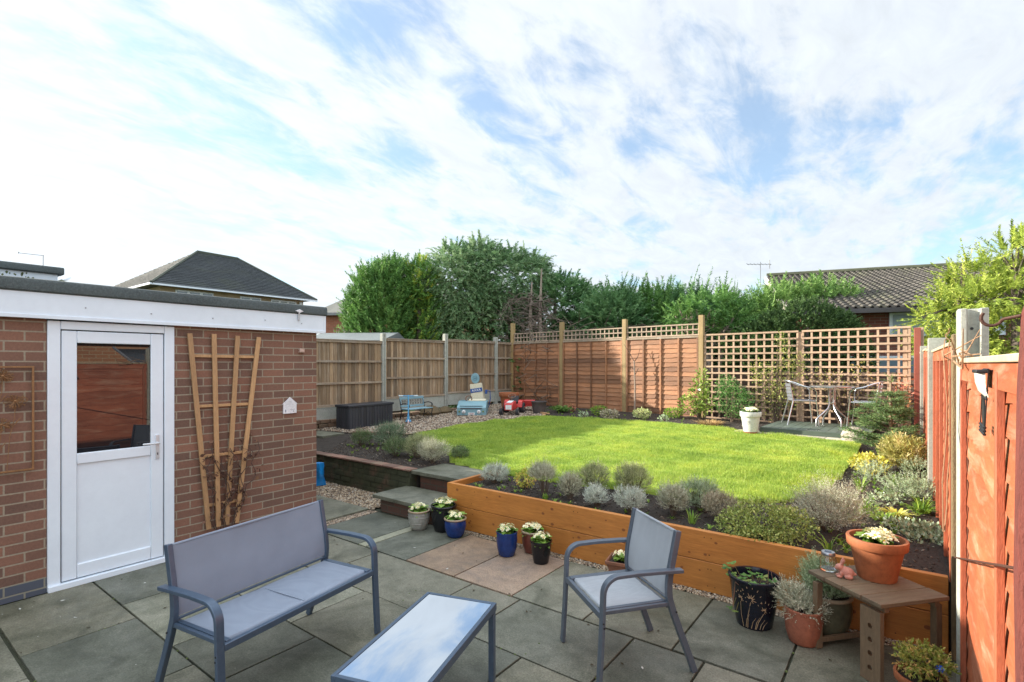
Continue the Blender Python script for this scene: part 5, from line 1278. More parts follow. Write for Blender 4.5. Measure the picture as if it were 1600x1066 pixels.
# toy petrol pump leaning on fence
pp = thing('toy_petrol_pump', 'cream wooden toy petrol pump with round blue top behind the toy car', 'toy petrol pump', (-8.55, 9.98, zl(10) + .02), fw - .15)
lean_m = Matrix.Rotation(R(-9), 4, 'Y') @ Matrix.Rotation(R(-6), 4, 'X')
g = MB(); g.prism([(-.17, 0), (.17, 0), (.15, .68), (-.15, .68)], -.06, .06, lean_m @ Matrix.Rotation(R(90), 4, 'X')); body_ = g.build('body', cream, pp, .006)
g = MB(); g.prism([(-.155, .46), (.155, .46), (.153, .56), (-.153, .56)], .0605, .072, lean_m @ Matrix.Rotation(R(90), 4, 'X')); band = g.build('blue_band', M('navy_paint', (.02, .07, .25), bmp=0), pp)
text_mesh('band_text', 'AXXA', .085, MATS['white_paint'], band, lean_m @ Matrix.Translation((0, -.0735, .508)) @ Matrix.Rotation(R(90), 4, 'X'))
g = MB(); g.lathe([(0, -.03), (.12, -.03), (.125, 0), (.12, .03), (0, .03)], 32, lean_m @ Vector((0, 0, .82)), X=(lean_m.to_3x3() @ Matrix.Rotation(R(90), 3, 'X') @ Matrix.Diagonal((.88, 1.1, 1)))); tp2 = g.build('round_top', cb, pp, .004)
g = MB(); 
for (cx_, cz_) in ((0, .85), (0, .79)): g.tube([lean_m @ Vector((cx_ + .05 * math.cos(a_ * .628), -.034, cz_ + .028 * math.sin(a_ * .628))) for a_ in range(11)], .005, 5)
g.build('shell_mark', M('darker_blue', (.1, .22, .28), bmp=0), tp2)
g = MB(); g.bx(.15, .2, -.03, .03, .42, .52); g.tube([(.19, 0, .5), (.27, 0, .49), (.28, 0, .3), (.24, 0, .1), (.2, 0, .05)], .012, 6); g.build('nozzle', M('navy_paint', (.02, .07, .25), bmp=0), pp, .004)
q_, z_ = pot('terracotta_pot', 'big plain terracotta pot in the far corner behind the red toy tractor', -7.86, 10.3, .25, .46, terra, 'terra', z=zl(10.3) + .01, soil_d=.08, cat='plant pot')
# tractor
tr_m = M('tractor_red', (.52, .05, .045), (.42, .035, .03), rough=.35, bmp=0); yel = M('hub_pale', (.45, .42, .4), bmp=0)
tr = thing('toy_tractor', "child's red pedal tractor with black wheels and brown steering wheel", 'toy tractor', (-7.2, 9.42, zl(9.4) + .02), R(24))
g = MB(); g.prism([(0, .13), (0, .27), (.05, .30), (.34, .33), (.42, .24), (.42, .13)], -.10, .10, TM); g.bx(-.12, .12, .42, .62, .16, .24); g.build('bonnet', tr_m, tr, .012)
g = MB(); g.bx(-.07, .07, -.004, .02, .15, .25); g.build('grille', M('white_paint', (.72, .72, .70), bmp=0), tr, .003); 
g = MB(); g.prism([(.04, .302), (.30, .332), (.30, .336), (.04, .306)], -.06, .06, TM); g.build('bonnet_panel', MATS['white_paint'], tr)
for sx in (-1, 1):
    g = MB(); g.prism([(.44, .17), (.47, .30), (.55, .34), (.66, .33), (.72, .2)], sx * .17 - .05, sx * .17 + .05, TM); g.build('mudguard', tr_m, tr, .006)
    for (y, r_, w_, xx) in ((.08, .085, .035, .19), (.60, .14, .05, .2)):
        g = MB(); g.lathe([(r_ * .5, -w_), (r_ * .92, -w_), (r_, -w_ * .5), (r_, w_ * .5), (r_ * .92, w_), (r_ * .5, w_)], 24, (sx * xx, y, r_), X=Matrix.Rotation(R(90), 3, 'Y')); wh = g.build('wheel', rub_, tr)
        g = MB(); g.lathe([(0, -w_ * .8), (r_ * .5, -w_ * .8), (r_ * .5, w_ * .8), (0, w_ * .8)], 16, (sx * xx, y, r_), X=Matrix.Rotation(R(90), 3, 'Y')); g.build('hub', yel, wh)
g = MB(); g.prism([(.46, .26), (.64, .26), (.70, .42), (.66, .43), (.60, .31), (.46, .30)], -.10, .10, TM); g.build('seat', MATS['black'], tr, .01)
g = MB(); g.tube([(.0 + .09 * math.cos(a_ * .524), .36 + .05 * math.sin(a_ * .524), .44 + .04 * math.sin(a_ * .524)) for a_ in range(13)], .010, 6); g.tube([(0, .3, .3), (0, .36, .44)], .01, 6); g.build('steering_wheel', M('brown_leather', (.18, .09, .05), bmp=0), tr)
tl_ = thing('toy_trailer', 'small red toy trailer parked behind the pedal tractor', 'toy trailer', (-7.30, 10.28, zl(10.3) + .02), R(24))
g = MB(); g.bx(-.15, .15, 0, .30, .13, .15); g.prism([(0, .15), (-.03, .27), (-.01, .27), (.02, .15)], -.15, .15, TM); g.prism([(.28, .15), (.31, .27), (.33, .27), (.30, .15)], -.15, .15, TM); g.bx(-.15, -.135, 0, .3, .15, .26); g.bx(.135, .15, 0, .3, .15, .26); g.bar((0, 0, .14), (0, -.22, .14), .03, .02); g.build('tray', tr_m, tl_, .004)
for sx in (-1, 1):
    g = MB(); g.lathe([(0, -.03), (.09, -.03), (.10, 0), (.09, .03), (0, .03)], 20, (sx * .19, .15, .1), X=Matrix.Rotation(R(90), 3, 'Y')); wh = g.build('wheel', rub_, tl_)
    g = MB(); g.lathe([(0, -.035), (.045, -.035), (.045, .035), (0, .035)], 14, (sx * .19, .15, .1), X=Matrix.Rotation(R(90), 3, 'Y')); g.build('hub', yel, wh)
q_, z_ = pot('plastic_tub', 'weathered dark grey plastic tub beside the red trailer at the fence corner', -6.85, 10.15, .19, .30, M('grey_tub', (.09, .075, .07), (.05, .042, .04), 10, .8, .3), 'cone', z=zl(10.1) + .01, soil_d=.05, cat='tub')
g = MB(); g.box((0, 0, .02), (.42, .06, .03), R(-48)); g.box((.03, .02, .05), (.36, .05, .025), R(-25)); o = g.build('timber_offcut', pine, None, .003); o.location = (-6.62, 9.98, zl(10) + .01); meta(o, 'two pale timber offcuts lying on soil at the lawn edge', 'timber')
# white pot on lawn
q_, z_ = pot('white_pot', 'whitewashed pot with bare terracotta foot and pale flowers on the lawn edge', -2.08, 9.55, .17, .37, M('whitewash', (.66, .66, .62), (.56, .56, .52), 8, .7, .25, 40, c3=(.6, .58, .53)), 'terra', z=zl(9.55) + .02, soil_d=.03, cat='plant pot'); q_.rotation_euler = (0, 0, 0)
g = MB(); g.lathe([(.62 * .17 + .002, .0), (.62 * .17 + .0035, .002), (.105 + .0125, .085), (.105 + .0095, .09)], 40); g.build('bare_foot', terra, q_); primrose(q_, .15, z_ + .01, 15, 40, .02)
g = MB(); g.tube([(.028 * math.cos(a_ * .524), -.147, .2 + .028 * math.sin(a_ * .524)) for a_ in range(13)], .003, 5); g.tube([(-.012, -.148, .19), (.0, -.148, .212), (.012, -.148, .19)], .003, 5); g.build('stamp', M('grey_stamp', (.32, .32, .3), bmp=0), q_)
# deck + edging + bistro set
deckm = M('deck_paint', (.095, .125, .095), (.055, .075, .058), 4, .6, .4, 40, st_=(9, 1, 9), tint=.2, c3=(.11, .12, .09), dist=.002)
dk_ = thing('timber_deck', 'low dark green painted timber deck in front of the lattice screen', 'deck', (-1.2, 9.65, .52), R(-3))
n_ = 11
for k_ in range(n_): x = -.76 + 1.55 * k_ / n_; MB().bx(x + .003, x + 1.55 / n_ - .003, .0, 1.42, .125, .148, t=rnd.random()).build('deck_board', deckm, dk_, .002)
MB().bx(-.765, .795, -.022, -.002, .0, .142, t=.35).build('deck_skirt', M('deck_paint_x', (.08, .11, .082), (.045, .065, .05), 4, .6, .4, 40, st_=(1, 9, 9), tint=.2), dk_, .003); MB().bx(-.77, -.75, .0, 1.42, -.05, .122, t=.4).build('deck_skirt', deckm, dk_, .003)
ed = thing('edging_paving', 'row of cream edging slabs between the lawn and deck', 'paving', (-1.5, 9.5, 0), R(-4))
for k_ in range(4): x = -.85 + k_ * .46; MB().bx(x, x + .45, .0, .16 + (.12 if k_ == 0 else 0), zl(9.5), zl(9.5) + .045, t=rnd.random()).build('slab', M('cream_slab', (.46, .41, .30), (.36, .32, .24), 8, .8, .4, 120, tint=.15), ed, .004)
g = MB(); g.lathe([(0, -.02), (.13, -.025), (.165, 0), (.13, .03), (0, .035)], 28, X=Matrix.Rotation(R(62), 3, 'X')); o = g.build('round_stone', M('sand_stone', (.47, .39, .32), (.38, .31, .25), 9, .85, .4, 60)); o.location = (-.60, 9.46, zl(9.5) + .10); meta(o, 'round flat sandstone disc leaning on the corner of the deck', 'stone')
alu = M('aluminium', (.55, .56, .58), (.48, .49, .51), rough=.22, metal=.9, bmp=0, big=0); weave = M('grey_weave', (.16, .17, .19), (.08, .085, .10), 60, .5, .4, 60, st_=(1, 1, 2)); slatw = M('pale_weave', (.50, .51, .54), (.40, .41, .44), 60, .5, .3)
DZ = .668
bt = thing('bistro_table', 'round silver topped bistro table with curved tubular legs', 'bistro table', (-.98, 10.55, DZ), 0)
g = MB(); g.lathe([(0, .675), (.335, .675), (.345, .685), (.345, .70), (.335, .704), (0, .704)], 48); g.build('top', alu, bt)
for k_ in range(4):
    a_ = R(35 + 90 * k_); c_, s_ = math.cos(a_), math.sin(a_); g = MB(); g.tube([(c_ * r_, s_ * r_, z_) for r_, z_ in ((.05, .672), (.045, .5), (.045, .38), (.07, .31), (.16, .22), (.24, .15), (.265, .11), (.27, .0))], .015, 10); g.build('leg', alu, bt)
g = MB(); g.lathe([(.03, .40), (.075, .40), (.075, .415), (.03, .415)], 20); g.build('collar', alu, bt)
def bistro(label, x, y, ang, wm):
    r_ = thing('bistro_chair', label, 'bistro chair', (x, y, DZ), ang, 'tubular bistro chairs on the deck')
    for sx in (-1, 1):
        g = MB(); g.tube([(sx * .24, .24, 0), (sx * .235, .20, .43), (sx * .25, .20, .60), (sx * .255, .15, .655), (sx * .25, .0, .69), (sx * .22, -.14, .75), (sx * .12, -.24, .78), (0, -.255, .785)], .012, 10); g.build('leg', alu, r_, label='front leg sweeping up into the rounded arm')
        g = MB(); g.tube([(sx * .24, -.26, 0), (sx * .20, -.16, .43)], .012, 8); g.tube([(sx * .20, -.16, .43), (sx * .17, -.21, .77)], .010, 8); g.build('leg', alu, r_)
    g = MB(); g.tube([(-.2, -.16, .43), (-.22, .2, .43), (.22, .2, .43), (.2, -.16, .43), (-.2, -.16, .43)], .011, 8); g.build('seat_frame', alu, r_)
    g = MB(); g.bx(-.2, .2, -.15, .19, .426, .438); g.build('seat', wm, r_, .004)
    for k_ in range(5):
        z0_ = .46 + k_ * .062; y0_ = -.165 - k_ * .009; g = MB()
        pts = [(u * (.185 - .004 * k_), y0_ - .035 * (1 - u * u), z0_) for u in (-1, -.6, -.2, .2, .6, 1)]
        g.sweep(pts, [(-.003, -.026), (.003, -.026), (.003, .026), (-.003, .026)]); g.build('back_slat', wm, r_)
    return r_
bistro('silver bistro chair with dark grey back slats at the left of the round table', -1.47, 10.6, R(-70), weave)
bistro('silver bistro chair with pale back slats on the right, half behind the small fir', -.50, 10.72, R(85), slatw)
# blue bag and black tub at the garage corner
g = MB(); vs = []; q = random.Random(8)
for i in range(8):
    z = i * .045
    for j in range(12): a_ = j * .5236; r_ = (.12 - .006 * i) * (1 + .18 * math.sin(a_ * 3 + i * .7)) + q.uniform(-.008, .008); vs.append((r_ * math.cos(a_) * .8, r_ * math.sin(a_) * .7, z))
g.add(vs, [(i * 12 + j, i * 12 + (j + 1) % 12, i * 12 + 12 + (j + 1) % 12, i * 12 + 12 + j) for i in range(7) for j in range(12)] + [tuple(range(84, 96)), tuple(range(11, -1, -1))])
o = g.build('blue_bag', M('blue_plastic', (.01, .22, .55), (.01, .15, .4), 8, .35, .6, 20, dist=.01)); bx_, by_ = gp(492, 738, 0); o.location = (-6.73, 4.30, .01); meta(o, 'crumpled bright blue plastic bag peeping out behind the garage corner', 'bag')
# ================================================================== HOUSES BEYOND
tile_d = brick_mat('slate_tiles', 1, (.055, .062, .068), (.038, .045, .05), (.02, .023, .026), off=(0, 0), bw=.3, rh=.12, ms=.02)
def hip_house():
    h = thing('hipped_roof_house', 'large house with dark hipped slate roof and row of white windows above garage', 'house', (-24.8, 8.2, .12))
    buff = brick_mat('buff_brick', 1, (.5, .38, .24), (.4, .3, .19), (.5, .42, .32)); buffx = brick_mat('buff_brick_x', 0, (.36, .27, .17), (.28, .2, .13), (.4, .35, .27))
    MB().bx(-8.6, -.35, .4, 6.95, -.3, 4.95).build('wall', buff, h)
    ez = 4.98; e = [(.25, -.15, ez), (.25, 7.35, ez), (-9.2, 7.35, ez), (-9.2, -.15, ez)]; a = (-4.45, 3.45, 7.45); b_ = (-4.6, 5.6, 7.45)
    g = MB(); g.add(e + [a, b_], [(0, 1, 5, 4), (1, 2, 5), (2, 3, 4, 5), (3, 0, 4)]); g.add([(p[0], p[1], p[2] - .01) for p in e], [(0, 3, 2, 1)])
    sl_m = M('slate_roof', (.05, .058, .062), (.032, .038, .042), 2, .75, 1., 7, st_=(1, 1, 3), c3=(.06, .07, .05), dist=.05); rf = g.build('roof', sl_m, h, smooth=False)
    g = MB()
    ux = .36; n_r = 24
    for i in range(1, n_r):                     # slate courses on the slope that faces the garden and on the left hip
        f = i / n_r
        p0 = Vector(e[0]).lerp(Vector(a), f); p1 = Vector(e[1]).lerp(Vector(b_), f); g.bar(p0 + Vector((.012, 0, .012)), p1 + Vector((.012, 0, .012)), .03, .022)
        p2 = Vector(e[3]).lerp(Vector(a), f); g.bar(p2 + Vector((0, -.01, .012)), p0 + Vector((0, -.01, .012)), .03, .022)
    g.build('slate_courses', sl_m, rf, smooth=False)
    g = MB(); g.tube([e[0], a], .07, 6); g.tube([e[1], b_], .07, 6); g.tube([a, b_], .09, 6); g.build('ridge_tiles', M('ridge', (.07, .08, .06), (.04, .05, .035), 8, .9, .5), rf)
    g = MB(); g.bx(.2, .26, -.2, 7.4, ez - .08, ez - .01); g.bx(-9.2, .2, -.2, -.14, ez - .08, ez - .01); g.build('gutter_board', white, h)
    for (y0, y1) in ((.95, 2.5), (3.7, 4.7), (5.2, 6.55), (6.72, 6.88)):
        w_ = MB().bx(-.36, -.32, y0, y1, 3.7, 4.86).build('window', upvc, h); g = MB(); n = 3 if y1 - y0 > 1.1 else 2
        if y1 - y0 > .5:
            for k in range(n): d = (y1 - y0) / n; g.bx(-.319, -.31, y0 + k * d + .06, y0 + (k + 1) * d - .06, 3.78, 4.80)
            g.build('window_pane', glass_mat('house_glass', (.16, .22, .28), 1.6, .05), w_)
    return h
hip_house()
# small brick gable house seen between garage and trees
ax, ay, _ = dp(500, 24); h2 = thing('brick_gable_house', 'small red brick house with pale sloping roof seen between garage and conifer', 'house', (ax, ay, 0), R(37))
rb_ = brick_mat('red_brick_far', 0, (.42, .15, .08), (.34, .12, .065), (.40, .24, .17), off=(0, 0)); MB().bx(0, 8, 0, 5, -.1, 4.15).build('wall', rb_, h2)
g = MB(); g.add([(-.25, -.3, 4.1), (8.2, -.3, 4.1), (-.25, 5.3, 4.1), (8.2, 5.3, 4.1), (3.9, 2.4, 6.6), (4.1, 2.6, 6.6)], [(0, 1, 4), (0, 4, 5, 2), (2, 5, 3), (1, 3, 5, 4), (0, 2, 3, 1)]); g.build('roof', M('pale_roof', (.34, .31, .25), (.25, .23, .19), 6, .85, .5, 14), h2, smooth=False)
MB().bx(-.25, 8.2, -.36, -.3, 3.98, 4.1).build('gutter', M('grey_gutter', (.2, .2, .2), bmp=0), h2)
ax, ay, _ = dp(470, 13.5); sh = thing('grey_shed', 'low grey felt roofed shed top beyond the left fence', 'shed', (ax, ay, 0), R(30))
MB().bx(.1, 2.1, 0, 1.9, -.1, 2.32).build('wall', MATS['dark_board'], sh)
g = MB(); g.add([(0, -.1, 2.34), (2.25, -.1, 2.36), (2.25, 1.1, 2.62), (0, 1.1, 2.62), (2.25, 2.1, 2.34), (0, 2.1, 2.34), (0, -.1, 2.3), (2.25, -.1, 2.3), (2.25, 2.1, 2.3), (0, 2.1, 2.3)], [(0, 1, 2, 3), (3, 2, 4, 5), (6, 7, 1, 0), (7, 8, 4, 2, 1), (8, 9, 5, 4), (9, 6, 0, 3, 5), (6, 9, 8, 7)]); g.build('roof', M('grey_roof', (.17, .19, .19), (.12, .135, .14), 6, .8, .3, st_=(1, 8, 1)), sh, smooth=False)
# bungalow on the right
bgx, bgy, _ = dp(800, 0)
def cw(x, y): return Vector((x * ct - y * st, x * st + y * ct, 0))
O_ = cw(9.43, 19.2); Rr = cw(.931, -.366); ang = math.atan2(Rr.y, Rr.x)
bg_ = thing('tiled_bungalow', 'red brick bungalow with mossy interlocking tile roof beyond the trimmed hedge', 'house', (O_.x, O_.y, 0), ang)
# local X along the ridge, local -Y towards us
ridz, eaz, run = 4.98, 3.12, 6.42
tm = M('interlock_tile', (.085, .074, .062), (.045, .041, .036), 5, .85, .5, 40, tint=.25, c3=(.14, .145, .08), dist=.006, big=.5)
g = MB(); ln = 16; nrow = 26; V_ = []
pts = []
cols = 92; cwid = ln / cols
vs = []; fs = []; tn = []
def roofz(u): return ridz + (eaz - ridz) * u
for r_ in range(nrow):
    u0 = r_ / nrow; u1 = (r_ + 1.06) / nrow
    for c_ in range(cols):
        x0 = c_ * cwid; t_ = rnd.random(); sec = [(0, 0), (.18, .04), (.36, .04), (.5, .0), (.95, -.004)]
        a_ = [(x0 + s_[0] * cwid, -u0 * run, roofz(u0) + s_[1] + .0) for s_ in sec]; b_ = [(x0 + s_[0] * cwid, -u1 * run, roofz(u1) + s_[1] + .032) for s_ in sec]
        d_ = [(p[0], p[1], p[2] - .035) for p in b_]
        g.add(a_ + b_ + d_, [(i, i + 1, i + 6, i + 5) for i in range(4)] + [(i + 5, i + 6, i + 11, i + 10) for i in range(4)], 0, t_)
rf = g.build('roof', tm, bg_, angle=30)
g = MB(); g.add([(0, .05, ridz - .06), (ln, .05, ridz - .06), (ln, -run, eaz - .05), (0, -run, eaz - .05), (0, run, eaz), (ln, run, eaz)], [(0, 1, 2, 3), (0, 4, 5, 1)]); g.build('roof_deck', MATS['dark_board'], rf, smooth=False)
g = MB(); g.tube([(0, 0, ridz + .03), (ln, 0, ridz + .03)], .1, 8); g.build('ridge_tiles', M('ridge_moss', (.10, .10, .06), (.06, .07, .03), 6, .9, .6), rf)
MB().bx(-.06, -.01, -.4, .1, ridz - .35, ridz - .02).build('bargeboard', white, bg_)
g = MB(); g.bar((-.03, 0, ridz - .08), (-.03, -run, eaz - .08), .04, .2); g.build('bargeboard', M('cream_board', (.6, .55, .45), bmp=0), bg_)
MB().bx(-.1, ln, -run - .12, -run, eaz - .13, eaz - .02).build('gutter', M('dark_gutter', (.055, .05, .055), rough=.4, bmp=0), bg_)
br3 = brick_mat('bungalow_brick', 0, (.26, .085, .055), (.2, .065, .045), (.26, .2, .16)); MB().bx(.3, ln, -run + .32, -run + .42, -.1, eaz - .1).build('wall', br3, bg_); MB().bx(.25, .45, -run + .45, run, -.1, eaz - .2).build('wall', br3, bg_)
def loc_x(px):   # local x along the bungalow wall plane for a pixel column
    best = min(((abs(pr_(O_ + Rr * s_ + cw(-.366, -.931) * (run - .3))[0] - px), s_) for s_ in np.arange(0, 16, .02)))[1]; return best
def pr_(P): x = P.x * ct + P.y * st; d = -P.x * st + P.y * ct; return (800 + 810 * x / d, d)
wx0, wx1 = loc_x(1389), loc_x(1437)
w_ = MB().bx(wx0, wx1 + 1.6, -run + .27, -run + .315, 2.42, 3.0).build('window', upvc, bg_)
MB().bx(wx0 + .07, wx0 + 1.2, -run + .26, -run + .269, 2.49, 2.95).build('window_pane', glass_mat('pale_glass', (.30, .36, .42), 1.5, .2), w_)
w_ = MB().bx(wx0 - .9, wx1 + 1.4, -run + .27, -run + .315, 1.25, 1.95).build('window', upvc, bg_); MB().bx(wx0 - .85, wx1 + 1.3, -run + .26, -run + .269, 1.3, 1.9).build('window_pane', glass_mat('house_glass', (.16, .22, .28), 1.6, .05), w_)
ae = thing('tv_aerial', 'yagi tv aerial on a pole above the hedge at the bungalow gable', 'aerial', tuple(cw(9.25, 19.3)[:2]) + (4.6,), 0)
g = MB(); g.tube([(0, 0, 0), (0, 0, .95)], .012, 6); g.build('mast', MATS['aerial_metal'], ae); g = MB(); g.tube([(-.45, -.1, .9), (.35, .1, .84)], .010, 5)
for k_ in range(7): x = -.42 + k_ * .12; g.tube([(x, -.1 - .2 + .03 * k_, .9 - .01 * k_), (x, .1 + .03 * k_, .9 - .01 * k_)], .007, 4)
g.tube([(.3, .05, .68), (.3, .05, 1.0)], .014, 4); g.build('elements', MATS['aerial_metal'], ae)
# neighbour's low garage beyond the right fence (mirrored in the door glass)
ng = thing('neighbour_garage', 'sunlit brick garage beyond the orange fence, seen mirrored in the door glass', 'garage', (3.0, -4, 0))
MB().bx(0, 5, 0, 9.5, -.1, 2.3).build('wall', brick_mat('sun_brick', 1, (.60, .27, .13), (.5, .22, .11), (.7, .55, .36), off=(0, 0)), ng)
MB().bx(-.5, 5.5, -.3, 9.8, 2.301, 2.55).build('roof', M('dark_gutter', (.055, .05, .055)), ng)
# cold frame / polytunnel dark sheet glimpsed past the concrete post
cfm = thing('cold_frame', 'dark glass cold frame roof behind the orange fence by the concrete post', 'cold frame', (.62, 4.0, 0), R(0))
g = MB(); g.add([(0, -.6, 1.72), (1.2, -.6, 2.05), (1.2, 2.2, 2.05), (0, 2.2, 1.72)], [(0, 1, 2, 3)]); g.bx(0, 1.2, -.6, -.58, 1.0, 1.7); g.bx(0, .02, -.58, 2.2, .2, 1.7); g.build('glass_sheet', glass_mat('dark_glass', (.03, .04, .045), 1.6, .15), cfm, smooth=False)
g = MB()
for y in (-.6, 0, .6, 1.2, 2.2): g.bar((-.01, y, 1.74), (1.21, y, 2.075), .035, .03)
g.build('bar', M('grey_bar', (.3, .33, .36), bmp=0), cfm)
# ================================================================== PLANTS
pl_g = 'low lavender and cotton lavender bushes in the flower beds'
olive = leaf_mat('olive_leaf', (.12, .14, .06), (.25, .27, .13), (.40, .40, .23), .7, .25)
greybrown = leaf_mat('greybrown_leaf', (.15, .155, .10), (.31, .31, .215), (.47, .46, .35), .75, .2)
silver = leaf_mat('silvery_leaf', (.20, .22, .18), (.38, .41, .34), (.54, .56, .48), .75, .2)
dullgreen = leaf_mat('dull_green_leaf', (.045, .075, .03), (.10, .15, .06), (.19, .24, .11), .65, .25)
freshg = leaf_mat('fresh_leaf', (.06, .12, .015), (.14, .24, .03), (.28, .36, .06), .5, .35)
yellowg = leaf_mat('yellow_leaf', (.26, .28, .03), (.48, .44, .07), (.62, .58, .25), .5, .35)
stem_m = M('woody_stem', (.14, .10, .07), (.08, .06, .04), 30, .9, .4)
def lav(label, x, y, w, h, mat, seed, z=None, n=None, up=1.0, group=pl_g, name='lavender_bush', dense=1.0, L=None, stem=.06, cat='shrub'):
    z = (.395 if y < 5 and x > -4 else zl(y)) if z is None else z
    w *= .9; h *= .88
    r_ = thing(name, label, cat, (x, y, z), 0, group); q = random.Random(seed)
    ells = [(0, 0, h * .50, w * .40, w * .40, h * .42)] + [(q.uniform(-.28, .28) * w, q.uniform(-.28, .28) * w, h * q.uniform(.45, .68), w * .24, w * .24, h * .30) for _ in range(5)]
    n = n or int(900 * dense * (w * h / .08) ** .8); L = L or .24 * h
    bush('foliage', r_, ells, n, L, 12, .017 + .01 * h, .0035 + .004 * w * .5, mat, seed, upw=up, zmin=stem * .6, shell=.45, lvar=.75)
    g = MB()
    for i in range(16):
        a_ = q.uniform(0, 6.28); rr = w * .36 * q.uniform(.3, 1); hh = h * q.uniform(.5, .8); g.tube([(0.01 * math.cos(a_), 0.01 * math.sin(a_), -.02), (rr * .5 * math.cos(a_), rr * .5 * math.sin(a_), hh * .4), (rr * math.cos(a_), rr * math.sin(a_), hh)], [.006, .004, .0015], 5)
    g.build('stems', stem_m, r_)
    gw = np.random.default_rng(seed + 900); nw = int(26 * w / .3); a2 = gw.uniform(0, 6.283, nw); r2 = w * .42 * gw.uniform(.1, 1, nw)
    Pw = np.stack([r2 * np.cos(a2), r2 * np.sin(a2), h * (.62 - .3 * (r2 / (w * .45)) ** 2)], 1); Dw = np.stack([np.cos(a2) * r2 / w * 1.3, np.sin(a2) * r2 / w * 1.3, np.full(nw, 1.)], 1)
    V, F, T_ = sprays(Pw, Dw, h * .62, 16, .014 + .01 * h, .004, .0, seed + 900, .5, flat=False, lvar=.6); np_obj('flower_stalks', V, F, MATS['dead_lavender'] if seed % 3 else mat, r_, T_)['kind'] = 'stuff'
    return r_
leaf_mat('dead_lavender', (.14, .12, .075), (.28, .245, .165), (.41, .37, .27), .8, .15)
lav('rounded silver blue bush at the far left end of the timber planter', -3.72, 4.60, .40, .24, silver, 41)
lav('tall grey brown lavender on a short bare stem, third bush from planter left end', -2.95, 4.47, .30, .38, greybrown, 42, stem=.3)
lav('grey lavender leaning against the taller brown lavender in the planter', -2.66, 4.50, .28, .30, greybrown, 43)
lav('olive green lavender at the lawn edge behind two grey bushes', -2.64, 4.98, .40, .32, olive, 44)
lav('small low silver bush close behind the planter board', -2.32, 4.42, .27, .23, silver, 45)
lav('broad silver bush with a ragged top at the middle of the planter', -1.98, 4.42, .33, .26, silver, 46)
lav('tallest olive lavender at the lawn edge above the armchair back', -2.20, 5.03, .44, .37, olive, 47)
lav('grey lavender directly right of the armchair back', -1.66, 4.62, .34, .30, greybrown, 48)
lav('domed green silver bush touching the lawn right of the armchair', -1.52, 4.90, .42, .33, leaf_mat('sage_leaf', (.12, .16, .08), (.24, .30, .18), (.38, .43, .30), .7, .2), 49)
lav('dead looking brown lavender beside the large green shrub', -1.24, 4.68, .36, .27, leaf_mat('dead_lavender', (.13, .10, .07), (.26, .21, .15), (.38, .33, .25), .8, .15), 50)
lav('wide wispy silver brown bush at the right end of the planter', -.50, 4.90, .62, .40, greybrown, 52, dense=.75, L=.15)
lav('large blue green lavender at the back of the left soil bed', -6.75, 5.55, .62, .44, leaf_mat('bluegreen_leaf', (.05, .085, .05), (.11, .16, .09), (.20, .25, .15), .7, .2), 54, dense=.7)
lav('smaller dark lavender at the left side of the large blue green one', -7.15, 5.35, .40, .30, dullgreen, 55, dense=.7)
lav('dull dark lavender between the large one and the grey pair in the left bed', -6.0, 5.1, .50, .30, dullgreen, 56, dense=.7)
lav('grey green lavender left of the rounded grey one by the lawn', -5.62, 5.18, .52, .38, olive, 57, dense=.8)
lav('rounded grey lavender nearest the steps in the left bed', -5.18, 5.05, .50, .37, greybrown, 58, dense=.9)
lav('low dark green mound spilling onto lawn behind the grey lavender', -4.98, 5.38, .34, .22, dullgreen, 59)

def leafy(label, x, y, ells, n, size, mat, seed, z=None, asp=.55, group=None, name='leafy_shrub', upb=.3, shell=.5, stems=8, cat='shrub', jit=.8):
    z = zl(y) + (.015 if not (y < 5 and x > -4) else .02) if z is None else z
    r_ = thing(name, label, cat, (x, y, z), 0, group)
    P, Nn = ell_pts(ells, n, shell, seed, .01); V, F, T_ = leaves(P, Nn, size, asp, seed, jit, upb=upb); np_obj('foliage', V, F, mat, r_, T_)
    if stems:
        g = MB(); q = random.Random(seed)
        for i in range(stems):
            e = q.choice(ells); a_ = q.uniform(0, 6.28); tip = Vector((e[0] + e[3] * .6 * math.cos(a_), e[1] + e[4] * .6 * math.sin(a_), e[2] + e[5] * q.uniform(0, .7)))
            g.tube([(0.01 * math.cos(a_), .01 * math.sin(a_), -.03), tip * .5 + Vector((0, 0, .03)), tip], [.010 * (size / .04) ** .5, .006, .002], 5)
        g.build('stems', stem_m, r_)
    return r_
leafy('small yellow green leafy shrub between silver bush and brown lavender', -3.28, 4.60, [(0, 0, .10, .12, .11, .09)], 330, .035, leaf_mat('gold_green', (.22, .25, .03), (.42, .42, .08), (.55, .30, .12), .5, .3), 61)
s_ = leafy('large bushy olive green shrub spilling over the planter front board', -.86, 4.42, [(0, 0, .14, .28, .22, .17), (.16, .02, .12, .2, .2, .14), (-.18, -.05, .08, .18, .2, .12), (.0, -.22, .04, .24, .10, .09)], 5200, .022, leaf_mat('box_leaf', (.08, .12, .02), (.23, .28, .07), (.42, .46, .16), .5, .3), 62, shell=.35, name='spreading_shrub')
leafy('yellow variegated low shrub at the lawn edge of the right bed', -.32, 7.35, [(0, 0, .11, .19, .2, .10), (.05, .18, .09, .15, .12, .08)], 520, .05, yellowg, 63)
# straw coloured shrub
r_ = thing('bamboo_clump', 'round straw coloured spiky clump against the orange fence below the small fir', 'shrub', (.0, 7.75, zl(8)))
P, Nn = ell_pts([(0, 0, .18, .19, .25, .17)], 430, .3, 64); V, F, T_ = sprays(P, unit(Nn * .6 + [0, 0, .8]), .12, 7, .085, .014, .1, 64, .6, flat=False)
np_obj('foliage', V, F, leaf_mat('straw_leaf', (.16, .16, .04), (.32, .30, .09), (.52, .44, .22), .6, .3), r_, T_)
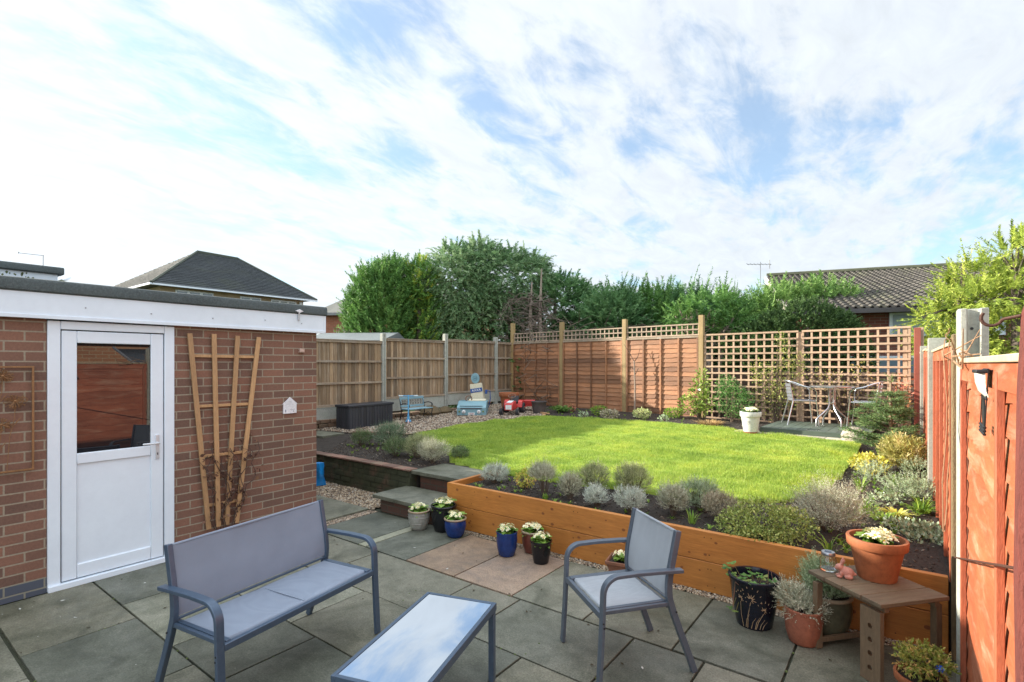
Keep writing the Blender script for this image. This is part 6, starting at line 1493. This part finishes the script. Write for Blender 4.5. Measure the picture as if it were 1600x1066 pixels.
# small fir with horizontal branches
r_ = thing('small_fir', 'small spreading fir tree with a bare leader at the corner of the deck', 'conifer', (-.13, 8.75, zl(8.7)))
r_.scale = (1.0, 1.12, 1.15)
g = MB(); g.tube([(0, 0, -.05), (0, 0, .5), (.0, 0, .95)], [.03, .022, .009], 8); g.build('trunk', M('fir_bark', (.30, .22, .14), (.2, .14, .09), 20, .8, .4), r_)
g2 = np.random.default_rng(65); P = []; D = []; br = MB()
for lay in range(9):
    zc_ = .10 + .075 * lay; R_ = .62 * (1 - lay / 11.5); nb_ = 9 if lay < 7 else 6
    for b_ in range(nb_):
        a_ = g2.uniform(0, 6.28); L_ = R_ * g2.uniform(.65, 1.05); up_ = g2.uniform(.12, .38); 
        dx, dy = math.cos(a_), math.sin(a_) * 1.1
        if dx > 0: dx *= .62
        br.tube([(0, 0, zc_), (dx * L_, dy * L_, zc_ + up_ * L_)], [.007, .002], 4)
        m_ = int(26 * L_ / .5) + 6
        for k_ in range(m_):
            u = g2.uniform(.15, 1.02); P.append((dx * L_ * u + g2.normal() * .01, dy * L_ * u + g2.normal() * .01, zc_ + up_ * L_ * u + g2.normal() * .012)); s_ = 1 if g2.uniform() < .5 else -1; D.append((dx * .6 - dy * s_ * .8, dy * .6 + dx * s_ * .8, g2.uniform(-.1, .25)))
P.append((0, 0, .85)); D.append((0, 0, 1))
for k_ in range(5): a_ = k_ * 1.256; P.append((0, 0, .86)); D.append((math.cos(a_), math.sin(a_), .35)); P.append((0, 0, .88)); D.append((math.cos(a_) * .5, math.sin(a_) * .5, .6))
V, F, T_ = sprays(np.array(P), np.array(D), .13, 22, .028, .0065, .05, 65, 1.1, flat=False, lvar=.3)
np_obj('foliage', V, F, leaf_mat('fir_needle', (.035, .075, .025), (.09, .15, .05), (.20, .27, .10), .55, .15), r_, T_); br.build('branches', stem_m, r_)

# right-bed perennials, one thing each
kinds = [('silver green creeping perennial', 'silvery ground plant'), ('fresh green strap leaved clump', 'green clump'), ('yellow green low rosette', 'rosette'), ('grey green feathery clump', 'feathery clump')]
sage = leaf_mat('sage_leaf', (.12, .16, .08), (.24, .30, .18), (.38, .43, .30), .7, .2)
perg = 'small perennials coming up in the right hand border'
spots = [(1365, 757, 3, 'behind the yellow variegated shrub'), (1395, 765, 1, 'in the middle of the right border'), (1445, 755, 3, 'against the orange fence below the straw clump'), (1470, 770, 0, 'at the base of the concrete fence post'),
         (1378, 785, 0, 'around a white stone in the right border'), (1410, 778, 3, 'left of the silvery clump by the fence'), (1400, 805, 2, 'just above the bare soil strip'), (1440, 800, 2, 'near the fence in mid border'), (1350, 800, 1, 'beside the wispy brown bush'),
         (1375, 808, 2, 'right of the wispy brown bush'), (1468, 802, 1, 'in dry soil by the rough fence post'), (1440, 828, 0, 'in front of the rough fence post'), (1405, 822, 0, 'behind the terracotta pot flowers'), (1470, 845, 0, 'next to the white concrete post'), (1375, 728, 1, 'at the foot of the small fir'), (1420, 742, 2, 'under the straw coloured clump'), (1345, 768, 1, 'on the lawn corner of the border'), (1455, 785, 3, 'left of the second fence post')]
for i, (px, py, k_, where) in enumerate(spots):
    X_, Y_ = gp(px, py, .44); X_ = min(X_, .14); z_ = zl(Y_) + .03; g2 = np.random.default_rng(200 + i)
    nm = ('creeping_perennial', 'strap_leaf_clump', 'green_rosette', 'feathery_clump')[k_]
    r_ = thing(nm, kinds[k_][0] + ' ' + where, kinds[k_][1] if k_ != 2 else 'rosette', (X_, Y_, z_), 0, perg)
    if k_ == 0: P, Nn = ell_pts([(0, 0, .02, .15, .17, .05), (.1, .08, .02, .1, .1, .05)], 260, .3, 200 + i, 0); V, F, T_ = leaves(P, Nn, .032, .7, 200 + i, .6); np_obj('foliage', V, F, sage, r_, T_)
    elif k_ == 1: V, F, T_ = tuft(34, .04, .17, .10, .011, 200 + i); np_obj('foliage', V, F, freshg, r_, T_)
    elif k_ == 2: V, F, T_ = tuft(60, .07, .10, .13, .022, 200 + i, bend=.5); np_obj('foliage', V, F, freshg if i % 2 else yellowg, r_, T_)
    else: P, Nn = ell_pts([(0, 0, .08, .15, .15, .09)], 150, .3, 200 + i, 0); V, F, T_ = sprays(P, unit(Nn + [0, 0, 1.]), .10, 12, .03, .006, .1, 200 + i, .9, flat=False); np_obj('foliage', V, F, sage, r_, T_)
# seedlings / weeds as ground cover
V_, F_, T_ = [], [], []
sets = []
for (poly, n_, sd_) in (([(-.45, 5.2), (.15, 5.0), (.15, 9.2), (-.45, 9.0)], 120, 301), ([(-3.8, 4.25), (.1, 4.25), (-.5, 5.0), (-3.8, 4.95)], 46, 302), ([(-7.0, 4.8), (-5.4, 4.8), (-6.0, 5.6), (-8, 6)], 30, 303), ([(-6.9, 10.1), (-2.8, 10.05), (-2.8, 10.9), (-6.9, 11.4)], 60, 304)):
    x, y = scatter_poly(poly, n_, sd_)
    for j in range(n_): sets.append(tuft(9, .012, .05 + .03 * rnd.random(), .05, .010, sd_ * 100 + j, (x[j], y[j], float(soil_h(np.array(x[j]), np.array(y[j])))), .5))
V, F, T_ = join(*sets); meta(np_obj('ground_cover', V, F, freshg, None, T_), 'scattered little green seedlings on the bare soil of the beds', 'seedlings', kind='stuff')
for (x, y, n_, h_, sp_, lbl) in ((-1.42, 4.42, 16, .17, .10, 'upright green bulb leaves right of the armchair back'), (-.42, 4.35, 14, .20, .22, 'long arching green leaves behind the glass jar'), (-2.83, 4.30, 16, .10, .02, 'short green bulb shoots below the grey brown lavender'), (-1.82, 4.35, 10, .08, .03, 'few stubby shoots left of the armchair back'), (-2.62, 4.25, 8, .07, .05, 'tiny green shoots by the planter board')):
    r_ = thing('bulb_leaves', lbl, 'bulb plant', (x, y, .40), 0, 'bulb shoots in the timber planter'); V, F, T_ = tuft(n_, .03, h_, sp_, .010, int(x * -1000), bend=.35); np_obj('leaves', V, F, freshg, r_, T_)
# back border
leafy('glossy camellia bush in front of the post where lap fence meets lattice', -3.38, 10.98, [(0, 0, .45, .22, .2, .4), (-.2, -.05, .3, .2, .2, .25), (.05, .05, .8, .15, .15, .25), (.15, -.1, .35, .18, .18, .25)], 900, .07, leaf_mat('camellia_leaf', (.06, .11, .015), (.17, .24, .04), (.36, .42, .12), .25, .25), 71, shell=.3, name='camellia', stems=14)
leafy('feathery mid green bush between camellia and white pot', -2.72, 10.85, [(0, 0, .45, .35, .28, .38), (.2, 0, .35, .25, .22, .3), (-.1, .05, .7, .22, .2, .25)], 3200, .035, leaf_mat('mid_green', (.03, .085, .02), (.08, .18, .04), (.17, .29, .08), .5, .3), 72, shell=.35, name='green_bush')
leafy('yellowish climbing shrub growing through the lattice behind the left bistro chair', -1.95, 11.02, [(0, 0, .6, .45, .14, .6), (.25, 0, 1.15, .35, .12, .3), (-.3, .0, 1.0, .22, .1, .25), (.1, 0, 1.55, .12, .08, .25)], 1700, .04, leaf_mat('climber_leaf', (.06, .10, .02), (.20, .24, .05), (.45, .42, .12), .5, .3), 73, shell=.1, name='climbing_shrub', stems=16)
leafy('sparse leafy climber on the lattice behind the round table', -.85, 10.98, [(0, 0, .6, .55, .10, .35), (.3, 0, 1.0, .2, .08, .35), (-.3, 0, .9, .3, .08, .2)], 420, .045, leaf_mat('climber_leaf2', (.08, .10, .02), (.22, .20, .05), (.38, .22, .10), .5, .3), 74, shell=.1, name='climbing_shrub', stems=14)
leafy('reddish brown leaved twiggy shrub by the corner post', -.02, 10.35, [(0, 0, .6, .18, .15, .45)], 260, .05, leaf_mat('red_leaf', (.20, .06, .04), (.34, .13, .08), (.42, .28, .12), .5, .3), 75, shell=.1, stems=10)
r_ = thing('dry_fern', 'flattened golden brown dry fern at the lawn edge by the camellia', 'fern', (-3.0, 10.35, zl(10.3))); V, F, T_ = tuft(190, .22, .16, .22, .014, 76, bend=.6); np_obj('fronds', V, F, leaf_mat('dry_leaf', (.16, .09, .03), (.32, .2, .08), (.45, .32, .15), .7, .2), r_, T_)
r_ = thing('green_fern', 'dark green fern at the foot of the left lap fence panels', 'fern', (-6.55, 10.75, zl(10.7)));
P = np.tile([[0, 0, .03]], (60, 1)) + np.random.default_rng(77).normal(scale=(.05, .05, .01), size=(60, 3)); a_ = np.random.default_rng(78).uniform(0, 6.28, 60); D = np.stack([np.cos(a_), np.sin(a_), np.full(60, .8)], 1)
V, F, T_ = sprays(P, D, .45, 30, .07, .018, .55, 77, 1.3); np_obj('fronds', V, F, leaf_mat('fern_leaf', (.04, .09, .015), (.09, .17, .03), (.17, .26, .06), .5, .3), r_, T_)
for (px, py, k_, lbl) in ((937, 650, 'g', 'low yellow green plant between the two middle fence posts'), (1003, 655, 'v', 'variegated low shrub in front of the bare sapling'), (1052, 655, 'y', 'light green bushy plant left of the camellia'), (893, 645, 'd', 'thin reddish plant near the second fence post'), (952, 655, 'b', 'brown withered clump left of the bare sapling'), (1038, 662, 's', 'grey green tuft at the back lawn edge'), (912, 655, 's', 'small pale tuft on soil behind the lawn')):
    X_, Y_, = gp(px, py, .57); mt = {'g': freshg, 'v': leaf_mat('varieg', (.16, .2, .06), (.32, .36, .14), (.55, .55, .3), .5, .3), 'y': freshg, 'd': MATS['red_leaf'], 'b': MATS['dead_lavender'], 's': sage}[k_]
    leafy(lbl, X_, Y_, [(0, 0, .10, .2, .17, .10)] if k_ not in 'ds' else [(0, 0, .08, .1, .1, .08)], 420 if k_ in 'gvyb' else 110, .045, mt, px, group='small plants along the foot of the back fence', name='border_plant', stems=5)
r_ = thing('bare_sapling', 'bare young tree tied upright before the lap fence panel', 'tree', (-4.95, 11.28, zl(11.2)))
g = MB(); g.tube([(0, 0, -.05), (.01, 0, .6), (-.01, 0, 1.22)], [.022, .02, .016], 8); g.build('trunk', M('pale_bark', (.36, .27, .2), (.25, .18, .14), 20, .8, .3), r_)
g = MB(); 
for pts in (((-.01, 0, 1.2), (-.12, 0, 1.4), (-.28, .02, 1.62)), ((-.01, 0, 1.2), (.08, 0, 1.32), (.13, .02, 1.52)), ((-.12, 0, 1.4), (-.10, .02, 1.6)), ((.01, 0, .9), (.1, -.02, 1.05)), ((0, 0, 1.0), (-.12, 0, 1.12))): g.tube(pts, [.010 - .003 * i for i in range(len(pts))], 5)
g.build('branches', twig, r_)
r_ = thing('bare_vine', 'leafless twisted vine wrapped round the near concrete fence post', 'vine', (.2, 3.5, 0)); g = MB(); q = random.Random(4)
for k_ in range(2):
    pts = [Vector((-.03 + q.uniform(-.01, .01), -.03 + q.uniform(-.06, .06), .9 if k_ < 2 else 1.3))]; 
    for i in range(14): pts.append(pts[-1] + Vector((q.uniform(-.012, .012), q.uniform(-.03, .03), .13 if k_ < 2 else .04))); pts[-1].x = max(-.04, min(-.01, pts[-1].x)); pts[-1].z = min(pts[-1].z, 1.8 + .01 * i); pts[-1].y = max(-.13, min(.02, pts[-1].y))
    g.tube(pts, [.004 - .0002 * i for i in range(15)], 5)
for k_ in range(9):
    a = Vector((.02, -.08, 1.78)) + Vector((q.uniform(-.03, .05), q.uniform(-.2, .05), q.uniform(-.03, .05))); g.tube([a, a + Vector((q.uniform(-.05, .05), q.uniform(-.22, -.02), q.uniform(-.04, .08))), a + Vector((q.uniform(-.05, .08), q.uniform(-.34, -.1), q.uniform(-.06, .14)))], [.005, .004, .002], 5)
g.build('stems', M('vine_bark', (.34, .2, .11), (.22, .13, .07), 20, .8, .3), r_)

# ------------------------------------------------------------------ trees beyond the fences
bark = M('tree_bark', (.13, .10, .08), (.08, .06, .045), 6, .9, .8, 30, st_=(3, 3, 1), dist=.02)
pbark = M('pale_tree_bark', (.32, .26, .20), (.22, .17, .13), 6, .9, .6, 30, st_=(3, 3, 1), dist=.01)
g_bright = leaf_mat('conifer_bright', (.03, .085, .02), (.085, .18, .04), (.18, .29, .08), .6, .3)
g_dark = leaf_mat('conifer_dark', (.03, .085, .03), (.09, .18, .065), (.18, .29, .12), .6, .3)
g_blue = leaf_mat('conifer_sage', (.055, .12, .05), (.15, .24, .11), (.31, .39, .22), .6, .3)
g_gold = leaf_mat('conifer_gold', (.09, .14, .02), (.25, .31, .045), (.44, .45, .10), .6, .3)
g_hedge = leaf_mat('hedge_leaf', (.018, .04, .012), (.05, .095, .026), (.11, .17, .05), .6, .2)
def conifer(label, px, depth, ells, n, mat, seed, L=.5, nn=24, ll=.15, lw=.035, up=.5, droop=.2, trunk=True, tips=0, name='conifer', trunks=None, group='trees beyond the garden fences', flat=True, out=1.0, shell=.55, cat='conifer', tipL=.9, tsz=1.0):
    x, y, _ = dp(px, depth); r_ = thing(name, label, cat, (x, y, 0), R(37), group)
    n = int(n * 1.25); P, Nn = ell_pts(ells, n, shell, seed, .25); g = np.random.default_rng(seed)
    D = unit(Nn * out + np.array([0, 0, up]) + g.normal(scale=.25, size=(len(P), 3)))
    clump = (.5 + .5 * lumps(P[:, 0] + P[:, 2], P[:, 1] - P[:, 2], 3.0, seed)).clip(0, 1)
    V, F, T_ = sprays(P, D, L, nn, ll, lw, droop, seed, .85, flat=flat)
    T_ = (T_ * .65 + np.repeat(clump, nn) * .35)
    sets = [(V, F, T_)]
    if tips:
        top = np.array([e for e in ells]); Pt = []
        for k_ in range(tips):
            e = top[g.integers(0, len(top))]; a_ = g.uniform(0, 6.28); rr = g.uniform(0, .75); Pt.append((e[0] + e[3] * rr * math.cos(a_), e[1] + e[4] * rr * math.sin(a_), e[2] + e[5] * math.sqrt(1 - rr * rr) * .9))
        Pt = np.array(Pt); Dt = unit(np.stack([g.normal(scale=.22, size=tips) + .1, g.normal(scale=.2, size=tips), np.ones(tips)], 1))
        for s_ in range(3): sets.append(sprays(Pt, Dt, tipL, 34, .17 * tsz, .03, .0, seed + s_ + 50, .75, flat=True, lvar=.5))
    V, F, T_ = join(*sets); np_obj('crown', V, F, mat, r_, T_)
    if trunk:
        g_ = MB(); q = random.Random(seed); zt = max(e[2] + e[5] * .6 for e in ells)
        g_.tube([(0, 0, -.1), (.03, 0, zt * .4), (-.02, .02, zt * .8), (0, 0, zt)], [.14, .11, .06, .02], 8)
        for k_ in range(16):
            e = q.choice(ells); a_ = q.uniform(0, 6.28); z0_ = min(zt * .85, max(.6, e[2] - e[5] * q.uniform(.0, .6))); g_.tube([(0, 0, z0_), (e[0] * .5 + e[3] * .3 * math.cos(a_), e[1] * .5 + e[4] * .3 * math.sin(a_), z0_ + .2), (e[0] + e[3] * .75 * math.cos(a_), e[1] + e[4] * .75 * math.sin(a_), e[2])], [.04, .025, .008], 5)
        g_.build('trunk', bark, r_)
    return r_
# (local axes: X = right in the view, Y = away)
conifer('bright green upright conifer at the far left of the tree line', 597, 15.6, [(0, 0, 2.4, 1.0, .95, 2.1), (-.1, 0, 3.5, .85, .8, 1.15), (.35, 0, 3.7, .7, .7, 1.1), (-.55, 0, 3.0, .5, .6, 1.0)], 2300, g_bright, 401, .42, 22, .15, .032, 1.0, .05, tips=10, tipL=.45)
conifer('yellow tinged conifer top between the bright green and the sage cypress', 655, 15.6, [(0, 0, 4.1, .45, .4, .7), (0, .3, 2.4, .7, .6, 1.8)], 620, leaf_mat('conifer_yellow', (.045, .12, .025), (.12, .23, .045), (.42, .42, .06), .6, .3), 402, .42, 22, .15, .035, .9, .1, tips=6, tipL=.4)
conifer('largest broad cypress with drooping sage green sprays in the tree line', 740, 16.6, [(0, 0, 2.9, 1.75, 1.2, 2.2), (-.5, -.2, 4.2, 1.2, 1.0, 1.25), (.9, 0, 4.4, 1.35, 1.1, 1.0), (.2, 0, 4.75, 1.0, .9, .85), (1.8, .1, 4.3, .8, .8, .95), (-1.2, 0, 3.2, .7, .8, 1.4)], 5000, g_blue, 403, .5, 30, .12, .024, .15, .5, tips=26, tipL=.42)
conifer('dark bare stemmed conifer with dead lower branches beside the sage cypress', 868, 16.6, [(.1, 0, 3.6, 1.0, .9, .95), (.9, .2, 3.0, .9, .8, 1.3), (.5, .6, 1.7, 1.2, .6, 1.6)], 1700, g_dark, 404, .45, 22, .16, .036, .3, .3, tips=6, tipL=.4)
dead = thing('dead_conifer', 'two pale bare trunks with a tangle of dead twigs above the lap fence', 'tree', dp(836, 15.4), R(37)); g = MB(); q = random.Random(12)
for x, zt in ((-.12, 4.2), (.17, 4.6)): g.tube([(x, 0, -.1), (x + .02, 0, 2.2), (x - .02, .05, 3.2), (x + .03, .1, zt)], [.09, .07, .05, .02], 8)
g.tube([(-.8, .6, -.1), (-.82, .6, 2.5), (-.7, .6, 3.9)], [.10, .09, .05], 8); g.build('trunk', pbark, dead); g = MB()
for k_ in range(130):
    x0 = q.choice((-.12, .17, .17, -.8)); z0_ = q.uniform(2.0, 3.9); a_ = q.uniform(0, 6.28); L_ = q.uniform(.3, .95); p0 = Vector((x0, .0, z0_)); d = Vector((math.cos(a_), math.sin(a_) * .6, q.uniform(-.5, .45)))
    p1 = p0 + d * L_ * .5 + Vector((0, 0, q.uniform(-.1, .1))); p2 = p0 + d * L_ + Vector((0, 0, q.uniform(-.35, .2))); g.tube([p0, p1, p2], [.016, .010, .003], 4)
    for j in range(3): e = p1.lerp(p2, q.random()); g.tube([e, e + Vector((q.uniform(-.3, .3), q.uniform(-.2, .2), q.uniform(-.25, .2)))], [.006, .002], 3)
g.build('dead_twigs', M('dead_branch', (.17, .13, .10), (.11, .085, .07), 10, .9, .3), dead)
hedge = [(958, 15.2, 3.75, .85, 'first leafy tall conifer right of the dark bare stemmed one'), (1015, 15.6, 3.8, .9, 'second tall conifer of the hedge row, above the middle fence post'), (1068, 15.4, 3.75, .85, 'third conifer of the hedge row with twin pointed leaders'), (1122, 15.6, 3.65, .9, 'fourth conifer of the hedge row, left of the aerial'), (1176, 15.8, 3.35, .9, 'low fifth conifer of the hedge row just below the aerial')]
for i, (px, d_, zt, w_, lbl) in enumerate(hedge):
    conifer(lbl, px, d_, [(0, 0, 2.0, w_, .8, 1.55), (.1, 0, zt - .75, w_ * .85, .7, .8), (-.35, .1, zt - .9, .5, .5, .7), (.4, -.1, zt - 1.0, .5, .5, .75)], 1350, (g_dark, g_bright)[i % 2] if i != 4 else g_bright, 410 + i, .5, 24, .16, .034, .55, .12, tips=13 + i, tipL=.8)
conifer('light green feathery conifer tips trailing across the bungalow roof', 1262, 14.6, [(0, 0, 2.2, 1.7, .6, 1.5), (-.8, 0, 3.1, .8, .5, .7), (.4, 0, 3.15, 1.0, .5, .75), (1.1, 0, 2.9, .6, .5, .7)], 1700, leaf_mat('conifer_light', (.06, .13, .03), (.14, .24, .06), (.26, .36, .11), .6, .25), 420, .5, 22, .15, .032, .45, .1, tips=22, tipL=.55)
conifer('gnarled pale stemmed conifer shrub with bright green sprigs behind the tallest fence post', 1108, 12.9, [(-.55, 0, 2.95, .35, .35, .22), (.05, 0, 3.2, .7, .4, .2), (-.7, 0, 2.75, .3, .3, .25), (.6, .1, 2.7, .5, .4, .5)], 360, g_bright, 421, .38, 20, .14, .03, .25, .2, trunk=False)
x, y, _ = dp(1108, 12.9); gs = bpy.data.objects[-1] if False else [o_ for o_ in bpy.data.objects if o_.get('label', '').startswith('gnarled pale')][0]
g = MB(); q = random.Random(5)
for k_ in range(9):
    a_ = q.uniform(-1, 1); g.tube([(a_ * .25 - .1, 0, -.1), (a_ * .4 - .1, q.uniform(-.1, .1), 1.6), (a_ * .6 - .1 + q.uniform(-.2, .2), q.uniform(-.2, .2), 2.5), (a_ * .9 + q.uniform(-.2, .2) - .1, q.uniform(-.2, .2), 3.1)], [.07, .06, .045, .012], 6)
for k_ in range(70):
    p0 = Vector((q.uniform(-.7, .5), q.uniform(-.2, .2), q.uniform(2.2, 2.9))); g.tube([p0, p0 + Vector((q.uniform(-.3, .3), q.uniform(-.2, .2), q.uniform(-.1, .35)))], [.014, .003], 4)
g.build('trunk', pbark, gs)
# understory dark mass of dead twigs below hedge
us = thing('dead_undergrowth', 'brown tangle of dead undergrowth below the conifer hedge, seen through the trellis topper', 'undergrowth', dp(1000, 14.2), R(37)); g = MB(); q = random.Random(9)
for k_ in range(900):
    p0 = Vector((q.uniform(-3.2, 3.4), q.uniform(-.4, .8), q.uniform(.3, 2.9))); a_ = q.uniform(0, 6.28); L_ = q.uniform(.2, .7); g.tube([p0, p0 + Vector((math.cos(a_) * L_, math.sin(a_) * .5 * L_, q.uniform(-.3, .45)))], [.012, .003], 3)
g.build('twigs', M('dead_brown', (.12, .085, .06), (.07, .05, .035), 10, .9, .3), us); us['kind'] = 'stuff'
P, Nn = ell_pts([(-1.5, 1.0, 1.2, 2.2, .5, 1.5), (1.6, 1.0, 1.2, 2.2, .5, 1.5), (-4.2, 2.0, 1.6, 2.2, .5, 1.9)], 3400, .5, 433, .1); V, F, T_ = sprays(P, unit(Nn + [0, 0, .4]), .4, 12, .16, .06, .2, 433, .85); np_obj('dark_leaves', V, F, g_hedge, us, T_)
conifer('clipped dark green domed hedge beyond the lattice screen', 1262, 12.3, [(-.05, 0, 1.7, 1.35, .75, 1.55), (-.75, 0, 1.6, .85, .7, 1.35), (.65, 0, 1.6, .78, .7, 1.42), (-1.3, 0, 1.4, .6, .6, 1.3)], 6200, g_hedge, 430, .14, 14, .07, .024, .3, .02, name='clipped_hedge', cat='hedge', shell=.85)
conifer('sunlit golden conifer spreading over the right fence corner', 1505, 10.2, [(-.1, 0, 2.1, .7, .6, .25), (-.45, -.1, 2.65, .55, .4, .18), (.3, 0, 3.0, .8, .5, .22), (.8, .1, 2.5, .6, .5, .3), (.2, 0, 3.45, .5, .4, .2), (-.1, .2, 3.0, .3, .3, .3), (.6, .1, 3.6, .3, .3, .2)], 620, g_gold, 431, .42, 26, .10, .020, .45, .12, tips=12, tipL=.5, tsz=.7)
conifer('nearer golden conifer at the right edge, cut off by the frame', 1590, 9.4, [(0, 0, 2.3, .8, .7, .35), (-.3, 0, 2.95, .7, .5, .22), (.4, 0, 3.35, .8, .5, .22), (.1, .1, 3.75, .4, .4, .2), (.7, 0, 2.8, .5, .5, .3)], 560, g_gold, 432, .42, 26, .10, .020, .45, .12, tips=8, tipL=.4, tsz=.7)
br_ = thing('bare_bush', 'pale leafless twiggy bush in front of the small brick house', 'bush', dp(532, 14.8), R(37)); g = MB(); q = random.Random(15)
for k_ in range(90):
    a_ = q.uniform(0, 6.28); rr = q.uniform(.1, 1) ** .6; p2 = Vector((rr * .75 * math.cos(a_), rr * .5 * math.sin(a_), 1.4 + 1.3 * math.sqrt(max(0, 1 - rr * rr)) + q.uniform(-.1, .1))); g.tube([(0, 0, .3), p2 * .6 + Vector((0, 0, .5)), p2], [.012, .008, .003], 3)
    g.tube([p2 * .8 + Vector((0, 0, .4)), p2 + Vector((q.uniform(-.2, .2), 0, q.uniform(0, .2)))], [.006, .002], 3)
g.build('twigs', M('pale_twig', (.38, .33, .27), (.28, .24, .2), 10, .9, .3), br_)
